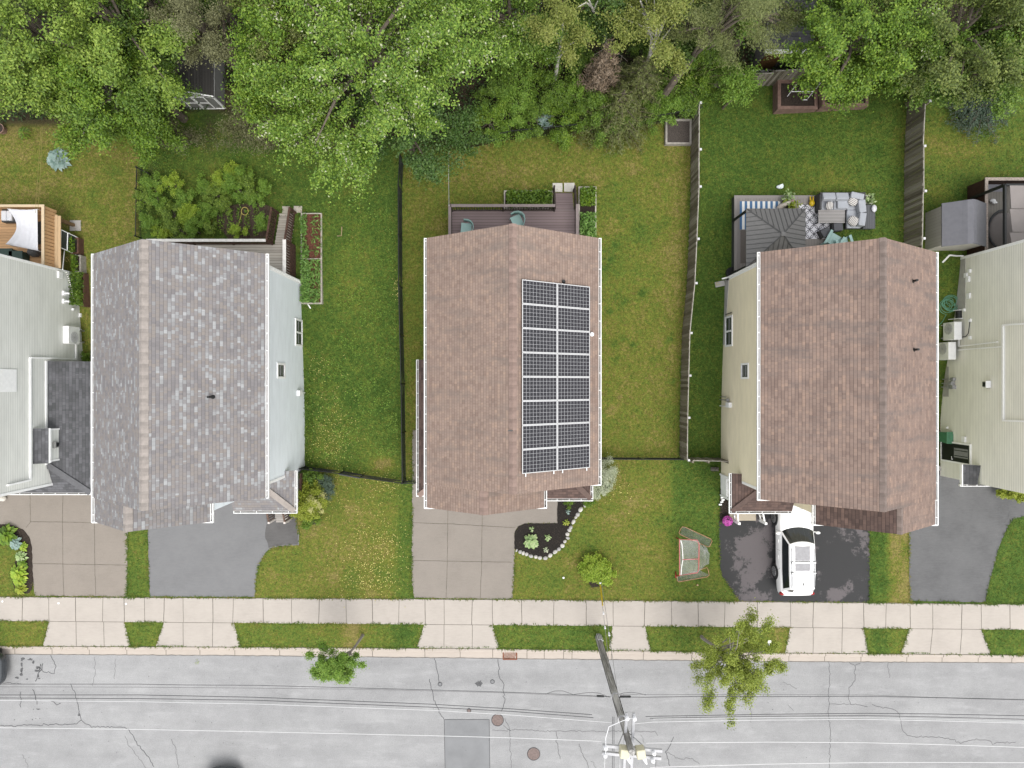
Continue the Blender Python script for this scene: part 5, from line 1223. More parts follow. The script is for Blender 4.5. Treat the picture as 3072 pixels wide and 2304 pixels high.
xl0, xl1 = xr_ + .03, xr_ + .34
MB().box(xl0, xl0 + .15, YAr + .05, yr - .25, zf + .02, zf + .06).box(xl0 + .16, xl1, YAr + .05, yr - .3, zf + .02, zf + .06).build('ledge', planks('pale_ledge', srgb(226, 196, 156, .54), 'X', 9, 0, .2, streak=.5), d1)
g_ = P(222, 676); MB().box(g_[0] - .08, g_[0] + .08, g_[1] - .08, g_[1] + .08, g_[2], zf).build('post', mat('brown_timber', (.16, .1, .05), .8, .25), d1)
o = MB().box(g_[0] - .2, g_[0] + .38, g_[1] - .3, g_[1] + .26, g_[2] - .05, g_[2] + .04).build('paving_slab', concmat('pad_concrete', (.32, .3, .28)), loc=g_); tag(o, 'square concrete pad under the cedar deck post', 'paving slab')
# white shade cloth sagging over a seat
c4 = [A(22, 626, 3.05), A(111, 627, 3.05), A(114, 752, 3.0), A(17, 732, 3.0)]
sh = thing('shade_cloth', 'white cloth sagging over the cedar deck at the left edge', 'shade cloth', A(70, 690, 2.0)); g = MB(); n = 14
for i in range(n + 1):
    for j in range(n + 1):
        u, w = i / n, j / n
        b_ = (Vector(c4[0]) * (1 - u) + Vector(c4[1]) * u) * (1 - w) + (Vector(c4[3]) * (1 - u) + Vector(c4[2]) * u) * w
        b_.x += .42 * math.sin(math.pi * w) * (1 - u) ** 2 - .1 * math.sin(math.pi * w) * u ** 2; b_.z -= .3 * math.sin(math.pi * u) * .5 + .12 * math.sin(math.pi * w) - .03 * math.sin(u * 17 + w * 3) * w - .02 * math.sin(u * 31)
        g.v.append(tuple(b_))
for i in range(n):
    for j in range(n): k = i * (n + 1) + j; g.f.append([k, k + 1, k + n + 2, k + n + 1]); g.m.append(0); g.uv.append(None)
o = g.build('cloth', mat('white_fabric', (.6, .6, .63), .8, .05), sh, smooth=True); sd = o.modifiers.new('t', 'SOLIDIFY'); sd.thickness = .012
MB().box(c4[0][0] + .5, c4[1][0] - .25, c4[2][1] + .5, c4[0][1] - .5, zf, zf + .35).build('base', DKGREY, sh)
for c_ in c4: MB().tube([(c_[0], c_[1], zf), c_], .012, 6).build('pole', WHITEM, sh)
se = thing('deck_sofa', 'white cushioned seat on the cedar deck beside the sagging cloth', 'sofa', A(20, 648, zf)); p, q = A(4, 632, zf + .4), A(38, 662, zf + .4)
MB().box(p[0] - .05, q[0] + .05, q[1] - .05, p[1] + .1, zf, zf + .3).build('base', DKGREY, se)
for i in range(2): w = (q[0] - p[0]) / 2; MB().box(p[0] + w * i + .01, p[0] + w * (i + 1) - .01, q[1], p[1], zf + .3, zf + .45).build('cushion', mat('white_cushion', (.6, .61, .64), .8, .05), se, bevel=.04)
o = MB().ell(A(103, 757, zf + .35), (.3, .25, .35), n=10, k=6).build('plant_pot', mat('dark_pot', (.05, .05, .05), .6, .4, 20), loc=A(103, 757, zf)); tag(o, 'dark pot on the cedar deck below the white cloth', 'pot')
for i, (a, b) in enumerate(((20, 758), (50, 765))):
    p = A(a, b, zf + .5); o = MB().box(p[0] - .35, p[0] + .3, p[1] - .25, p[1] + .18, zf, zf + .5).box(p[0] - .38, p[0] + .33, p[1] - .28, p[1] + .21, zf + .5, zf + .56).build('storage_box', mat('dark_green_plastic', (.02, .045, .035), .5, .2), loc=(p[0], p[1], zf), bevel=.02)
    tag(o, ('left', 'right')[i] + ' dark green box against the sage house on the cedar deck', 'box', 'dark green boxes on the cedar deck')
# trellis frame, planter boxes beside the left house
p = P(183, 690); tr = thing('plant_cover', 'white framed cold frame below the cedar deck', 'cold frame', p); mb = MB()
Lq = [A(183, 689, 2.1), A(243, 717, .95), A(229, 764, .95), A(182, 743, 2.1)]
mb.tube(Lq, .025, 6, closed=True); mb.tube([Vector(Lq[0]).lerp(Vector(Lq[1]), .33), Vector(Lq[3]).lerp(Vector(Lq[2]), .4)], .025, 6); mb.build('frame', WHITEM, tr)
mb = MB(); mb.poly([(v[0], v[1], v[2] - .06) for v in Lq]); mb.build('net', mat('dark_net', (.03, .035, .03), .9, .3), tr)
pl1 = raised_bed('brown planter with seedlings below the cold frame', P(228, 718), P(252, 766), h=.45, t=.06, fm=mat('brown_board', (.1, .05, .035), .8, .2))
pl2 = raised_bed('grey planter with seedlings beside the sage house', P(240, 770), P(260, 822), h=.45, t=.06, fm=FRG)
pl3 = raised_bed('long narrow planter of vines between the left houses', P(258, 822), P(272, 922), h=.4, t=.05, fm=mat('brown_board', (.1, .05, .035), .8, .2))
p = T(0, 1, 560, 640, .03); tag(MB().tube([A(194, 745, 1.5), A(188, 808, 3.5)], .022, 6).build('white_pole', WHITEM, loc=p), 'thin white pole leaning on the corner of the sage house', 'pole')
mb = MB(); a, b = Vector(wp(191, 814, .12)), Vector(wp(216, 909, .12)); mb.tube([a, (a + b) / 2 - Vector((0, 0, .08)), b], .008, 5, 0)
for k in range(16): q = a.lerp(b, (k + .5) / 16); mb.ell((q.x, q.y, q.z - .06 * math.sin(math.pi * (k + .5) / 16) - .02), (.035, .035, .045), 1, 6, 4)
tag(mb.build('string_lights', [DKGREY, mat('white_bulb', (.75, .74, .68), .3, .05)], loc=a), 'string of white bulbs across the sage wall at the left edge', 'string lights')
tag(MB().tube([T(0, 1, 600, 600 + 0, .06), T(0, 1, 570, 560, .06), T(0, 1, 560, 590, .06), T(0, 1, 585, 605, .06)], .015, 5).build('garden_hose', HOSEY, loc=T(0, 1, 580, 590)), 'small loop of yellow hose below the cedar deck', 'hose')

# -- heat pumps: boxy outdoor units with a fan grille
def heat_pump(label, c, rz):
    root = thing('heat_pump', label, 'heat pump', (0, 0, 0), 'white outdoor heat pump units'); mb = MB()
    mb.box(-.2, .2, -.46, .46, .12, 1.0); mb.build('case', WHITEM, root, bevel=.025)
    mb = MB()
    for k in range(7): mb.tube([(.212, -.12 + (.05 + .04 * k) * math.cos(t), .56 + (.05 + .04 * k) * math.sin(t)) for t in [i * math.pi / 10 for i in range(20)]], .007, 4, closed=True)
    for k in range(6): t = k * math.pi / 6; mb.tube([(.214, -.12 - .3 * math.cos(t), .56 - .3 * math.sin(t)), (.214, -.12 + .3 * math.cos(t), .56 + .3 * math.sin(t))], .006, 4)
    mb.build('fan_grille', mat('grille_grey', (.4, .4, .4), .5, .1), root)
    mb = MB(); mb.box(-.1, .1, -.35, -.27, -.4, .12); mb.box(-.1, .1, .27, .35, -.4, .12); mb.box(-.16, .3, -.36, -.32, .1, .13); mb.box(-.16, .3, .32, .36, .1, .13); mb.build('stand', mat('grey_metal2', (.3, .3, .29)), root)
    mb = MB()
    for k in range(9): y = -.4 + .1 * k; mb.box(-.215, -.2, y - .012, y + .012, .2, .92)
    mb.build('coil', DKGREY, root)
    root.location = c; root.rotation_euler = (0, 0, rz); return root
hp = P(243, 1010); heat_pump('white heat pump standing against the sage wall of the left house', (hp[0] + .12, hp[1], hp[2] + .45), 0)
hp = A(2858, 995, 1.3); heat_pump('white heat pump nearer the hose reel on the sage wall', (WE - .38, hp[1], 1.0), math.pi)
hp = A(2846, 1054, 1.0); heat_pump('white heat pump nearer the gas meter on the sage wall', (WE - .42, hp[1], .62), math.pi)
# hose reel and heaped green hose
GH = mat('green_hose', (.12, .3, .2), .5, .2); p = T(3, 1, 1575, 960, .05); rr = random.Random(4); pts = []
for k in range(210):
    t = k * .26; R_ = .12 + .3 * abs(math.sin(k * .021)); pts.append((p[0] + R_ * math.cos(t) * 1.1 - .25 * (k > 120) , p[1] + R_ * math.sin(t) - .0015 * k + .1, p[2] + .02 + .0006 * k))
pts += [T(3, 1, 1540, 1060, .05), T(3, 1, 1500, 1130, .04), T(3, 1, 1440, 1180, .04)]
tag(MB().tube(pts, .014, 5).build('garden_hose', GH, loc=p), 'green hose heaped on the grass beside the right sage house', 'hose')
p = P(2862, 946); hr_ = thing('hose_reel', 'white framed hose reel beside the right sage house', 'hose reel', p); mb = MB()
for s_ in (-.22, .22): mb.tube([(p[0] - .3, p[1] + s_, p[2]), (p[0] - .12, p[1] + s_, p[2] + .6), (p[0] + .32, p[1] + s_, p[2] + .72), (p[0] + .25, p[1] + s_, p[2])], .02, 6)
mb.tube([(p[0] + .32, p[1] - .22, p[2] + .72), (p[0] + .32, p[1] + .22, p[2] + .72)], .02, 6); mb.build('frame', WHITEM, hr_)
mb = MB(); mb.tube([(p[0], p[1] - .2, p[2] + .4), (p[0], p[1] + .2, p[2] + .4)], .17, 12); mb.build('drum', BLACK, hr_)
p = P(2834, 1309); bn = thing('wheelie_bin', 'green compost bin beside the black side door', 'bin', p); x_, y_, z_ = p[0] - .25, p[1], p[2]
MB().add([(x_ + sx * w, y_ + sy * w, z_ + z) for w, z in ((.24, .02), (.3, 1.0)) for sx, sy in ((-1, -1), (1, -1), (1, 1), (-1, 1))], [(3, 2, 1, 0), (4, 5, 6, 7)] + [(i, (i + 1) % 4, 4 + (i + 1) % 4, 4 + i) for i in range(4)]).build('body', mat('green_plastic', (.06, .18, .1), .5, .1), bn, bevel=.02)
MB().box(x_ - .33, x_ + .33, y_ - .32, y_ + .32, z_ + 1.0, z_ + 1.05).box(x_ - .2, x_ + .2, y_ - .2, y_ + .2, z_ + 1.05, z_ + 1.08).build('lid', mat('green_lid', (.075, .2, .115), .5, .1), bn, bevel=.02)
for s_ in (-.2, .2): MB().tube([(x_ + .26, y_ + s_ - .03, z_ + .1), (x_ + .26, y_ + s_ + .03, z_ + .1)], .1, 10).build('wheel', BLACK, bn)

# -- patio of the cream house
zp = 1.28
PB = planks('grey_composite_boards', srgb(168, 162, 158, .52), 'X', .145, .07, .1, gapk=.5)
p, q = A(2203, 594, zp), A(2576, 800, zp)
pt = thing('wooden_deck', 'low grey composite deck carrying the gazebo and the sofa', 'deck', (p[0], q[1], 0))
MB().box(p[0] + .18, q[0], q[1] - .3, p[1] - .02, zp - .05, zp).build('deck_floor', PB, pt); MB().box(p[0], p[0] + .17, q[1] - .3, p[1] - .02, zp - .05, zp + .003).box(p[0], q[0], p[1] - .02, p[1] + .14, zp - .05, zp + .003).build('border', planks('grey_border', srgb(172, 166, 162, .52), 'Z', 9, 0, .1), pt)
MB().box(p[0] + .02, q[0] - .02, q[1] - .3, p[1] + .1, .3, zp - .05).build('skirt', DKGREY, pt)
def Z1(zx, zy, h): return A(2180 + zx / 4.608, 560 + zy / 4.608, h)
def stripes(name, a, b, axis, pitch, duty=.5, n2=None):
    if name in _cache: return _cache[name]
    m, nt, bb = nm(name); t = NT(nt); o = t.sep(t.coord())[{'X': 0, 'Y': 1, 'Z': 2}[axis]]
    f = t.math('LESS_THAN', t.math('FRACT', t.math('DIVIDE', o, pitch)), duty)
    t.link(t.mix(f, a, b), bb.inputs['Base Color']); bb.inputs['Roughness'].default_value = .85; _cache[name] = m; return m
def rug(label, a, b, h, m, extra=None):
    o = MB().box(a[0], b[0], b[1], a[1], h, h + .012); 
    if extra: extra(o)
    return o
a, b = Z1(180, 203, zp), Z1(740, 592, zp)
mb = MB(); mb.box(a[0], b[0], b[1], a[1], zp + .004, zp + .014)
tag(mb.build('outdoor_rug', stripes('blue_white_stripes', (.62, .62, .6), srgb(86, 132, 178, .55), 'X', .27), loc=((a[0] + b[0]) / 2, (a[1] + b[1]) / 2, zp)), 'blue and white striped rug half under the grey gazebo', 'rug')
def latticemat():
    m, nt, bb = nm('lattice_rug'); t = NT(nt); v = t.coord(); x, y, z = t.sep(v)
    d = []
    for ox in (0, .5):                          # overlapping scale pattern: rings on a staggered grid
        fx = t.math('SUBTRACT', t.math('FRACT', t.math('ADD', t.math('DIVIDE', x, .46), ox)), .5); fy = t.math('SUBTRACT', t.math('FRACT', t.math('ADD', t.math('DIVIDE', y, .5), ox)), .5)
        r = t.math('SQRT', t.math('ADD', t.math('MULTIPLY', fx, fx), t.math('MULTIPLY', fy, fy)))
        d.append(t.math('LESS_THAN', t.math('ABSOLUTE', t.math('SUBTRACT', r, .45)), .035))
    f = t.math('MAXIMUM', *d)
    t.link(t.mix(f, t.mix(t.noise(v, 60, 2), (.42, .42, .46), (.66, .66, .7)), (.03, .032, .04)), bb.inputs['Base Color']); bb.inputs['Roughness'].default_value = .9; return m
a, b = Z1(1000, 248, zp), Z1(1690, 722, zp)
tag(MB().box(a[0], b[0], b[1], a[1], zp + .004, zp + .016).build('outdoor_rug', latticemat(), loc=(b[0], b[1], zp)), 'white rug with a dark ring lattice under the coffee table', 'rug')
# gazebo with a four sided metal panel roof
ez = zp + 2.2
a, b = Z1(270, 302, ez), Z1(1092, 1118, ez); ax, ay, bx, by = a[0], a[1], b[0], b[1]; cxg, cyg, cz = (ax + bx) / 2, (ay + by) / 2, ez + .85
gzb = thing('gazebo', 'dark grey gazebo with a ribbed four sided roof beside the cream house', 'gazebo', (cxg, cyg, zp)); ROOFM = mat('charcoal_metal', srgb(112, 111, 110, .8), .55, .06, spec=.3); RIB = mat('charcoal_rib', (.06, .06, .06), .6, .1)
cor = [Vector((ax, by, ez)), Vector((bx, by, ez)), Vector((bx, ay, ez)), Vector((ax, ay, ez))]; ap = Vector((cxg, cyg, cz)); mb = MB(); rb = MB()
for i in range(4):
    c0, c1 = cor[i], cor[(i + 1) % 4]; mb.add([c0, c1, ap, c0 - Vector((0, 0, .06)), c1 - Vector((0, 0, .06))], [(0, 1, 2), (0, 3, 4, 1)])
    up = Vector((0, 0, .014)); n = 13; m_ = (c0 + c1) / 2
    rb.beam(c0 + up, ap + up, .05, .03)
    for j in range(1, n):
        f = j / n; base = c0.lerp(c1, f); k = 1 - abs(2 * f - 1); top = base + (ap - m_) * k; rb.beam(base + up, top + up, .022, .018)
mb.build('roof', ROOFM, gzb); rb.build('roof_ribs', RIB, gzb); MB().obox((cxg, cyg, cz + .02), (.2, .2, .06)).build('roof_cap', ROOFM, gzb)
for c_ in cor: q = c_.lerp(Vector((cxg, cyg, ez)), .05); MB().box(q.x - .05, q.x + .05, q.y - .05, q.y + .05, zp, ez - .03).build('post', BLACK, gzb)
for i in range(4): q0, q1 = cor[i].lerp(Vector((cxg, cyg, ez)), .05), cor[(i + 1) % 4].lerp(Vector((cxg, cyg, ez)), .05); MB().beam(q0 - Vector((0, 0, .1)), q1 - Vector((0, 0, .1)), .06, .1).build('beam', BLACK, gzb)
# dark mat beside the gazebo
a, b = Z1(190, 600, zp), Z1(262, 1060, zp); tag(MB().box(a[0], b[0] + 1.0, b[1], a[1], zp + .003, zp + .012).build('outdoor_mat', mat('brown_mat', srgb(132, 124, 118, .5), .9, .06), loc=(a[0], b[1], zp)), 'plain brown mat under the left side of the gazebo', 'mat')
p = Z1(80, 1185, 1.1); um = thing('umbrella_base', 'round black umbrella base at the corner of the cream house', 'umbrella base', (p[0], p[1], .85)); MB().cyl((p[0], p[1], .85), .3, .2, 20).build('foot', BLACK, um, bevel=.02); MB().cyl((p[0], p[1], 1.05), .04, .5, 8).build('stem', BLACK, um)
# sofa
SOFAF = mat('charcoal_wicker', (.05, .05, .052), .8, .3, 40, .6, 80); CUSH = mat('pale_grey_cushion', srgb(190, 194, 202, .6), .9, .05); sz = zp
def cush(root, a, b, z0, z1, name='cushion', m=CUSH, rz=0, tilt=0):
    c = ((a[0] + b[0]) / 2, (a[1] + b[1]) / 2, (z0 + z1) / 2); M = Matrix.Rotation(rz, 3, 'Z') @ Matrix.Rotation(tilt, 3, 'X')
    return MB().obox(c, (abs(b[0] - a[0]), abs(b[1] - a[1]), z1 - z0), M=M).build(name, m, root, bevel=.05)
a, b = Z1(1262, 100, sz + .4), Z1(1880, 575, sz + .4)
so = thing('corner_sofa', 'charcoal wicker corner sofa with pale grey cushions on the deck', 'sofa', (b[0], a[1], zp)); sx0, sx1, syr, syf = a[0], b[0], a[1], b[1]; dp = .84
MB().box(sx0, sx1, syr - dp, syr, zp, zp + .3).box(sx1 - dp, sx1, syf, syr - dp, zp, zp + .3).build('base', SOFAF, so)
MB().box(sx0, sx1, syr - .1, syr, zp + .3, zp + .68).box(sx1 - .1, sx1, syf, syr - .1, zp + .3, zp + .68).box(sx0, sx0 + .1, syr - dp, syr - .1, zp + .3, zp + .6).build('back_frame', SOFAF, so)
w = (sx1 - dp - sx0 - .1) / 2
for i in range(2):
    cush(so, (sx0 + .1 + w * i + .01, syr - .1), (sx0 + .1 + w * (i + 1) - .01, syr - dp), zp + .3, zp + .45, 'seat_cushion'); cush(so, (sx0 + .1 + w * .98 * i, syr - .03), (sx0 + .08 + w * .98 * (i + 1), syr - .42), zp + .5, zp + .76, 'back_cushion', tilt=rad(-20))
cush(so, (sx1 - dp, syr - .1), (sx1 - .1, syr - dp), zp + .3, zp + .45, 'seat_cushion'); cush(so, (sx1 - dp, syr - dp), (sx1 - .1, syf), zp + .3, zp + .45, 'seat_cushion')
cush(so, (sx1 - .8, syr - .04), (sx1 - .12, syr - .36), zp + .5, zp + .8, 'back_cushion', rz=rad(-12)); cush(so, (sx1 - .4, syr - .4), (sx1 - .03, syr - 1.05), zp + .44, zp + .8, 'back_cushion', rz=rad(6)); cush(so, (sx1 - .38, syr - 1.06), (sx1 - .03, syf + .05), zp + .44, zp + .8, 'back_cushion', rz=rad(-8))
cush(so, Z1(1535, 180, zp + .6)[:2], Z1(1690, 300, zp + .6)[:2], zp + .47, zp + .6, 'back_cushion')
PIL = stripes('striped_pillow', (.52, .51, .49), (.12, .1, .1), 'X', .075, .4); PIL2 = stripes('striped_pillow_b', (.52, .51, .49), (.12, .1, .1), 'Y', .075, .4)
for lab, (zx, zy), (w, h), rz, m in (('narrow striped pillow on the left seat of the corner sofa', (1422, 262), (.36, .4), 0, PIL), ('striped pillow in the corner of the sofa', (1745, 205), (.46, .4), rad(-30), PIL2), ('striped pillow on the near end of the sofa', (1750, 475), (.52, .46), rad(-32), PIL)):
    c = Z1(zx, zy, zp + .66); o = MB().ell((0, 0, 0), (w * .58, h * .58, .08), n=16, k=8)
    o.v = [(max(-w / 2, min(w / 2, x)), max(-h / 2, min(h / 2, y)), z) for x, y, z in o.v]
    o = o.build('throw_pillow', m, loc=(0, 0, 0), smooth=True); o.location = c; o.rotation_euler = (rad(14), 0, rz); tag(o, lab, 'pillow', 'striped pillows on the corner sofa')
a, b = Z1(1268, 312, zp + .42), Z1(1637, 500, zp + .42); ct = thing('coffee_table', 'slatted grey coffee table inside the corner sofa', 'table', ((a[0] + b[0]) / 2, (a[1] + b[1]) / 2, zp))
MB().box(a[0], b[0], b[1], a[1], zp + .38, zp + .42).build('tabletop', stripes('slatted_top', srgb(196, 192, 190, .55), srgb(128, 124, 122, .5), 'Y', .075, .3), ct, bevel=.01)
for x_ in (a[0] + .06, b[0] - .06):
    for y_ in (a[1] - .06, b[1] + .06): MB().box(x_ - .03, x_ + .03, y_ - .03, y_ + .03, zp, zp + .38).build('leg', DKGREY, ct)
a, b = Z1(1888, 248, zp + .6), Z1(2056, 580, zp + .6); db = thing('deck_box', 'grey storage box right of the corner sofa', 'storage box', ((a[0] + b[0]) / 2, (a[1] + b[1]) / 2, zp))
MB().box(a[0] + .03, b[0] - .03, b[1] + .03, a[1] - .03, zp, zp + .55).build('box_body', DKGREY, db, bevel=.02); MB().box(a[0], b[0], b[1], a[1], zp + .55, zp + .6).build('lid', stripes('ribbed_lid', srgb(112, 114, 118, .5), srgb(96, 98, 102, .5), 'X', .12, .3), db, bevel=.02)
p = Z1(2030, 305, zp + .62); tag(MB().ell((p[0], p[1], zp + .68), (.14, .2, .08), n=12, k=6).build('crumpled_bag', mat('clear_plastic', (.5, .5, .53), .2, .1), loc=p, smooth=True), 'crumpled clear bag on the grey storage box', 'bag')
a, b = Z1(1893, 122, zp + .3), Z1(2016, 240, zp + .3); planterP = raised_bed('white square planter behind the grey storage box', (a[0], a[1], zp - .1), (b[0], b[1], zp - .1), h=.45, t=.06, fm=mat('white_planter', (.45, .43, .4), .7, .1), name='planter_box')
for lab, zx, zy, rz in (('charcoal footstool turned at an angle on the lattice rug', 1365, 630, rad(28)), ('charcoal footstool partly under the coffee table', 1535, 555, rad(4))):
    c = Z1(zx, zy, zp + .35); st = thing('footstool', lab, 'footstool', (c[0], c[1], zp), 'charcoal footstools on the lattice rug'); M = Matrix.Rotation(rz, 3, 'Z')
    MB().obox((c[0], c[1], zp + .15), (.5, .42, .28), rz).build('base', SOFAF, st); MB().obox((c[0] + .03, c[1], zp + .34), (.48, .4, .09), rz).build('cushion', mat('charcoal_cushion', srgb(112, 113, 118, .5), .9, .08), st, bevel=.03)
def lounge(lab, c, rz):
    root = thing('garden_chair', lab, 'chair', c, 'mint slatted chairs by the cream house'); R = Matrix.Rotation(rz, 3, 'Z'); C = Vector(c)
    def Q(x, y, z): return C + R @ Vector((x, y, z))
    def slab(pts, t=.03): mb = MB(); lo = [p - Vector((0, 0, t)) for p in pts]; mb.add(pts + lo, [(0, 1, 2, 3), (7, 6, 5, 4)] + [(i, 4 + i, 4 + (i + 1) % 4, (i + 1) % 4) for i in range(4)]); return mb
    slab([Q(-.28, -.35, .4), Q(.28, -.35, .4), Q(.26, .2, .28), Q(-.26, .2, .28)]).build('seat', MINT, root)
    slab([Q(-.26, .18, .3), Q(.26, .18, .3), Q(.32, .5, 1.0), Q(-.32, .5, 1.0)]).build('backrest', MINT, root)
    for s_ in (-1, 1): slab([Q(s_ * .3, -.38, .56), Q(s_ * .44, -.38, .56), Q(s_ * .42, .4, .54), Q(s_ * .3, .4, .54)]).build('armrest', MINT, root); MB().beam(Q(s_ * .36, -.32, 0), Q(s_ * .36, -.32, .54), .04, .1).build('leg', MINT, root); MB().beam(Q(s_ * .34, .4, 0), Q(s_ * .36, .3, .54), .04, .1).build('leg', MINT, root)
    return root
c = Z1(1490, 740, zp + .5); lounge('mint slatted chair at the lower left of the lattice rug', (c[0], c[1], zp), rad(150))
c = Z1(1640, 760, zp + .5); lounge('mint slatted chair partly under the roof edge right of the lattice rug', (c[0], c[1] - .15, zp), rad(200))
a, b = Vector(Z1(690, 296, zp + .15)), Vector(Z1(905, 196, zp + .5)); pa = thing('folded_parasol', 'folded white striped parasol lying behind the gazebo', 'parasol', a)
MB().tube([a, a.lerp(b, .25), a.lerp(b, .7), b], [.05, .13, .1, .06], 10).build('canopy', mat('cream_fabric', srgb(226, 216, 204, .55), .9, .12, 8), pa, smooth=True); MB().ell(b, .09, n=10, k=6).build('knob', mat('pink_knob', srgb(190, 160, 160, .5), .5), pa)
p = Z1(1160, 225, zp); ty = thing('yellow_toy', 'yellow plastic toy with two prongs on the grey deck', 'toy', p); YEL = mat('yellow_plastic', srgb(236, 200, 40, .55), .4, .05)
MB().ell((p[0], p[1] - .05, zp + .14), (.15, .18, .13), n=12, k=8).build('body', YEL, ty, smooth=True)
for s_ in (-.07, .07): MB().tube([(p[0] + s_, p[1] + .08, zp + .14), (p[0] + s_ * 1.1, p[1] + .3, zp + .12)], [.045, .035], 8).build('prong', YEL, ty)
p = P(2180 + 728 / 4.608, 562); tag(MB().ell((p[0], p[1], p[2] + .08), (.2, .11, .1), n=10, k=6).obox((p[0] + .04, p[1] + .05, p[2] + .14), (.2, .12, .1), .4).build('white_toy', mat('white_plastic', (.6, .66, .66), .4, .1), loc=p), 'white plastic toy lying on the lawn behind the gazebo', 'toy')
for i, (zx, zy, w, h) in enumerate(((1750, 640, .5, .7), (1870, 630, .35, .5), (1960, 635, .42, .5))):
    p = Z1(zx, zy, 1.1); o = MB().prism(rough([(p[0] - w / 2, p[1] - h / 2, 0), (p[0] + w / 2, p[1] - h / 2, 0), (p[0] + w / 2, p[1] + h / 2, 0), (p[0] - w / 2, p[1] + h / 2, 0)], .2, .015, i), .8, 1.14).build('paving_slab', [concmat('grey_paver', (.26, .25, .24)), concmat('brown_paver', (.12, .095, .075), speck=.2), concmat('cream_paver', (.3, .27, .22))][i], loc=(p[0], p[1], .8)); tag(o, ('grey', 'brown', 'cream')[i] + ' paver below the corner sofa', 'paving slab', 'pavers below the corner sofa')
p = T(2, 1, 1795, 795); o = MB().obox((p[0], p[1], p[2] + .03), (.52, .28, .08), rad(12)).build('splash_block', CONC, loc=p, bevel=.02); tag(o, 'concrete splash block on the grass by the cream house', 'splash block')
tag(MB().tube([T(2, 1, 1780 + 18 * math.cos(t), 792 + 12 * math.sin(t), .09) for t in [k * .5 for k in range(11)]], .012, 5).build('garden_hose', HOSEY, loc=p), 'short loop of yellow hose on the concrete block', 'hose')
# decor by the side path: lantern like ornaments and small white stones
for i, (zx, zy, w, h, rz) in enumerate(((1815, 980, .17, .08, .15), (1820, 1000, .18, .08, .15), (1810, 1018, .16, .07, .2), (1797, 1040, .16, .08, .0))):
    p = T(2, 2, zx, zy, .06); o = MB().obox((p[0], p[1], p[2] + .04), (w, h, .09), rz).build('white_block', WHITE, loc=p, bevel=.01); tag(o, ('topmost', 'second', 'third', 'lowest')[i] + ' small white block on the mulch beside the porch', 'block', 'small white blocks on the mulch')
p = T(2, 2, 1750, 735, .05); o = MB().box(p[0] - .2, p[0] + .2, p[1] - .1, p[1] + .1, p[2] - .05, p[2] + .08).cyl((p[0] - .1, p[1], p[2] + .08), .06, .12, 8).cyl((p[0] + .08, p[1], p[2] + .08), .06, .1, 8).build('downspout_block', mat('mossy_concrete', (.12, .11, .09), .9, .4, 12), loc=p); tag(o, 'mossy block below the downspout at the cream house corner', 'block')

# ================================================================ SHEDS
def shed_doors(root, x0, x1, y, z0, z1, m, mt):
    mb = MB(); t = .07
    for a, b in ((x0, (x0 + x1) / 2), ((x0 + x1) / 2, x1)):
        mb.box(a + .01, b - .01, y - .03, y, z0, z1, 0)
        for r in ((a + .01, a + t, z0, z1), (b - t, b - .01, z0, z1), (a + t, b - t, z0, z0 + t), (a + t, b - t, z1 - t, z1), (a + t, b - t, (z0 + z1) / 2 - t / 2, (z0 + z1) / 2 + t / 2)): mb.box(r[0], r[1], y - .05, y - .03, r[2], r[3], 1)
    return mb.build('door', [m, mt], root)
g = P(617, 325); x0, x1 = A(560, 0, .8)[0], A(675, 0, .8)[0]; y0 = g[1]; z0 = g[2]
s1 = thing('garden_shed', 'small white doored shed under the trees at the left', 'shed', ((x0 + x1) / 2, y0 + 1.2, z0)); GW = mat('pale_grey_panel', srgb(150, 150, 146, .55), .7, .08)
xm = (x0 + x1) / 2; he, hr = z0 + 1.45, z0 + 1.95
MB().add([(x, y, z) for y in (y0, y0 + 2.4) for x, z in ((x0, z0 - .2), (x1, z0 - .2), (x1, he), (xm, hr - .03), (x0, he))], [(0, 1, 2, 3, 4), (9, 8, 7, 6, 5)] + [(i, 5 + i, 5 + (i + 1) % 5, (i + 1) % 5) for i in range(5)]).build('wall', GW, s1)
shed_doors(s1, x0 + .3, x1 - .45, y0, z0, he + .02, GW, WHITE)
MB().box(x1 - .06, x1 + .02, y0 - .03, y0 + .05, z0, he).box(x0, x1, y0 - .04, y0, z0 - .05, z0 + .03).beam((x0 - .05, y0 - .03, he), (xm, y0 - .03, hr), .06, .1).beam((xm, y0 - .03, hr), (x1 + .05, y0 - .03, he), .06, .1).build('trim', WHITE, s1)
mb = MB(); mb.roofpoly([(x0 - .08, y0 - .1, he), (xm, y0 - .1, hr + .02), (xm, y0 + 2.5, hr + .02), (x0 - .08, y0 + 2.5, he)][::-1], (0, 1, 0), .05); mb.roofpoly([(x1 + .08, y0 - .1, he), (x1 + .08, y0 + 2.5, he), (xm, y0 + 2.5, hr + .02), (xm, y0 - .1, hr + .02)], (0, 1, 0), .05)
mb.build('roof', [planks('dark_roof_planks', (.035, .033, .03), 'X', .12, .1), WHITE], s1)
g = P(2310, 210); x0, x1 = P(2252, 210)[0], P(2340, 210)[0]; y0 = g[1]; z0 = g[2]; he = z0 + 2.15
s2 = thing('garden_shed', 'brown doored shed with white trim behind the block planters', 'shed', ((x0 + x1) / 2, y0 + 1.2, z0)); GS = planks('grey_ribbed_wall', srgb(105, 102, 98, .5), 'X', .1, .15)
MB().box(x0, x1 + .6, y0, y0 + 2.2, z0 - .2, he).build('wall', GS, s2)
MB().box(x0 + .15, x1 - .5, y0 - .03, y0, z0 + .05, he - .15).box(x0 + .3, x0 + .8, y0 - .05, y0 - .03, z0 + .9, z0 + .98).build('door', mat('brown_door', srgb(112, 80, 42, .5), .7, .2, 4), s2)
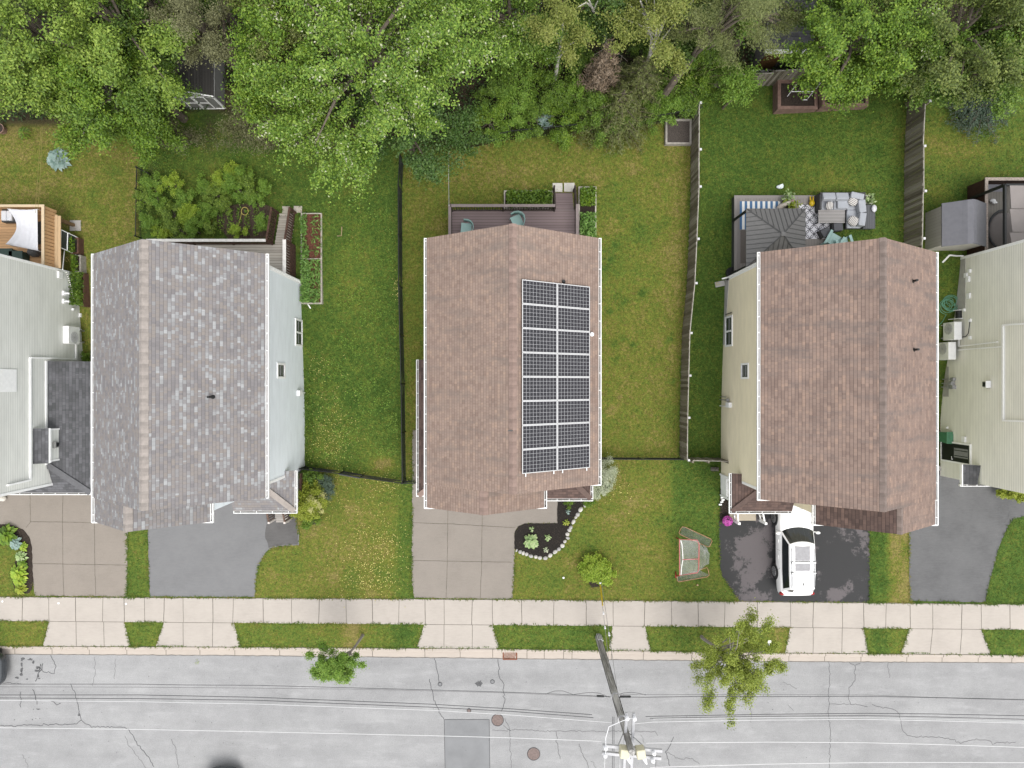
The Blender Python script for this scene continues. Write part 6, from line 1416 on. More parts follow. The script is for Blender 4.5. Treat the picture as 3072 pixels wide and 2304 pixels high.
MB().box(x0 - .1, x1 + .75, y0 - .22, y0 - .04, he - .02, he + .06).box(x0 - .02, x1 + .4, y0 - .12, y0 - .03, z0 - .02, z0 + .08).build('trim', WHITE, s2)
mb = MB(); mb.roofpoly([(x0 - .1, y0 - .04, he + .05), (x1 + .75, y0 - .04, he + .05), (x1 + .75, y0 + 2.3, he + .7), (x0 - .1, y0 + 2.3, he + .7)], (1, 0, 0), .05); mb.build('roof', [SH_DARK, WHITE], s2)
o = MB().box(x0 - .1, x1 + .15, y0 - .5, y0 - .35, z0, z0 + .12).build('timber_edge', FR, loc=(x0, y0 - .4, z0)); tag(o, 'pale timber edging in front of the brown doored shed', 'edging')
# grey resin shed with a rounded ridge
zb = 1.6; he, hr = zb + 1.55, zb + 2.3
x0, x1 = A(2826, 0, he)[0], A(2959, 0, he)[0]; ya, yb = A(0, 610, he)[1], A(0, 740, he)[1]; xm = A(2921, 0, hr)[0]
s3 = thing('garden_shed', 'grey resin shed beside the tall board fence', 'shed', ((x0 + x1) / 2, yb, zb)); RW = planks('beige_resin_wall', srgb(180, 176, 168, .8), 'Y', .16, .08, .06, gapk=.75); RR = mat('slate_resin_roof', srgb(120, 120, 126, .66), .5, .08, 5)
xa_, xb_ = x0 + .08, x1 - .08
MB().add([(x, y, z) for y in (yb + .1, ya - .1) for x, z in ((xa_, zb - .4), (xb_, zb - .4), (xb_, he), (xm, hr - .04), (xa_, he))], [(0, 1, 2, 3, 4), (9, 8, 7, 6, 5)] + [(i, 5 + i, 5 + (i + 1) % 5, (i + 1) % 5) for i in range(5)]).build('wall', RW, s3)
mb = MB()
prof = [(x0, he), (x0 + (xm - x0) * .62, he + (hr - he) * .66), (xm - .22, hr - .1), (xm, hr), (xm + .22, hr - .1), (x1, he)]
vs = [(x, y, z + dz) for dz in (0, -.05) for y in (yb, ya) for x, z in prof]; n = 6
mb.add(vs, [(i, i + 1, n + i + 1, n + i) for i in range(5)] + [(2 * n + i + 1, 2 * n + i, 3 * n + i, 3 * n + i + 1) for i in range(5)] + [(i, 2 * n + i, 2 * n + i + 1, i + 1) for i in range(5)] + [(n + i + 1, 3 * n + i + 1, 3 * n + i, n + i) for i in range(5)] + [(0, n, 3 * n, 2 * n), (n - 1, 3 * n - 1, 4 * n - 1, 2 * n - 1)][:1])
mb.build('roof', RR, s3)
# deck with a pergola at the right edge
zf = 2.15; zc = 3.05
xl = A(2960, 0, zc)[0]; yr = A(0, 537, zc)[1]
d5 = thing('wooden_deck', 'brown skirted deck with pale rail caps at the right edge', 'deck', (xl + 2, yr - 2, 0)); PEEL = mat('peeling_white_cap', srgb(205, 190, 178, .52), .85, .3, 14)
MB().box(xl, xl + 6, YEr + .02, yr, zf - .05, zf).build('deck_floor', planks('light_grey_deck', srgb(178, 172, 162, .52), 'X', .14, .06, .12), d5)
mb = MB(); mb.box(xl - .07, xl + .08, YEr + .05, yr + .08, zc - .04, zc); mb.box(xl + .08, xl + 6, yr - .07, yr + .08, zc - .04, zc); mb.build('rail_cap', PEEL, d5)
mb = MB(); mb.box(xl - .03, xl, YEr + .05, yr + .03, 1.4, zc - .05); mb.box(xl, xl + 6, yr, yr + .03, 1.4, zc - .05); mb.build('skirt', mat('dark_brown_skirt', srgb(78, 52, 40, .5), .8, .3, 6), d5)
ez = zf + 2.3; pgx = A(3014, 0, ez)[0]; pgy = A(0, 555, ez)[1]; pg = thing('pergola', 'black framed pergola with a taupe canopy at the right edge', 'pergola', (pgx + 1.5, pgy - 1.5, zf))
for q in ((pgx, pgy), (pgx + 3.2, pgy), (pgx, pgy - 3.4), (pgx + 3.2, pgy - 3.4)): MB().box(q[0] - .06, q[0] + .06, q[1] - .06, q[1] + .06, zf, ez).build('post', BLACK, pg)
for a, b in (((0, 0), (3.2, 0)), ((0, 0), (0, -3.4)), ((3.2, 0), (3.2, -3.4)), ((0, -3.4), (3.2, -3.4))): MB().beam((pgx + a[0], pgy + a[1], ez), (pgx + b[0], pgy + b[1], ez), .09, .14).build('beam', BLACK, pg)
TAU = mat('taupe_canvas', srgb(170, 162, 158, .52), .85, .05, 2)
for i in range(3): y1_ = pgy - .06 - i * 1.12; MB().add([(pgx + .16, y1_, ez + .12), (pgx + 3.3, y1_, ez + .12), (pgx + 3.3, y1_ - 1.08, ez + .1), (pgx + .24 + .06 * i, y1_ - 1.08, ez + .1), (pgx + .16, y1_, ez + .08), (pgx + 3.3, y1_, ez + .08), (pgx + 3.3, y1_ - 1.08, ez + .06), (pgx + .24 + .06 * i, y1_ - 1.08, ez + .06)], [(0, 3, 2, 1), (4, 5, 6, 7), (0, 1, 5, 4), (1, 2, 6, 5), (2, 3, 7, 6), (3, 0, 4, 7)]).build('canopy', TAU, pg)
c = A(3010, 690, zf + .4); o = thing('outdoor_sofa', 'taupe seat with a dark curved frame under the pergola', 'sofa', (c[0], c[1], zf)); MB().ell((c[0], c[1], zf + .35), (.75, .95, .22), n=16, k=6).build('seat', TAU, o, smooth=True); MB().tube([(c[0] + .8 * math.cos(t), c[1] + 1.0 * math.sin(t), zf + .45) for t in [math.pi * .5 + k * math.pi / 10 for k in range(11)]], .05, 6).build('frame', DKGREY, o)
o = MB().box(xl + .15, xl + 1.5, A(0, 575, zf)[1], A(0, 545, zf)[1] - .05, zf + .004, zf + .02).build('outdoor_mat', mat('pale_mat', srgb(190, 190, 200, .52), .9, .05), loc=(xl + .5, yr - .5, zf)); tag(o, 'pale grey mat behind the pergola post', 'mat')
c = A(2978, 602, zf + .1); tag(MB().ell((c[0], c[1], zf + .1), (.16, .1, .1), n=10, k=6).ell((c[0] + .1, c[1] - .1, zf + .1), (.14, .08, .08), n=10, k=6).build('white_shoes', WHITE, loc=c, smooth=True), 'pair of white shoes on the right edge deck', 'shoes')

# ================================================================ CARS
def make_car(label, paint, rough_=.25):
    root = thing('parked_car', label, 'car')
    P_ = nm(paint[0]); m, nt, b = P_; b.inputs['Base Color'].default_value = (*paint[1], 1); b.inputs['Roughness'].default_value = rough_; b.inputs['Coat Weight'].default_value = .5; b.inputs['Coat Roughness'].default_value = .05
    CG = mat('car_glass', (.012, .015, .016), .06, .2, spec=.6); TY = mat('tyre_rubber', (.02, .02, .021), .85, .15); RM = mat('alloy_rim', (.42, .42, .43), .3, .08, metal=.7); RED = mat('tail_lamp', (.25, .012, .012), .2, .1); HL = mat('head_lamp', (.5, .52, .54), .15, .1)
    st = [(-2.44, .66, .62, .70, .34), (-2.41, .80, .88, .92, .30), (-2.3, .88, 1.0, 1.05, .28), (-2.05, .925, 1.03, 1.07, .27), (-1.24, .955, 1.02, 1.06, .27), (-.5, .945, 1.0, 1.04, .27), (.4, .945, .99, 1.03, .27), (1.1, .95, .99, 1.05, .27), (1.4, .955, .98, 1.09, .27), (1.64, .955, .96, 1.06, .27), (2.05, .91, .9, .99, .28), (2.3, .82, .8, .9, .3), (2.44, .66, .7, .78, .32), (2.49, .4, .6, .66, .36)]
    vs = []; fs = []
    for y, w, zs, zt, zb in st:
        half = [(w * .86, zb), (w * .96, zb + .12), (w, zb + .34 * (zs - zb)), (w * .985, zb + .72 * (zs - zb)), (w * .93, zs), (w * .84, zs + (zt - zs) * .7), (w * .45, zt + .012), (0, zt + .02)]
        ring = [(x, y, z) for x, z in half] + [(-x, y, z) for x, z in half[-2::-1]]
        vs += ring
    n = 15
    for i in range(len(st) - 1):
        for j in range(n - 1): a = i * n + j; fs.append((a, a + 1, a + n + 1, a + n))
        fs.append((i * n + n - 1, i * n, (i + 1) * n, (i + 1) * n + n - 1))
    fs += [tuple(range(n))[::-1], tuple(range((len(st) - 1) * n, len(st) * n))]
    o = MB().add(vs, fs).build('body', m, root, smooth=True); s_ = o.modifiers.new('s', 'SUBSURF'); s_.levels = s_.render_levels = 2
    # panel seams laid on the evaluated skin
    from mathutils.bvhtree import BVHTree
    bv = BVHTree.FromObject(o, bpy.context.evaluated_depsgraph_get()); sm = MB()
    def seam(pts, d):
        L = []
        for p in pts:
            h_ = bv.ray_cast(Vector(p) - Vector(d) * 2, Vector(d))
            if h_[0] is not None: L.append(h_[0] - Vector(d) * .001)
        if len(L) > 1: sm.tube(L, .007, 4)
    for s_ in (-1, 1):
        seam([(s_ * (.70 + .08 * math.sin(k * .5)), 1.42 + .1 * k, 1) for k in range(9)], (0, 0, -1))
        for y in (-1.02, .02, 1.06): seam([(s_, y + (.12 if y < -1 and z > .8 else 0), z) for z in (.42, .6, .8, .95)], (-s_, 0, 0))
        seam([(s_, -1.0 + .2 * k, .43) for k in range(11)], (-s_, 0, 0))
    seam([(-.7 + .14 * k, 2.22 - .12 * (-.7 + .14 * k) ** 2, 1) for k in range(11)], (0, 0, -1))
    sm.build('panel_seams', BLACK, root)
    # cabin: lower and upper ring
    def ring(w, yr, yf, bow, z, zr=0):
        L = [(w * x, yf - bow * x * x, z) for x in (-1, -.66, -.33, 0, .33, .66, 1)]
        ys = [yf - bow + (yr - (yf - bow)) * f for f in (.3, .62)]
        L += [(w * (1 + .015), y, z + zr) for y in ys]
        L += [(w * .96 * x, yr + .1 * x * x, z) for x in (1, .5, 0, -.5, -1)]
        L += [(-w * 1.015, y, z + zr) for y in ys[::-1]]
        return L
    b0 = ring(.86, -2.22, 1.36, .3, 1.03); b1 = ring(.655, -1.93, .62, .13, 1.60, .03); K = len(b0)
    cr = [(x * .8, (y + .6) * .86 - .6, 1.70 + .0 * x) for x, y, z in b1]
    mb = MB(); mb.add(b0 + b1 + cr, [(i, (i + 1) % K, K + (i + 1) % K, K + i) for i in range(K)] + [(K + i, K + (i + 1) % K, 2 * K + (i + 1) % K, 2 * K + i) for i in range(K)] + [tuple(range(2 * K, 3 * K))])
    o = mb.build('cabin', m, root, smooth=False)
    def glass(name, i0, i1, v0, v1, e0, e1):
        g = MB(); segs = list(range(i0, i1))
        for si, i in enumerate(segs):
            A0, A1, B0, B1 = (Vector(q) for q in (b0[i % K], b0[(i + 1) % K], b1[i % K], b1[(i + 1) % K]))
            u0 = e0 if si == 0 else 0; u1 = 1 - e1 if si == len(segs) - 1 else 1
            q = [A0.lerp(A1, u).lerp(B0.lerp(B1, u), v) for u, v in ((u0, v0), (u1, v0), (u1, v1), (u0, v1))]
            nn = (q[1] - q[0]).cross(q[3] - q[0]).normalized(); c = sum(q, Vector()) / 4
            if nn.dot(c - Vector((0, -.4, 1.2))) < 0: nn = -nn
            g.add([p + nn * .006 for p in q], [(0, 1, 2, 3)])
        g.build(name, CG, root)
    glass('windshield', 0, 6, .03, .97, .12, .12); glass('side_window', 6, 9, .12, .88, .12, .12); glass('side_window', 13, 16, .12, .88, .12, .12); glass('rear_window', 9, 13, .18, .85, .2, .2)
    mb = MB(); mb.add([(x, y, 1.0) for x, y in ((-.4, .6), (.4, .6), (.4, .5), (-.4, .5))], [(0, 1, 2, 3)]); 
    sr = MB(); SRG = mat('sunroof_glass', (.16, .16, .175), .12, .15)
    for ya, yb in ((.42, -.34), (-.46, -.86)): sr.box(-.42, .36, yb, ya, 1.69, 1.712)
    sr.build('sunroof', SRG, root, bevel=.02)
    MB().box(-.42, .36, -.44, -.36, 1.69, 1.708).build('sunroof_gap', CG, root)
    for s_ in (-.58, .58): MB().tube([(s_, .3, 1.66), (s_, .2, 1.72), (s_, -1.6, 1.71), (s_, -1.75, 1.64)], .02, 6).build('roof_rail', RM, root)
    for y in (-.42, -.96):
        mb = MB(); mb.box(-.62, .62, y - .03, y + .03, 1.765, 1.79, 0)
        for s_ in (-.58, .58): mb.box(s_ - .05, s_ + .05, y - .05, y + .05, 1.71, 1.775, 1)
        mb.build('cross_bar', [RM, BLACK], root)
    MB().add([(-.02, -1.62, 1.70), (.02, -1.62, 1.70), (.02, -1.45, 1.70), (-.02, -1.45, 1.70), (0, -1.62, 1.78), (0, -1.58, 1.78)], [(0, 4, 5, 3), (1, 2, 5, 4), (0, 1, 4), (2, 3, 5)]).build('aerial', DKGREY, root)
    MB().box(-.5, .5, -2.08, -1.9, 1.60, 1.635).build('spoiler', m, root, bevel=.015)
    for s_ in (-1, 1):
        mb = MB(); mb.ell((s_ * 1.06, .98, 1.1), (.13, .08, .09), n=10, k=6); mb.beam((s_ * .88, 1.02, 1.03), (s_ * 1.0, 1.0, 1.08), .06, .04); mb.build('side_mirror', m, root, smooth=True)
        MB().ell((s_ * .8, -2.27, .9), (.14, .1, .13), n=10, k=6).build('taillight', RED, root, smooth=True)
        MB().ell((s_ * .68, 2.2, .82), (.17, .2, .07), n=10, k=6).build('headlight', HL, root, smooth=True)
        for y in (-.35, .5): MB().box(s_ * .95 - .012, s_ * .95 + .012, y - .1, y + .1, .86, .89).build('handle', m, root)
        for y in (-1.24, 1.64):
            MB().tube([(s_ * .7, y, .36), (s_ * .958, y, .36)], .43, 24).build('wheel_arch', BLACK, root)
            w = MB(); w.tube([(s_ * .72, y, .36), (s_ * .75, y, .36), (s_ * .95, y, .36), (s_ * .98, y, .36)], [.33, .365, .365, .33], 24); w.add([], [])
            wo = w.build('wheel', TY, root)
            r = MB(); r.tube([(s_ * .975, y, .36), (s_ * .985, y, .36)], .245, 20, 0)
            for k in range(10): t = 2 * math.pi * k / 10 + .2; r.beam((s_ * .99, y + .05 * math.cos(t), .36 + .05 * math.sin(t)), (s_ * .99, y + .24 * math.cos(t), .36 + .24 * math.sin(t)), .035, .03, 1, up=(1, 0, 0))
            r.tube([(s_ * .99, y + .245 * math.cos(t), .36 + .245 * math.sin(t)) for t in [k * math.pi / 10 for k in range(20)]], .018, 5, 1, closed=True); r.build('rim', [DKGREY, RM], wo)
    return root
car = make_car('white sport utility car with roof bars parked on the black driveway', ('white_car_paint', (.78, .78, .78)))
car.location = (15.12, -8.85, .014); car.rotation_euler = (0, 0, rad(.5))
car2 = make_car('dark car nosing in at the left edge of the street', ('dark_car_paint', (.03, .035, .04)))
car2.location = (-27.33 - 2.49, (1152 - 2009) * 35.0 / FPX, RZ); car2.rotation_euler = (0, 0, rad(-90))
car3 = copy_tree(car2); car3['label'] = 'dark car just touching the bottom edge of the picture'
car3.location = ((665 - CX) * 34.9 / FPX, (1152 - 2309) * 34.9 / FPX - 2.49, RZ); car3.rotation_euler = (0, 0, 0)

# ================================================================ STREET THINGS
def Q8(zx, zy, h): return A(1990 + zx / 8.294, 1560 + zy / 8.294, h)
gc = Q8(600, 900, 0); goal = thing('hockey_goal', 'red and white hockey goal with loose netting on the front lawn', 'hockey goal', (gc[0], gc[1], 0))
PINK = mat('faded_red_tube', srgb(222, 130, 128, .56), .5, .15, 4); REDT = mat('red_tube', srgb(190, 50, 48, .52), .5, .15); TAN = mat('tan_tube', srgb(205, 160, 122, .55), .6, .2, 5); NETM = mat('white_net', (.5, .5, .5), .8, .1); NETG = mat('grey_net', (.3, .31, .3), .85, .2)
ht = 1.15
fr = [Q8(400, 480, ht), Q8(405, 1380, ht), Q8(850, 1310, ht - .1), Q8(880, 1200, ht - .05), Q8(890, 620, ht - .05), Q8(850, 500, ht - .1)]
MB().tube(fr, .028, 8, closed=True).tube([Q8(480, 985, ht), Q8(870, 970, ht - .05)], .022, 6).build('top_frame', PINK, goal)
MB().tube([Q8(330, 440, .05), Q8(345, 450, .3), fr[0]], .03, 8).tube([Q8(310, 1440, .05), Q8(305, 1290, .1), Q8(320, 1390, .5), fr[1]], .03, 8).build('front_post', REDT, goal)
MB().tube([Q8(430, 500, ht + .02), Q8(465, 620, ht), Q8(490, 960, ht - .02), Q8(450, 1200, ht), Q8(440, 1370, ht)], .02, 6).build('lace_bar', WHITE, goal)
lp1 = [Q8(390, 320, .06), Q8(430, 220, .06), Q8(480, 165, .06), Q8(560, 185, .06), Q8(1180, 470, .06), Q8(1215, 520, .06), Q8(1150, 660, .06), Q8(1090, 665, .06), Q8(420, 365, .06)]
lp2 = [Q8(340, 1400, .05), Q8(345, 1500, .05), Q8(375, 1540, .05), Q8(1090, 1415, .05), Q8(1140, 1370, .05), Q8(1120, 1260, .05), Q8(1085, 1180, .05), Q8(880, 1250, .05)]
MB().tube(lp1, .02, 6, closed=True).tube(lp2, .02, 6).build('base_frame', TAN, goal)
def net(mb, a, b, c, d, nu, nv, r=.0055, sag=0):
    a, b, c, d = map(Vector, (a, b, c, d))
    def S(u, v): return a.lerp(b, u).lerp(d.lerp(c, u), v) - Vector((0, 0, sag * math.sin(math.pi * u) * math.sin(math.pi * v)))
    for i in range(nu + 1): mb.tube([S(i / nu, j / 6) for j in range(7)], r, 3, caps=False)
    for j in range(nv + 1): mb.tube([S(i / 6, j / nv) for i in range(7)], r, 3, caps=False)
mb = MB(); net(mb, fr[0], fr[5], fr[2], fr[1], 16, 34, .006, .22); net(mb, fr[5], Q8(1050, 780, .4), Q8(1060, 1110, .4), fr[2], 8, 22, .005, .1); mb.build('net', NETM, goal)
mb = MB(); net(mb, lp1[2], lp1[4], lp1[6], lp1[8], 26, 9, .004, .01); net(mb, lp2[0], lp2[7], lp2[4], lp2[2], 20, 8, .004, .01); net(mb, Q8(980, 620, .25), Q8(1080, 690, .3), Q8(1130, 830, .35), Q8(1040, 760, .3), 6, 6, .006); net(mb, Q8(1050, 760, .3), Q8(1145, 830, .35), Q8(1130, 1090, .35), Q8(1065, 1110, .3), 6, 12, .006); mb.build('loose_net', NETG, goal)

# storm grate and manhole covers
def cover(name, label, px, py, r, m=IRON):
    c = A(px, py, RZ + .01); mb = MB(); mb.cyl((c[0], c[1], RZ + .002), r, .008, 28, 0); mb.tube([(c[0] + r * 1.04 * math.cos(t), c[1] + r * 1.04 * math.sin(t), RZ + .008) for t in [k * math.pi / 14 for k in range(28)]], .018, 5, 1, closed=True)
    for k in range(-3, 4): h_ = math.sqrt(max(0, (r * .85) ** 2 - (k * r * .25) ** 2)); mb.box(c[0] + k * r * .25 - .012, c[0] + k * r * .25 + .012, c[1] - h_, c[1] + h_, RZ + .009, RZ + .014, 0)
    tag(mb.build(name, [m, CRACK], loc=c), label, 'manhole cover')
cover('manhole_cover', 'rusty manhole cover touching the square asphalt patch', *tp(1, 3, 2087, 1245), .31)
cover('manhole_cover', 'rusty manhole cover left of the utility pole near the bottom edge', *tp(2, 3, 187, 1538), .33)
cover('valve_cover', 'tiny reddish valve cover between the overhead wires', *tp(1, 3, 1840, 1163), .1)
cover('valve_cover', 'small grey valve cover right of the dark oil spot', *tp(1, 3, 2043, 913), .1, PATCH); cover('valve_cover', 'small grey valve cover at the end of a road crack', *tp(1, 3, 1590, 935), .1, PATCH)
a, b = tp(1, 3, 2132, 640), tp(2, 3, 45, 722); p, q = A(*a, RZ), A(*b, RZ); g = thing('storm_grate', 'rusty storm drain grate set in the kerb', 'drain grate', ((p[0] + q[0]) / 2, (p[1] + q[1]) / 2, RZ))
RUSTI = mat('orange_rust', srgb(150, 92, 66, .5), .85, .25, 10, .4, 60); mb = MB(); zt = .045
for r_ in ((p[0], q[0], p[1], p[1] - .06), (p[0], q[0], q[1], q[1] + .06), (p[0], p[0] + .06, q[1] + .06, p[1] - .06), (q[0] - .06, q[0], q[1] + .06, p[1] - .06)): mb.box(r_[0], r_[1], r_[2], r_[3], RZ - .1, RZ + zt)
mb.build('frame', RUSTI, g); mb = MB(); n = 10; w = q[0] - p[0]; hgt = p[1] - q[1] - .12
for k in range(n): x_ = p[0] + .06 + (w - .12) * (k + .2) / n; mb.beam((x_ - .05, q[1] + .06, RZ + zt - .03), (x_ + .09, p[1] - .06, RZ + zt - .03), .028, .04)
mb.build('bars', RUSTI, g); MB().box(p[0] + .06, q[0] - .06, q[1] + .06, p[1] - .06, RZ - .1, RZ + .012).build('pit', BLACK, g)
for i, (c, zx, zy, lab) in enumerate(((0, 20, 220, 'left'), (0, 505, 235, 'middle'), (0, 1088, 241, 'right'))):
    p = TA(c, 3, zx, zy, .03); tag(MB().cyl((p[0], p[1], .02), .05, .012, 12).build('survey_disc', WHITE, loc=p), 'white survey disc set in the sidewalk, %s one of three' % lab, 'survey disc')
p = A(2308, 1928, .02); tag(MB().obox((p[0], p[1], .035), (.19, .26, .05), .05).build('white_box', WHITE, loc=p, bevel=.01), 'small white meter lid on the grass verge', 'meter lid')
p = TA(0, 3, 1705, 745, RZ); rr = random.Random(3); mb = MB()
for k in range(14): c = Vector(p) + Vector((rr.gauss(0, .06), rr.gauss(0, .05), .02)); a = rr.uniform(0, 6); mb.add([c, c + Vector((.04 * math.cos(a), .04 * math.sin(a), .02)), c + Vector((.06 * math.cos(a + .4), .06 * math.sin(a + .4), 0)), c + Vector((.03 * math.cos(a + 1), .03 * math.sin(a + 1), .01))], [(0, 1, 2, 3)])
tag(mb.build('fallen_leaves', mat('pale_leaf', srgb(200, 215, 150, .5), .7, .2), loc=p), 'small pale sprig of leaves lying on the road', 'leaves')
for i, (zx, zy) in enumerate(((445, 15),)):
    p = T(2, 3, zx, zy, .04); tag(MB().ell(p, (.07, .06, .05), n=8, k=5).build('white_ball', WHITE, loc=p), 'small white ball on the front lawn', 'ball')
p = T(2, 3, 1603, 78, .04); tag(MB().ell(p, (.06, .05, .05), n=8, k=5).build('tan_ball', mat('tan_ball', srgb(225, 190, 150, .5), .7), loc=p), 'small tan ball below the hockey goal', 'ball')

# ================================================================ UTILITY POLE AND WIRES
pb = A(1795, 1912, 0); X0p, Y0p = pb[0], pb[1]; HT = 11.0
def pole(z): return Vector((X0p - .018 * z, Y0p - .006 * z, z))
up_ = thing('utility_pole', 'weathered wooden utility pole with two crossarm pairs leaning over the street', 'utility pole', (X0p, Y0p, 0))
def polemat():
    m, nt, b = nm('weathered_pole'); t = NT(nt); v = t.coord(); ns = t.noise(t.scaled(v, (9, 9, .35)), 1.5, 6, .75); n2 = t.noise(v, .5, 3)
    k = t.math('ADD', t.math('MULTIPLY', ns, .7), t.math('MULTIPLY', n2, .3)); t.link(t.ramp(k, [(.36, (.035, .033, .031)), (.47, (.18, .174, .163)), (.6, (.44, .43, .41))]), b.inputs['Base Color']); b.inputs['Roughness'].default_value = .95; t.bump(ns, .6, .02, b); return m
POLEW = polemat(); ARMW = mat('silver_grey_timber', (.42, .42, .43), .85, .15, 5); INS = mat('white_insulator', (.62, .62, .63), .25, .05); CREAM = mat('cream_paint', srgb(232, 226, 196, .58), .5, .06); STEEL = mat('galvanised', (.38, .38, .39), .45, .15, metal=.4)
MB().tube([pole(z) for z in (-.5, 1.5, 4, 7, 9.5, HT)], [.172, .162, .15, .138, .125, .12], 14).build('pole_shaft', POLEW, up_, smooth=False)
mb = MB()                                         # risers and the white guards round the foot
for k, t in enumerate((2.0, 1.6, 1.2, .7)):
    o_ = Vector((.2 * math.cos(t), .2 * math.sin(t), 0)); mb.tube([pole(0) + o_, pole(.8) + o_], .028, 6, 1)
for t in (.3, -.5, 3.4): o_ = Vector((.17 * math.cos(t), .17 * math.sin(t), 0)); mb.tube([pole(.2) + o_, pole(4) + o_ * .95, pole(8.6) + o_ * .85], .014, 5, 0)
mb.build('cable_risers', [BLACK, INS], up_)
za = 10.35
def arm(a, b, w=.1, h=.12, nins=()): return MB().beam(a, b, w, h)
L1, R1, L2, R2 = A(1808, 2236, za), A(1986, 2252, za), A(1806, 2258, za), A(1983, 2274, za)
for a, b in ((L1, R1), (L2, R2)): arm(a, b).build('crossarm', ARMW, up_)
zb_ = 9.75; c1, c2 = A(1879, 2138, zb_), A(1901, 2139, zb_)
for a, dx in ((c1, 0), (c2, 0)): arm(a, (a[0] - .1, a[1] - 2.35, zb_)).build('crossarm', ARMW, up_)
def insulator(c, n=3):
    mb = MB(); c = Vector(c)
    for k in range(n): mb.cyl(c + Vector((0, 0, .06 * k)), .075, .03, 12, r2=.035)
    mb.cyl(c - Vector((0, 0, .08)), .02, .3, 8); return mb.build('insulator', INS, up_)
insp = [A(1816.5, 2242, za + .15), A(1815, 2264, za + .15), (c1[0], c1[1] - .12, zb_ + .15), (c2[0], c2[1] - .12, zb_ + .15), (R1[0] - .35, R1[1], za + .12), (R2[0] - .35, R2[1], za + .12)]
for c in insp: insulator(c)
for (px_, py_), sg in (((1872, 2255), -1), ((1921, 2256), 1)):   # two pale cut-out housings either side of the pole top
    c = Vector(A(px_, py_, za + .2)); mb = MB(); mb.obox(c, (.34, .36, .42), .1 * sg); mb.build('switch_box', CREAM, up_, bevel=.04)
    MB().tube([c + Vector((.1, -.12, .0)), c + Vector((.22, -.42, -.1)), c + Vector((.28, -.55, -.15))], [.11, .06, .03], 10).build('bushing', INS, up_)
mb = MB(); mb.tube([pole(za - .7) + Vector((-.12, 0, 0)), Vector(L1).lerp(Vector(R1), .25)], .02, 5); mb.tube([pole(za - .7) + Vector((.12, 0, 0)), Vector(L1).lerp(Vector(R1), .75)], .02, 5)
for z in (6.6, 8.55): mb.tube([pole(z - .06), pole(z + .06)], .185, 12)
mb.build('hardware', STEEL, up_)
mb = MB()
J = Vector(insp[2]) + Vector((0, 0, .1)); K_ = Vector(insp[0]) + Vector((0, 0, .1)); M1 = (J + K_) / 2 + Vector((-.32, .32, .1)); M2 = J.lerp(K_, .25) + Vector((-.14, .22, .12)); M3 = J.lerp(K_, .75) + Vector((-.22, .12, .0))
mb.tube([J, M2, M1, M3, K_], .016, 6); mb.tube([Vector(insp[0]) + Vector((0, 0, .1)), Vector(insp[1]) + Vector((0, 0, .1))], .014, 5)
mb.tube([Vector(insp[2]), (J + Vector(insp[3])) / 2 - Vector((0, .06, .1)), Vector(insp[3])], .014, 5); mb.build('jumper_wire', INS, up_)
# wires: each span sags between the pole and a far support outside the frame
WD = mat('dark_wire', (.05, .05, .052), .6, .1); WL = mat('bare_white_wire', (.5, .5, .5), .4, .05)
def wire(label, a, b, sag, r, m, pts=None, name='overhead_wire', group=None):
    a, b = Vector(a), Vector(b); n = 18
    P__ = pts or [a.lerp(b, i / n) - Vector((0, 0, 4 * sag * (i / n) * (1 - i / n))) for i in range(n + 1)]
    o = MB().tube(P__, r, 5, caps=False).build(name, m, loc=a); tag(o, label, 'wire', group); return o
def wpx(px_, py_, h): return A(px_, py_, h)
def span(label, path, r, m, **k):
    """path of (px, py, height) along one wire"""
    pts = [Vector(A(*p)) for p in path]; out = []
    r *= .85
    for i in range(len(pts) - 1):
        for j in range(6): out.append(pts[i].lerp(pts[i + 1], j / 6))
    out.append(pts[-1]); return wire(label, pts[0], pts[-1], 0, r, m, out, **k)
def hh(h, x): return h - .35 * math.sin(math.pi * min(1, abs(x - 1870) / 2600.)) 
def mk(label, L, h, r, m): return span(label, [(x, y, hh(h, x)) for x, y in L], r, m, group='overhead wires along the street')
mk('slack dark telephone cable left of the pole, nearest the kerb', [(-300, 2051), (0, 2052.5), (420, 2052.5), (560, 2055), (768, 2056), (1300, 2070), (1536, 2077), (1640, 2081), (1830, 2090)], 6.6, .014, WD)
mk('thin dark telephone strand just below the slack cable at left', [(-300, 2059), (0, 2060.5), (400, 2061.5), (768, 2064.5), (1100, 2068), (1536, 2079), (1700, 2087), (1835, 2091)], 6.55, .008, WD)
mk('upper black service cable of the close pair left of the pole', [(-300, 2083), (0, 2085), (420, 2085), (768, 2092), (1300, 2113), (1536, 2127), (1776, 2144)], 8.5, .016, WD)
mk('lower black service cable of the close pair left of the pole', [(-300, 2092), (0, 2094), (420, 2096), (768, 2101), (1300, 2122), (1536, 2134.5), (1780, 2153)], 8.5, .016, WD)
mk('bare white neutral wire just below the black cables at left', [(-300, 2099), (0, 2101), (420, 2105), (768, 2112), (1300, 2131), (1536, 2145), (1835, 2168)], 8.6, .013, WL)
mk('bare white high wire left of the pole crossarm', [(-300, 2180), (0, 2183), (420, 2188), (768, 2195), (1300, 2207), (1536, 2213.5), (1815, 2224)], 10.3, .014, WL)
mk('dark telephone cable right of the pole, nearest the kerb', [(1860, 2091), (1930, 2092), (2100, 2089.5), (2304, 2090), (2600, 2089), (2800, 2093), (3072, 2100), (3400, 2108)], 6.6, .016, WD)
mk('thin dark strand just above the telephone cable at right', [(1850, 2083), (2304, 2084), (2600, 2085), (2800, 2092), (3072, 2098), (3400, 2104)], 6.7, .008, WD)
mk('upper black service cable right of the pole', [(1937, 2149.5), (2304, 2143), (2600, 2140), (2800, 2142), (3072, 2147.5), (3400, 2155)], 8.5, .016, WD)
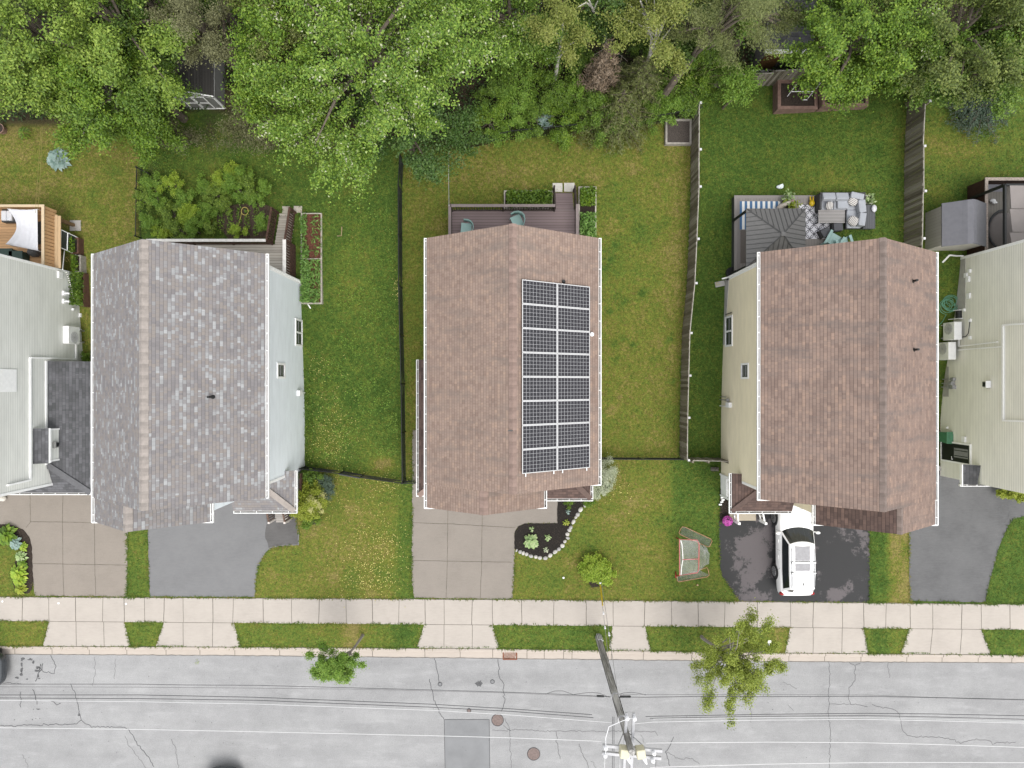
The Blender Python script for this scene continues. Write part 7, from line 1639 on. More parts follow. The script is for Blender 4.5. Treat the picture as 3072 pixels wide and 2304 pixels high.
mk('lower black service cable right of the pole', [(1950, 2155), (2304, 2149), (2600, 2147), (2800, 2151), (3072, 2158), (3400, 2166)], 8.5, .014, WD)
mk('thin white wire between the black cables and the neutral at right', [(1960, 2156.5), (2304, 2152), (2600, 2152.5), (2800, 2157), (3072, 2165), (3400, 2173)], 8.5, .012, WL)
mk('bare white neutral wire right of the pole', [(1905, 2171), (1960, 2166), (2304, 2160), (2600, 2158), (2800, 2162), (3072, 2169), (3400, 2177)], 8.6, .014, WL)
mk('bare white high wire right of the pole crossarm', [(1938, 2229), (2304, 2226), (2600, 2228), (2800, 2233), (3072, 2242), (3400, 2252)], 10.3, .015, WL)
mk('bare white high wire at the bottom right corner', [(1950, 2302), (2304, 2292), (2600, 2287.5), (2800, 2287), (3072, 2288), (3400, 2292)], 10.4, .015, WL)
# looping cables and splice cases at the telephone level
span('looped black cable left of the pole at telephone height', [(1636, 2082, 6.5), (1665, 2073, 6.6), (1690, 2073, 6.6), (1720, 2084, 6.5), (1745, 2080, 6.6), (1775, 2077, 6.6), (1800, 2080, 6.6), (1828, 2092, 6.6)], .012, WD)
span('looped black cable right of the pole at telephone height', [(1848, 2086, 6.6), (1870, 2079, 6.6), (1895, 2077, 6.6), (1918, 2080, 6.6), (1938, 2085, 6.6)], .012, WD)
for lab, a, b, r in (('long black splice case hung right of the pole', (1850, 2090, 6.55), (1893, 2090, 6.55), .05), ('short black splice case hung left of the pole', (1790, 2088, 6.55), (1812, 2089, 6.55), .045)):
    p, q = Vector(A(*a)), Vector(A(*b)); tag(MB().tube([p, p.lerp(q, .06), p.lerp(q, .94), q], [r * .5, r, r, r * .5], 10).build('splice_case', BLACK, loc=p), lab, 'splice case')
# drops crossing the street towards the camera's lower edge
for lab, x_, y_, h, x2, r, m in (('left black drop wire crossing the street from the pole', 1838, 2150, 8.55, 1836, .014, WD), ('right black drop wire crossing the street from the pole', 1842, 2150, 8.55, 1842, .014, WD), ('pale drop wire just left of the pole top', 1861, 2205, 9.6, 1858, .01, WL), ('white wire hanging from the left crossarm insulators', 1815, 2264, 10.4, 1812, .012, WL), ('grey wire from the right crossarm end', 1968, 2270, 10.4, 1966, .01, WD)):
    span(lab, [(x_, y_, h), (x_ + (x2 - x_) * .5, 2304, h - .3), (x2, 2460, h - .8)], r, m)
# guys down to the lawn with the yellow guard
anc = T(2, 2, 748, 1600, .0); GUY = mat('guy_strand', (.3, .3, .3), .5, .1, metal=.4)
g1, g2 = pole(5.2), pole(8.3)
for lab, top, ps in (('lower steel guy wire from the pole to the front lawn', g1, (.42, .55)), ('upper steel guy wire from the pole to the front lawn', g2, (.5,))):
    gw = thing('guy_wire', lab, 'guy wire', anc, 'guy wires of the utility pole'); a = Vector(anc) + (Vector((.06, 0, 0)) if top is g2 else Vector()); MB().tube([a - Vector((0, 0, .1)), top], .011, 5).build('strand', GUY, gw)
    for f in ps: MB().tube([a.lerp(top, f), a.lerp(top, f + .02)], .045, 8).build('strain_insulator', INS, gw)
    if top is g1:
        q0, q1 = a.lerp(top, .16), a.lerp(top, .36); MB().tube([q0, q1], .032, 8).build('guard', mat('yellow_guard', srgb(224, 190, 40, .55), .5, .1), gw); MB().tube([a, a.lerp(top, .1)], .02, 6).build('rod', mat('rusty_rod', (.2, .14, .08), .8), gw)
        MB().ell(a.lerp(top, .14), .06, n=8, k=6).build('clamp', INS, gw)
# clothes lines
tag(MB().tube([A(1347, 616, 2.8), A(1346, 540, 2.75), A(1346, 455, 2.9)], .014, 5).tube([A(1347, 616, 2.8), A(1347, 617, 1.8)], .03, 6).build('clothes_line', mat('grey_line', (.3, .3, .29), .6), loc=A(1347, 616, 1.8)), 'grey clothes line from the solar house deck to the big tree', 'clothes line')
for k, (xa, xb) in enumerate(((106, 124), (113, 128))):
    tag(MB().tube([A(xa, 640, 3.0), A(xa + 8, 520, 2.9), A(xb, 380, 3.0)], .009, 5).build('clothes_line', mat('tan_line', srgb(170, 160, 90, .5), .6), loc=A(xa, 640, 3.0)), ('left', 'right')[k] + ' strand of the clothes line above the left back lawn', 'clothes line')

# ================================================================ VEGETATION
def leaf_cloud(C, N, size, r, aspect=.55, fold=.25, tilt=.6, upb=.9):
    """rhombic leaves: C centres, N outward hints; returns verts (n*4) and faces"""
    n = len(C)
    nn = N * .6 + np.array([0, 0, upb]) + r.normal(size=(n, 3)) * tilt
    nn /= np.linalg.norm(nn, axis=1)[:, None]
    t = r.normal(size=(n, 3)); t -= nn * (t * nn).sum(1)[:, None]; t /= np.linalg.norm(t, axis=1)[:, None]
    b = np.cross(nn, t); s = size * r.uniform(.65, 1.3, n)[:, None]
    V = np.empty((n, 4, 3)); V[:, 0] = C - t * s * .5; V[:, 2] = C + t * s * .5 - nn * s * .12
    V[:, 1] = C + b * s * aspect * .5 + nn * s * fold * .3; V[:, 3] = C - b * s * aspect * .5 + nn * s * fold * .3
    return V.reshape(-1, 3), np.arange(n * 4).reshape(-1, 4)
LM_BRIGHT = leafmat('bright_maple_leaves', (0.0261, 0.0573, 0.00425), (0.092, 0.172, 0.0129), (0.213, 0.298, 0.0324))
LM_MAPLE = leafmat('maple_leaves', (0.0321, 0.066, 0.00625), (0.123, 0.2, 0.0228), (0.261, 0.341, 0.0558))
LM_SILVER = leafmat('silver_poplar_leaves', (0.0254, 0.0571, 0.00594), (0.0912, 0.175, 0.0186), (0.192, 0.284, 0.0377), c3=(0.432, 0.442, 0.309))
LM_DARK = leafmat('dark_green_leaves', (0.0215, 0.0503, 0.00658), (0.0479, 0.0952, 0.011), (0.0959, 0.145, 0.0205))
LM_MID = leafmat('mid_green_leaves', (0.0224, 0.0523, 0.00549), (0.081, 0.151, 0.0152), (0.175, 0.255, 0.0324))
LM_OLIVE = leafmat('olive_leaves', (0.0298, 0.0406, 0.00758), (0.0992, 0.122, 0.0253), (0.198, 0.22, 0.0605))
LM_PINE = leafmat('pine_needles', (0.0497, 0.0663, 0.0177), (0.111, 0.133, 0.0376), (0.183, 0.199, 0.0663))
LM_BROWN = leafmat('brown_needles', (.085, .06, .038), (.185, .135, .09), (.27, .21, .15), trans=.1)
LM_OLBR = leafmat('olive_brown_leaves', (.05, .055, .022), (.115, .118, .05), (.18, .18, .085))
LM_YELL = leafmat('yellow_green_leaves', (0.0975, 0.142, 0.00994), (0.206, 0.253, 0.0199), (0.326, 0.344, 0.053))
LM_LIME = leafmat('lime_leaves', (0.106, 0.188, 0.013), (0.212, 0.317, 0.0259), (0.361, 0.416, 0.0583))
LM_MID2 = leafmat('shaded_green_leaves', (.02, .05, .01), (.05, .105, .018), (.1, .16, .035))
LM_MIDO = leafmat('mid_olive_leaves', (0.0244, 0.0407, 0.0065), (0.0858, 0.122, 0.0199), (0.187, 0.22, 0.0496))
LM_STREET = leafmat('street_tree_leaves', (.055, .125, .012), (.125, .225, .025), (.22, .32, .05))
LM_BIRCH = leafmat('birch_leaves', (0.0702, 0.103, 0.0122), (0.15, 0.178, 0.0306), (0.241, 0.252, 0.0612))
LM_BLUE = leafmat('blue_green_needles', (.03, .055, .035), (.065, .1, .065), (.1, .14, .1))
LM_WHITEV = leafmat('cream_edged_leaves', (.14, .18, .09), (.34, .38, .25), (.55, .56, .42), clump=3)
LM_HOSTAB = leafmat('blue_hosta_leaves', (.1, .17, .14), (.19, .27, .24), (.3, .38, .35), clump=3, trans=.1)
LM_HOSTAG = leafmat('green_hosta_leaves', (.12, .2, .07), (.24, .33, .13), (.4, .46, .26), clump=4, trans=.1)
LM_LILY = leafmat('lily_leaves', (0.054, 0.128, 0.027), (0.121, 0.236, 0.0473), (0.216, 0.338, 0.081), clump=2)

LS, LN = .6, 2.3
def crown_pts(r, n_cl, ctr, R, zlow=-.35, lobes=7, shell=.45, rough_=.22, per_bough=5.5):
    """clump centres spread through a lobed ellipsoid, thicker towards the skin"""
    L = r.normal(size=(lobes, 3)); L /= np.linalg.norm(L, axis=1)[:, None]
    out = []
    nb = max(7, int(n_cl / per_bough)); B = [np.array([.18, -.1, .98]), np.array([-.35, .3, .88])]                     # boughs; clumps hang along each, gaps open between them
    while len(B) < nb:
        d = r.normal(size=3); d /= np.linalg.norm(d)
        if d[2] < zlow or (len(B) and max(float(d @ e) for e in B) > 1 - .9 / nb): 
            if r.random() > .04: continue
        B.append(d)
    while len(out) < n_cl:
        d = B[len(out) % nb]; k = 1 + rough_ * (2.2 * max(0, (L @ d).max()) ** 6 - .9); u = shell + (1 - shell) * r.random() ** .6
        w = .05 + .13 * (1.15 - u)
        out.append((d * u * k + r.normal(size=3) * w * np.array([1, 1, .6])) * np.array(R))
    return np.array(out) + np.array(ctr)
def make_tree(name, label, base, ctr, R, n_cl, per, leaf, lm, bark=BARK, cl_r=.5, trunk_r=.2, seed=1, group='trees at the back of the plots', zlow=-.35, aspect=.55, flat=.55, limbs=14, shell=.45, rough_=.22, cat='tree', radial=.9, upb=.9, extra=None, tilt=.6, per_bough=5.5):
    r = np.random.default_rng(seed); base = np.array(base, float); ctr = np.array(ctr, float)
    root = thing(name, label, cat, tuple(base), group)
    cl = crown_pts(r, n_cl, ctr, R, zlow, shell=shell, rough_=rough_, per_bough=per_bough)
    mb = MB(); top = Vector(ctr + np.array([0, 0, R[2] * .35])); b = Vector(base)
    mid = b.lerp(Vector(ctr), .5) + Vector((r.normal() * .12, r.normal() * .12, 0))
    mb.tube([b - Vector((0, 0, .2)), b + Vector((0, 0, .25)), mid, Vector(ctr), top], [trunk_r * 1.3, trunk_r, trunk_r * .8, trunk_r * .5, trunk_r * .15], 8)
    for k in r.permutation(len(cl))[:limbs]:
        e = Vector(cl[k]); s_ = mid.lerp(top, float(r.uniform(.0, .75))); m_ = s_.lerp(e, .5) + Vector((0, 0, .12 * (e - s_).length))
        mb.tube([s_, m_, e], [trunk_r * .42, trunk_r * .26, trunk_r * .06], 5)
    if extra: extra(mb)
    mb.build('trunk', bark, root)
    per = int(per * LN); n = len(cl) * per; idx = np.repeat(np.arange(len(cl)), per)
    out = cl - (ctr - np.array([0, 0, R[2] * .4])); ln = np.linalg.norm(out, axis=1)[:, None]; out = out / np.maximum(ln, .1)
    g = r.normal(size=(n, 3)) * .34
    sz = cl_r * r.uniform(.6, 1.35, len(cl))
    ax = r.normal(size=(n, 1)) * .62 * radial                  # clumps stretch outwards like leafy twigs
    off = g * np.array([1, 1, flat]) * sz[idx][:, None] + out[idx] * ax * sz[idx][:, None]
    C = cl[idx] + off
    V, F = leaf_cloud(C, out[idx] * .7 + off, leaf * LS, r, aspect, upb=upb, tilt=tilt)
    quick_mesh('crown', V, F, lm, root)
    return root
def gcr(px, py, h): p = A(px, py, h); return np.array(p)
def tree_at(name, label, px, py, hc, rx, ry, rz, n_cl, per, leaf, lm, seed, basez=None, lean=(0, 0), **k):
    c = gcr(px, py, hc); b = (c[0] + lean[0], c[1] + lean[1], gz(c[0], c[1]))
    return make_tree(name, label, b, c, (rx, ry, rz), n_cl, per, leaf, lm, seed=seed, **k)
D = 1.3888
def tr(label, dx, dy, hc, rx, ry, rz, n_cl, per, leaf, lm, seed, name='broadleaf_tree', **k): return tree_at(name, label, dx * D, dy * D, hc, rx, ry, rz, n_cl, per, leaf, lm, seed, **k)
# the wood along the top edge, left to right (positions in the survey picture)
tr('large pale green maple in the top left corner', 78, 70, 7.2, 4.0, 3.6, 2.9, 150, 95, .21, LM_MAPLE, 1, trunk_r=.24)
tr('pale green maple at the left edge above the flower pot', 45, 195, 5.6, 3.1, 2.3, 2.3, 95, 95, .2, LM_MAPLE, 2, trunk_r=.2)
tr('maple with a bare grey limb left of the small white shed', 205, 195, 6.0, 2.9, 2.6, 2.4, 105, 90, .19, LM_BRIGHT, 3, bark=BARKG, trunk_r=.2)
tr('tall maple behind the limbed maple at the top left', 255, 45, 7.0, 3.3, 3.3, 2.7, 120, 90, .2, LM_MAPLE, 4, trunk_r=.2)
tr('leafy maple leaning over the left side of the small white shed', 284, 165, 5.6, 2.2, 2.5, 2.4, 95, 90, .18, LM_MID, 5)
tr('bushy tree at the lawn edge below the limbed maple', 250, 255, 3.2, 3.0, 1.5, 1.7, 85, 90, .17, LM_MID, 6, trunk_r=.12)
tr('leafy young tree at the fence left of the weedy yard', 335, 285, 3.0, 1.5, 1.4, 1.8, 60, 85, .17, LM_BRIGHT, 7, trunk_r=.1)
tr('dark green tree in the gap right of the top left maples', 345, 30, 6.0, 2.6, 3.0, 2.4, 80, 90, .19, LM_DARK, 8)
tr('brownish olive tree behind the small white shed', 442, 55, 7.0, 1.7, 1.9, 2.4, 85, 100, .13, LM_OLBR, 9)
tr('yellow green maple right of the brownish olive tree', 604, 105, 7.0, 2.1, 2.7, 2.6, 90, 95, .19, LM_BRIGHT, 10)
tr('olive tree at the top edge left of the white flecked poplar', 600, 25, 7.6, 2.4, 2.2, 2.4, 75, 95, .16, LM_OLIVE, 11)
tr('huge poplar with white flecked leaves overhanging the black fence', 775, 135, 7.4, 4.7, 4.5, 3.4, 270, 115, .2, LM_SILVER, 12, trunk_r=.24, limbs=30, radial=1.5, rough_=.16)
tr('lower leafy skirt tree under the huge poplar beside the fence', 868, 278, 4.4, 3.0, 2.2, 2.5, 100, 95, .2, LM_MID2, 13, radial=1.3)
tr('yellow green tree left below the huge poplar', 630, 215, 4.8, 2.1, 2.0, 2.2, 80, 90, .19, LM_BRIGHT, 14)
tr('dim olive shrub tree at the shaded edge below the poplar', 620, 285, 2.4, 3.2, 1.2, 1.3, 80, 85, .13, LM_OLBR, 15, trunk_r=.1)
tr('dim olive bush right of the small white shed', 566, 270, 2.4, 1.4, 1.3, 1.5, 50, 85, .13, LM_OLBR, 16, trunk_r=.08)
tr('dim olive bush below the small white shed', 385, 285, 1.6, .8, 1.0, 1.2, 30, 85, .13, LM_OLBR, 17, trunk_r=.08)
tr('white flowering tree at the top edge right of the poplar', 1100, 20, 5.5, 2.2, 2.4, 2.2, 85, 95, .17, LM_SILVER, 18)
tr('bright green tree at the top edge between poplar and birches', 1190, 18, 5.5, 2.0, 2.2, 2.2, 70, 95, .17, LM_MID, 19)
tr('dark tree at the top edge behind the birches', 1290, -10, 5.5, 3.0, 2.2, 2.2, 80, 95, .17, LM_DARK, 20)
def birch_limbs(paths):
    def f(mb):
        for L, r0 in paths: mb.tube([A(*p) for p in L], [r0 * (1 - .75 * i / max(1, len(L) - 1)) for i in range(len(L))], 7)
    return f
def z2(x, y): return (1536 + x / 2.88, y / 2.88)
tr('bare limbed birch left of the dead brown spruce', 1215, 55, 7.0, 1.5, 1.9, 1.7, 34, 75, .15, LM_BIRCH, 21, name='birch_tree', bark=BIRCH, trunk_r=.1, limbs=6, extra=birch_limbs([([(*z2(800, 380), 1.5), (*z2(795, 280), 3), (*z2(778, 175), 5), (*z2(700, 90), 6.5), (*z2(665, 0), 8)], .13), ([(*z2(700, 90), 6.5), (*z2(740, 10), 7.5)], .06), ([(*z2(780, 170), 5), (*z2(785, 90), 6)], .06), ([(*z2(690, 60), 7), (*z2(640, 20), 7.5), (*z2(565, 65), 7.6)], .05)]))
tr('sparse birch right of the dead brown spruce', 1430, 55, 7.2, 2.2, 2.4, 2.2, 62, 80, .16, LM_BIRCH, 22, name='birch_tree', bark=BIRCH, trunk_r=.11, limbs=12, extra=birch_limbs([([(*z2(1150, 370), 1.5), (*z2(1170, 290), 3), (*z2(1190, 200), 5), (*z2(1150, 110), 6.5), (*z2(1110, 10), 8)], .13), ([(*z2(1190, 200), 5), (*z2(1230, 120), 6.5)], .06)]))
def conifer(name, label, px, py, top, h, r0, lm, seed, tiers=15, dens=1.0, bark=BARK, leaf=.17, group='trees at the back of the plots', asp=.22):
    c = A(px, py, top); b = (c[0], c[1], gz(c[0], c[1])); root = thing(name, label, 'tree', b, group); r = np.random.default_rng(seed); mb = MB(); Cs = []; Ns = []
    mb.tube([b, (c[0], c[1], top)], [.17, .02], 8)
    for i in range(tiers):
        f = i / tiers; z = b[2] + .6 + (top - b[2] - .7) * f; L = r0 * (1 - f) ** .8 + .12; nb = max(4, int(9 * (1 - f) + 4))
        for k in range(nb):
            t = 2 * math.pi * (k + r.random()) / nb; l = L * r.uniform(.7, 1.12); d = np.array([math.cos(t), math.sin(t), -.18])
            s_ = np.array([c[0], c[1], z]); e = s_ + d * l; mb.tube([s_, e], [.03, .006], 4, caps=False)
            m = int(l * 46 * dens); u = r.uniform(.18, 1, m)[:, None]; side = np.array([-d[1], d[0], 0])
            Cs.append(s_ + d * l * u + side * (r.normal(size=(m, 1)) * .34 * l * (1.15 - u) * .6) + r.normal(size=(m, 3)) * .06); Ns.append(np.repeat(d[None], m, 0))
    mb.build('trunk', bark, root); C = np.concatenate(Cs); N = np.concatenate(Ns); V, F = leaf_cloud(C, N, leaf, r, asp); quick_mesh('crown', V, F, lm, root); return root
conifer('spruce_tree', 'dead brown spruce between the two birches', 1322 * D, 85 * D, 7.0, 6, 1.3, LM_BROWN, 31, dens=1.3)
conifer('spruce_tree', 'olive spruce below the dead brown spruce', 1350 * D, 195 * D, 4.6, 4, 2.3, LM_PINE, 32, dens=1.5)
conifer('spruce_tree', 'olive spruce behind the thin willow bush', 1400 * D, 125 * D, 5.4, 4, 1.9, LM_PINE, 33, dens=1.5)
tr('tall pine with a leaning trunk behind the board fence', 1565, 38, 7.5, 2.1, 2.1, 2.6, 90, 110, .17, LM_PINE, 34, name='pine_tree', aspect=.25, trunk_r=.2, lean=(-1.6, -1.2), extra=birch_limbs([([(2154, 178, .8), (2190, 100, 4), (2232, 15, 7.5)], .24), ([(2165, 150, 1.8), (2110, 175, 3)], .06), ([(2180, 115, 3.4), (2120, 150, 4)], .06), ([(2195, 85, 4.6), (2130, 65, 5.5)], .06), ([(2212, 50, 6), (2150, 20, 6.6)], .06)]))
tr('dim pine beside the brown doored shed', 1640, 25, 6.0, 1.5, 1.2, 2.0, 55, 110, .16, LM_PINE, 35, name='pine_tree', aspect=.25)
tr('dark tree at the top edge right of the sparse birch', 1510, 25, 5.5, 1.9, 2.4, 2.0, 60, 95, .17, LM_DARK, 36)
tr('bright green maple hanging over the block planters', 1852, 85, 6.6, 2.6, 2.6, 2.6, 130, 100, .19, LM_BRIGHT, 37, trunk_r=.22)
tr('lower bright maple boughs over the board fence and planters', 1850, 165, 4.4, 2.0, 1.0, 1.5, 46, 95, .18, LM_BRIGHT, 38, trunk_r=.12)
tr('leafy sapling over the board fence left of the planters', 1595, 190, 3.2, .9, .6, 1.0, 20, 80, .17, LM_STREET, 39, trunk_r=.06)
tr('silvery leaved tree between the two right hand maples', 1935, 85, 6.4, 1.6, 1.8, 1.9, 55, 95, .17, LM_SILVER, 40)
tr('olive green maple in the top right corner', 2085, 60, 7.0, 3.4, 3.2, 2.7, 120, 110, .18, LM_MIDO, 41, trunk_r=.22)
tr('mid green maple below the olive maple at the right edge', 2070, 150, 5.4, 3.0, 1.9, 2.0, 110, 95, .18, LM_MID, 42)
tr('dark maple at the right edge above the sage house lawn', 2195, 110, 6.2, 2.2, 2.6, 2.4, 85, 95, .18, LM_MID, 43)
conifer('spruce_tree', 'blue green spruce below the right edge maples', 2145 * D, 205 * D, 3.0, 3, 1.9, LM_BLUE, 44, dens=1.5, leaf=.15)
for i, (dx, dy) in enumerate(((-40, -40), (200, -60), (420, -50), (680, -60), (960, -60), (1380, -60), (1640, -50), (1850, -60), (2060, -50), (2260, -20))):
    tr('tree beyond the top edge of the picture', dx, dy, 6.0, 3.4, 2.6, 2.4, 60, 60, .22, LM_DARK if i % 2 else LM_MID, 50 + i, group='trees beyond the top edge')
# undergrowth carpet in the wood
def scatter_carpet(name, label, poly_px, n, h0, h1, leaf, lm, seed, group=None, kind='stuff', cat='undergrowth', tilt=.7, patch=None):
    r = np.random.default_rng(seed); xs_ = [p[0] for p in poly_px]; ys_ = [p[1] for p in poly_px]
    px = r.uniform(min(xs_), max(xs_), n); py = r.uniform(min(ys_), max(ys_), n); ok = inpoly(px, py, poly_px); px, py = px[ok], py[ok]
    hb = .8 + .5 * ss(1700, 2900, px); ok = np.ones(len(px), bool) if patch is None else (np.sin(px * .037 + 1.3 * np.sin(py * .021)) * np.sin(py * .045 + np.sin(px * .017)) + .35 * np.sin(px * .11) * np.sin(py * .13) > patch) | (r.random(len(px)) < .12); px, py, hb = px[ok], py[ok], hb[ok]; h = hb + h0 + (h1 - h0) * r.random(len(px)) ** 1.5 * (.6 + .8 * np.sin(px * .043) * np.sin(py * .051 + 1) ** 2)
    d = CAMH - h; C = np.stack([(px - CX) * d / FPX, (CY - py) * d / FPX, h], -1)
    V, F = leaf_cloud(C, np.zeros_like(C), leaf, r, .5, tilt=tilt); o = quick_mesh(name, V, F, lm, loc=tuple(C.mean(0))); tag(o, label, cat, group, kind); return o
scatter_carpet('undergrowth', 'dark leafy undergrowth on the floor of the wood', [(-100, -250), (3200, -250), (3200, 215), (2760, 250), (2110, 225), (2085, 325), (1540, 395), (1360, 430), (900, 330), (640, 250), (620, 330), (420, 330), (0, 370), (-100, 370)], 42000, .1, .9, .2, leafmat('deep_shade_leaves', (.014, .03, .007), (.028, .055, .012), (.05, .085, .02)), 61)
# brush in front of the wood behind the rear fence: shrubs one by one
GB = 'shrubs in the brush behind the black rear fence'
rr = random.Random(12)
def shrub(label, px, py, r0, hgt, lm, seed, n_cl=26, per=70, leaf=.13, name='shrub', group=None, cat='shrub', aspect=.55, base=None, zlow=-.1, **k):
    g_ = P(px, py); c = np.array(A(px, py, g_[2] + hgt * .45)); b = (c[0], c[1], gz(c[0], c[1]))
    return make_tree(name, label, b, c, (r0 if not isinstance(r0, tuple) else r0[0], r0 if not isinstance(r0, tuple) else r0[1], hgt * .55), n_cl, per, leaf, lm, cl_r=.26 * (r0 if not isinstance(r0, tuple) else min(r0)) + .08, trunk_r=.05, seed=seed, group=group, zlow=zlow, limbs=8, cat=cat, aspect=aspect, rough_=.1, per_bough=1.4, radial=.3, **k)
brush = [(1075, 110), (1110, 165), (1150, 80), (1165, 140), (1200, 200), (1120, 225), (1075, 205), (1230, 95), (1250, 150), (1245, 215), (1160, 250), (1215, 262), (1280, 235), (1100, 265), (1310, 258), (1345, 245), (1400, 245), (1440, 232), (1480, 232), (1060, 262), (1195, 60), (1270, 55), (1390, 120), (1480, 120), (1530, 130), (1560, 165), (1385, 75), (1500, 190)]
for i, (dx, dy) in enumerate(brush):
    lm = (LM_MID, LM_STREET, LM_MID, LM_BRIGHT)[i % 4] if dy > 100 else (LM_DARK, LM_MID)[i % 2]
    shrub('leafy green shrub in the tangled brush behind the black rear fence', dx * D, dy * D, rr.uniform(.85, 1.3), rr.uniform(1.5, 2.8), lm, 100 + i, n_cl=26, per=100, group=GB)
scatter_carpet('undergrowth', 'bright ground cover along the black rear fence', [(1370, 425), (1536, 375), (1800, 350), (2090, 300), (2090, 340), (1820, 385), (1540, 412), (1380, 445)], 4200, .05, .55, .13, LM_BRIGHT, 62)
scatter_carpet('fallen_blossom', 'white blossom scattered over the brush at the top', [(1480, 0), (1650, 0), (1700, 130), (1650, 200), (1560, 120), (1500, 90)], 260, 1.9, 2.6, .1, mat('white_blossom', (.6, .62, .58), .7, .1), 63, cat='blossom')
# thin vase shaped willow bush with visible twigs
c = A(2060, 262, .9); wb = thing('willow_bush', 'thin twigged vase shaped willow bush by the end of the board fence', 'bush', c); r = np.random.default_rng(5); mb = MB(); Cs = []
for k in range(60):
    t = r.uniform(0, 2 * np.pi); l = r.uniform(.9, 2.3); e = np.array([c[0] - .5 + l * math.cos(t), c[1] + .1 + l * math.sin(t) * .8, c[2] + r.uniform(.9, 2.2)]); s_ = np.array([c[0] - .4, c[1] + .1, c[2]])
    m_ = s_ * .5 + e * .5 + np.array([0, 0, .3]); mb.tube([s_, m_, e], [.018, .012, .005], 4, caps=False)
    u = r.uniform(.3, 1, 46)[:, None]; Cs.append((s_ + (e - s_) * u) + np.array([0, 0, 1.]) * .3 * 4 * u * (1 - u) * .5 + r.normal(size=(46, 3)) * .09)
mb.build('stems', mat('pale_twig', (.2, .18, .09), .85, .2), wb); V, F = leaf_cloud(np.concatenate(Cs), np.zeros((60 * 46, 3)), .13, r, .3); quick_mesh('foliage', V, F, LM_STREET, wb)
# scattered dead sticks in the brush
for lab, L in (('pile of bare grey sticks in the brush above the rear fence', [((620, 890), (700, 840)), ((650, 900), (760, 850)), ((700, 820), (760, 690)), ((660, 870), (740, 700)), ((680, 900), (690, 850)), ((720, 895), (725, 845)), ((750, 890), (755, 845)), ((640, 880), (770, 870))]), ('bare sticks beside the blue green hosta', [((320, 900), (350, 1010)), ((335, 890), (345, 1000)), ((350, 900), (360, 1005))]), ('bare fallen branches below the dead brown spruce', [((740, 500), (830, 430)), ((760, 550), (840, 470)), ((930, 470), (1000, 530)), ((950, 480), (930, 560)), ((700, 480), (800, 420))])):
    mb = MB()
    for a, b in L: mb.tube([P(*z2(*a), .9), P(*z2(*b), 1.15)], [.022, .012], 5)
    tag(mb.build('dead_sticks', mat('dead_wood', (.22, .19, .16), .9, .25), loc=P(*z2(*L[0][0]))), lab, 'sticks')

# weedy yard shrubs behind the grey roofed house
GY = 'overgrown shrubs in the weedy back yard'
yard = [(330, 400, 1.0), (318, 430, .8), (345, 440, .9), (375, 400, .9), (400, 430, 1.0), (370, 465, .9), (330, 480, .8), (410, 470, .9), (440, 400, .8), (470, 420, .9), (450, 450, .9), (480, 395, .8), (510, 405, .9), (540, 400, .8), (530, 380, .7), (505, 375, .7), (420, 498, .7), (455, 492, .6), (555, 425, .6), (350, 500, .8), (575, 405, .6), (390, 500, .7), (440, 470, .8), (520, 500, .55), (570, 480, .5), (490, 450, .5)]
for i, (dx, dy, s_) in enumerate(yard): shrub('leafy shrub in the overgrown patch behind the grey roofed house', dx * D, dy * D, s_ * rr.uniform(.55, .95), rr.uniform(.6, 1.4), (LM_STREET, LM_MAPLE, LM_STREET, LM_LIME)[i % 4], 200 + i, n_cl=16, per=90, leaf=.12, group=GY)
scatter_carpet('weeds', 'leafy weeds on the shaded lawn below the poplar', [(430, 480), (620, 400), (900, 440), (1180, 560), (1195, 1380), (930, 1380), (990, 940), (990, 640), (985, 560), (600, 520), (430, 620)], 26000, .0, .14, .075, LM_STREET, 64, cat='weeds', tilt=.4, patch=.25)
scatter_carpet('weeds', 'leafy weeds along the foot of the pale blue house', [(900, 930), (935, 930), (945, 1390), (915, 1390)], 1500, -.75, -.45, .1, LM_MID, 65, cat='weeds')
# plants in beds
def plant_strip(label, p, q, z0, n, hgt, leaf, lm, seed, name='garden_plants', cat='plants', long_=False):
    r = np.random.default_rng(seed); xa, xb = sorted((p[0], q[0])); ya, yb = sorted((p[1], q[1])); C = np.stack([r.uniform(xa, xb, n), r.uniform(ya, yb, n), z0 + hgt * r.random(n) ** .8], -1)
    V, F = leaf_cloud(C, r.normal(size=C.shape) * .3, leaf, r, .26 if long_ else .5, tilt=.8); o = quick_mesh(name, V, F, lm, loc=tuple(C.mean(0))); tag(o, label, cat); return o
p, q = P(1520, 582), P(1654, 634); plant_strip('dense green peonies filling the bed by the deck', p, (q[0], q[1] + .1), p[2] + .25, 2400, .6, .14, LM_LIME if False else LM_MID, 301)
p, q = P(1738, 570), P(1783, 625); plant_strip('light green plants in the upper half of the divided bed', p, q, p[2] + .25, 900, .45, .13, LM_BRIGHT, 302)
p, q = P(1738, 645), P(1785, 735); plant_strip('dark strappy plants in the lower half of the divided bed', p, q, p[2] + .25, 900, .45, .2, LM_LILY, 303, long_=True)
for i, (a, b) in enumerate((((398, 470), (480, 960)), ((470, 590), (575, 965)), ((396, 200), (450, 470)), ((490, 200), (578, 560)), ((400, 590), (470, 960)))):
    p, q = T(1, 1, *a), T(1, 1, *b); plant_strip(('strappy lilies along the house side of the white framed bed', 'strappy lilies along the lawn side of the white framed bed', 'leafy plants in the rear corner of the white framed bed', 'scattered leafy plants over the bare red mulch of the white framed bed', 'low lilies at the front of the white framed bed')[i], p, q, p[2] + .08, (620, 560, 240, 130, 380)[i], .28, .2, LM_LILY, 310 + i, long_=True)
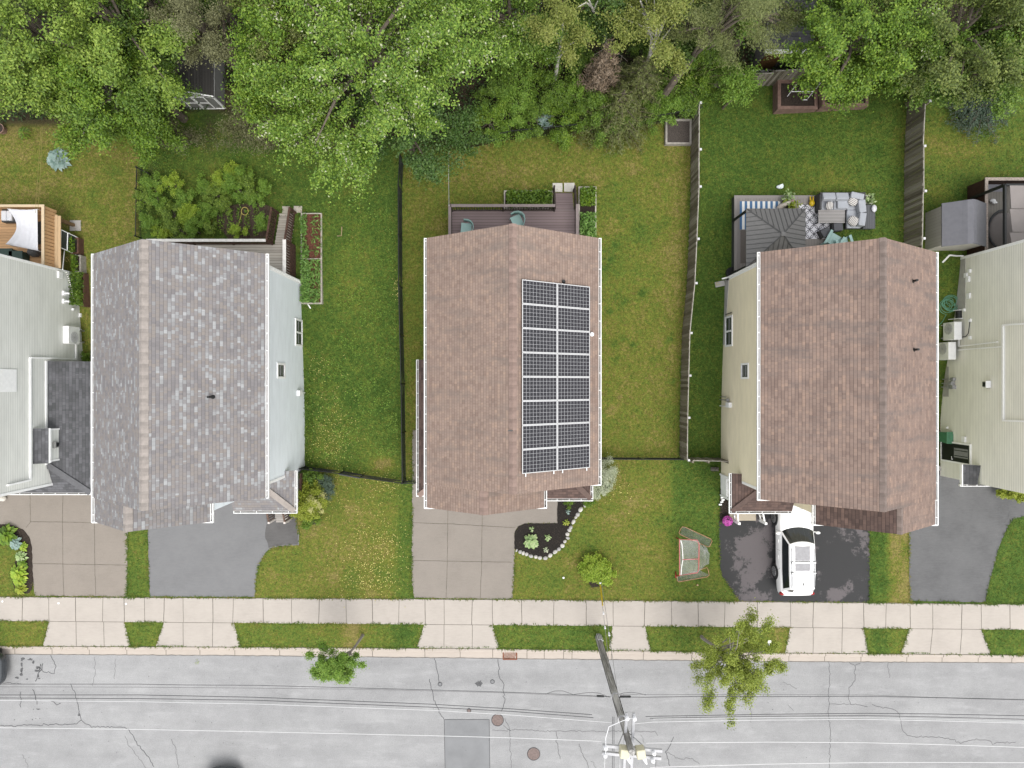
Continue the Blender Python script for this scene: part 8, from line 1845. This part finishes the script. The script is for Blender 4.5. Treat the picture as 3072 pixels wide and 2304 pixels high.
for lab, (a, b), z_, lm, n in (('seedlings in the brown planter below the cold frame', ((228, 720), (244, 764)), .4, LM_BRIGHT, 260), ('seedlings in the grey planter beside the sage house', ((241, 772), (252, 820)), .4, LM_BRIGHT, 240), ('tangled vines spilling over the long narrow planter', ((234, 822), (272, 920)), .35, LM_MID, 1300)):
    p, q = P(*a), P(*b); plant_strip(lab, p, q, p[2] + z_, n, .4, .11, lm, int(a[0]))
p, q = T(3, 0, 90, 850), T(3, 0, 380, 930); plant_strip('small leafy plants in the trellis planter', p, q, p[2] + .3, 260, .2, .09, LM_MID, 330)
p, q = T(3, 0, 220, 770), T(3, 0, 360, 850); plant_strip('pinkish climbing plant behind the white trellis', p, q, p[2] + .4, 120, .5, .09, mat('pink_bloom', srgb(190, 150, 160, .5), .7, .3), 331)
p = (planterP.location.x, planterP.location.y, 0); plant_strip('leafy plant in the white square planter', (p[0] - .25, p[1] - .25), (p[0] + .25, p[1] + .25), planterP.location.z + .35, 110, .3, .16, LM_HOSTAG, 332)
for lab, zx, zy in (('potted green plant at the top of the grey deck', 850, 170), ('potted green plant beside the folded parasol', 912, 262)):
    c = Z1(zx, zy, zp + .4); pot = thing('potted_plant', lab, 'potted plant', (c[0], c[1], zp), 'potted plants behind the gazebo'); MB().cyl((c[0], c[1], zp), .14, .3, 12, r2=.18).build('pot', BLACK, pot); r = np.random.default_rng(int(zx)); n = 120
    C = np.array(c) + r.normal(size=(n, 3)) * np.array([.16, .16, .12]); V, F = leaf_cloud(C, C - np.array(c), .16, r, .5); quick_mesh('foliage', V, F, LM_HOSTAG if zx < 900 else LM_YELL, pot)
for i in range(5):
    p, q = T(0, 1, 1900 + 75 * i, 130 + 12 * (i % 2)), T(0, 1, 1945 + 75 * i, 380); plant_strip('green row of young plants %s in the bare vegetable bed' % ('farthest left', 'second from left', 'in the middle', 'second from right', 'nearest the stair')[i], p, q, p[2] + .05, 130, .2, .1, LM_STREET, 340 + i)
# hostas: rosettes of broad leaves
def hosta(label, c, R, n, lm, seed, name='hosta_plant', asp=.62, group=None):
    r = np.random.default_rng(seed); root = thing(name, label, 'plant', tuple(c), group); V = []; F = []
    for i in range(n):
        t = 2.399 * i + r.normal() * .2; f = math.sqrt((i + .5) / n); L = R * (.38 + .2 * r.random()); d = np.array([math.cos(t), math.sin(t), 0]); s_ = np.array([-d[1], d[0], 0]); o = np.array(c) + d * (R * f * .72) + np.array([0, 0, R * .75 * (1 - f * .75) + .02])
        dz = .25 * (1 - f) - .22 * f; b = len(V)
        for u, w, zz in ((-.45, .0, 0), (-.2, .42, .06), (.15, .5, .05), (.55, .0, dz), (.15, -.5, .05), (-.2, -.42, .06), (0, 0, -.01)): V.append(o + d * u * L + s_ * w * L * asp + np.array([0, 0, zz * L + u * dz * L]))
        F += [(b, b + 6, b + 1, b), (b + 1, b + 6, b + 2, b + 1), (b + 2, b + 6, b + 3, b + 2), (b + 3, b + 6, b + 4, b + 3), (b + 4, b + 6, b + 5, b + 4), (b + 5, b + 6, b, b + 5)]
    me = bpy.data.meshes.new('leaves'); me.from_pydata([tuple(v - np.array(c)) for v in V], [], [f[:3] for f in F]); me.materials.append(lm); o = bpy.data.objects.new('leaves', me); COL.objects.link(o); o.parent = root
    return root
hosta('large blue green hosta alone on the left back lawn', T(0, 0, 520, 1385), .72, 62, LM_HOSTAB, 1)
hosta('blue green hosta at the brush edge by the rear fence', T(2, 0, 290, 1055, .3), .5, 40, LM_HOSTAB, 2)
hosta('big pale green hosta in the black mulch bed', T(2, 2, 165, 1355, .05), .5, 40, LM_HOSTAG, 3)
for lab, zx, zy, R, n, lm in (('small striped hosta right of the big pale hosta', 310, 1325, .24, 16, LM_HOSTAG), ('small whitish hosta near the stone edge', 292, 1432, .2, 12, LM_WHITEV), ('small green hosta above the big pale hosta', 168, 1253, .19, 12, LM_HOSTAG), ('yellowish hosta in the middle of the mulch bed', 465, 1195, .24, 14, LM_YELL), ('blue green sprig in the upper mulch bed', 483, 1104, .17, 12, LM_HOSTAB)): hosta(lab, T(2, 2, zx, zy, .05), R, n, lm, int(zx))
shrub('low green mound at the top of the mulch bed', *tp(2, 2, 500, 1020), .28, .3, LM_BRIGHT, 400, n_cl=12, per=50, leaf=.07)
shrub('bright green sprig between the stones and the white edged shrub', *tp(2, 2, 665, 1030), (.35, .25), .35, LM_BRIGHT, 401, n_cl=12, per=50, leaf=.1)
shrub('cream leaved shrub at the front corner of the solar house', *tp(2, 2, 800, 770), (.62, .75), 1.3, LM_WHITEV, 402, n_cl=44, per=110, leaf=.08)
shrub('lower cream leaved shrub below the solar house porch', *tp(2, 2, 745, 915), (.68, .5), 1.1, LM_WHITEV, 403, n_cl=36, per=110, leaf=.08)
shrub('large round lime green shrub on the front lawn', *tp(2, 2, 700, 1590), (.66, .7), .8, LM_LIME, 404, n_cl=52, per=120, leaf=.13)
shrub('right lobe of the lime green shrub beside the guy wire', *tp(2, 3, 800, -20), (.6, .52), .75, LM_LIME, 405, n_cl=44, per=120, leaf=.13)
shrub('yellow tipped shrub beside the pale blue house porch', *tp(1, 2, 450, 1000), (.82, 1.05), 1.9, LM_YELL, 406, n_cl=56, per=110, leaf=.13)
shrub('cream flowering top of the shrub beside the porch', *tp(1, 2, 530, 1000), (.4, .75), 2.0, leafmat('cream_yellow_bloom', (.25, .27, .06), (.45, .44, .16), (.6, .56, .3), clump=3), 407, n_cl=20, per=60, leaf=.1)
shrub('green shrub behind the yellow tipped shrub', *tp(1, 2, 490, 800), (.75, .5), 1.3, LM_MID, 408, n_cl=30, per=80, leaf=.12)
shrub('blue green shrub at the lawn side of the porch shrub', *tp(1, 2, 600, 890), (.5, .75), 1.1, LM_BLUE, 409, n_cl=30, per=80, leaf=.1)
shrub('green bush at the foot of the yellow tipped shrub', *tp(1, 2, 480, 1190), (.5, .45), .8, LM_BRIGHT, 410, n_cl=22, per=70, leaf=.11)
shrub('lime bush at the right edge by the sage house driveway', *tp(3, 2, 2150, 930), (1.0, .5), .9, LM_YELL, 411, n_cl=36, per=80, leaf=.16)
shrub('small green bush between the garage roof and the heat pump', *tp(0, 1, 755, 1425), .34, .6, LM_BRIGHT, 412, n_cl=16, per=60, leaf=.08)
hosta('spiky green fern clump at the left lawn edge', T(0, 0, 225, 1155), .45, 50, LM_BRIGHT, 9, name='fern_clump', asp=.22)
for i, (lab, r_, zx, zy, R, lm) in enumerate((('large green leafy clump in the left driveway bed', 2, 80, 1300, .7, LM_BRIGHT), ('blue hosta in the left driveway bed', 2, 150, 1370, .45, LM_HOSTAB), ('lime hosta at the bend of the left driveway bed', 2, 215, 1405, .3, LM_LIME), ('green clump in the middle of the left driveway bed', 2, 195, 1490, .4, LM_HOSTAG), ('bluish green clump below the middle of the left driveway bed', 2, 205, 1540, .36, LM_BRIGHT), ('large lime hosta low in the left driveway bed', 2, 180, 1625, .6, LM_LIME), ('lime hosta near the foot of the left driveway bed', 3, 180, 30, .45, LM_LIME), ('pale lime hosta at the foot of the left driveway bed', 3, 190, 105, .4, LM_YELL))):
    hosta(lab, T(0, r_, zx, zy, .05), R, int(24 + 30 * R), lm, 70 + i)
p = T(0, 0, 32, 1130, 0); pt_ = thing('flower_pot', 'terracotta pot at the left edge of the back lawn', 'flower pot', p); MB().cyl(p, .2, .35, 14, r2=.27).build('pot', mat('terracotta', (.22, .14, .11), .85, .2), pt_); MB().cyl((p[0], p[1], p[2] + .35), .23, .01, 14).build('soil', SOIL, pt_)
p = T(2, 2, 1845, 1172, .03); fp = thing('flower_pot', 'pot of magenta flowers beside the porch step', 'flower pot', p); MB().cyl(p, .14, .25, 12, r2=.18).build('pot', DKGREY, fp); r = np.random.default_rng(8); n = 420; d = r.normal(size=(n, 3)); d /= np.linalg.norm(d, axis=1)[:, None]; C = np.array(p) + np.array([0, 0, .35]) + d * np.array([.25, .25, .16]); V, F = leaf_cloud(C, d, .08, r, .9); quick_mesh('flowers', V, F, leafmat('magenta_petals', (.28, .03, .2), (.45, .06, .34), (.6, .2, .5), clump=6), fp)
p = T(0, 2, 40, 985, .02); tag(MB().ell((p[0], p[1], p[2] + .15), (.2, .16, .15), n=10, k=6).box(p[0] - .4, p[0] - .1, p[1] - .15, p[1] - .05, p[2], p[2] + .2).build('garden_ornament', mat('white_ornament', (.5, .47, .42), .6, .3, 14), loc=p), 'white ornament by the garage corner at the left edge', 'ornament')
# the rounded border stones
stones = [(40, 1437), (70, 1450), (97, 1460), (125, 1470), (163, 1486), (205, 1492), (240, 1501), (287, 1504), (330, 1480), (372, 1450), (405, 1425), (435, 1397), (456, 1360), (481, 1330), (478, 1297), (495, 1262), (507, 1240), (530, 1190), (550, 1152), (567, 1127), (592, 1085), (628, 1055)]
ST = [mat('pale_stone_%d' % k, c, .85, .15, 5, .4, 20) for k, c in enumerate(((.4, .385, .36), (.33, .32, .31), (.45, .43, .4)))]
rs = random.Random(9); stp = []
for i, (zx, zy) in enumerate(stones):
    p = T(2, 2, zx, zy, .03); nx = T(2, 2, *stones[min(i + 1, len(stones) - 1)], .03); pv = T(2, 2, *stones[max(i - 1, 0)], .03); an = math.atan2(nx[1] - pv[1], nx[0] - pv[0]); L = .5 * (Vector(nx) - Vector(pv)).length
    mb = MB().ell((0, 0, 0), (1, 1, 1), n=10, k=7); ra, rb, rc = L * rs.uniform(.42, .56), rs.uniform(.085, .13), rs.uniform(.08, .12)
    mb.v = [(x * ra * (1 + rs.uniform(-.1, .1)), y * rb * (1 + rs.uniform(-.1, .1)), z * rc * (1 + rs.uniform(-.1, .1))) for x, y, z in mb.v]
    o = mb.build('border_stone', ST[i % 3], smooth=True); o.location = p; o.rotation_euler = (0, 0, an); tag(o, 'rounded pale stone in the edging row of the black mulch bed', 'stone', 'stones edging the mulch bed')
# two young street trees over the kerb
tree_at('street_tree', 'small dense young street tree over the left kerb', 1018, 1985, 3.5, 1.2, .95, 1.2, 66, 130, .13, LM_STREET, 501, trunk_r=.075, limbs=16, group='young street trees', bark=BARKG, cl_r=.3, shell=.2, rough_=.3, per_bough=3, radial=.35, lean=(.35, -.05))
tree_at('street_tree', 'larger sparse street tree over the right kerb', 2205, 1992, 3.7, 2.2, 2.25, 1.7, 104, 125, .135, LM_YELL if False else leafmat('olive_lime_leaves', (.08, .12, .012), (.18, .23, .025), (.3, .34, .06)), 502, trunk_r=.09, limbs=30, group='young street trees', bark=BARKG, cl_r=.36, shell=.3, rough_=.3, per_bough=4, radial=.5, lean=(-.55, -.1))
# seams of small weeds along pavement joints
r = np.random.default_rng(77); L_ = []
for (x0_, x1_, y_, n) in ((120, 400, 1938.5, 30), (470, 560, 1938, 60), (1250, 1500, 1942, 110), (1835, 1960, 1949, 40), (2560, 2610, 1956, 40), (2720, 2790, 1959, 60), (2900, 2980, 1962, 60), (2750, 2780, 1806, 40), (1240, 1290, 1795, 50), (1380, 1540, 1797, 60), (448, 760, 1790, 120), (104, 380, 1789, 40)):
    for _ in range(n): L_.append(A(r.uniform(x0_, x1_), y_ + r.normal() * 1.2, .03 + .02 * r.random()))
V, F = leaf_cloud(np.array(L_), np.zeros((len(L_), 3)), .06, r, .5); tag(quick_mesh('weeds', V, F, LM_MID), 'small weeds growing in the sidewalk and kerb joints', 'weeds', kind='stuff')

# ================================================================ LIGHT, SKY, CAMERA
w = bpy.data.worlds.new('World'); scene.world = w; w.use_nodes = True; nt = w.node_tree; t = NT(nt); bg = nt.nodes['Background']
sky = t.n('ShaderNodeTexSky', sky_type='NISHITA'); sky.sun_disc = False; ELEV, AZ = rad(62), rad(152)
sky.sun_elevation = ELEV; sky.sun_rotation = AZ; sky.air_density = 1.0; sky.dust_density = 4.0; sky.ozone_density = 1.0
hs = t.n('ShaderNodeHueSaturation'); hs.inputs['Saturation'].default_value = .22; t.link(sky.outputs[0], hs.inputs['Color'])   # the grey of a thin overcast
t.link(t.mix(.65, hs.outputs[0], (3.9, 3.93, 4.0)), bg.inputs['Color']); bg.inputs["Strength"].default_value = .15
sd = bpy.data.lights.new('sun', 'SUN'); sd.energy = .7; sd.angle = rad(35); sd.color = (1, .97, .92)
so_ = bpy.data.objects.new('sun', sd); COL.objects.link(so_)
dirv = Vector((math.sin(AZ) * math.cos(ELEV), math.cos(AZ) * math.cos(ELEV), math.sin(ELEV)))
so_.rotation_euler = dirv.to_track_quat('Z', 'Y').to_euler(); so_.location = dirv * 60
cd = bpy.data.cameras.new('camera'); cam = bpy.data.objects.new('camera', cd); COL.objects.link(cam)
cam.location = (0, 0, CAMH); cam.rotation_euler = (0, 0, 0); cd.sensor_width = 36; cd.sensor_fit = 'HORIZONTAL'; cd.lens = 36 * FPX / 3072; cd.clip_end = 1000
scene.camera = cam
scene.view_settings.view_transform = 'Standard'; scene.view_settings.look = 'None'; scene.view_settings.exposure = EXPO; scene.view_settings.gamma = 1; scene.view_settings.use_curve_mapping = False
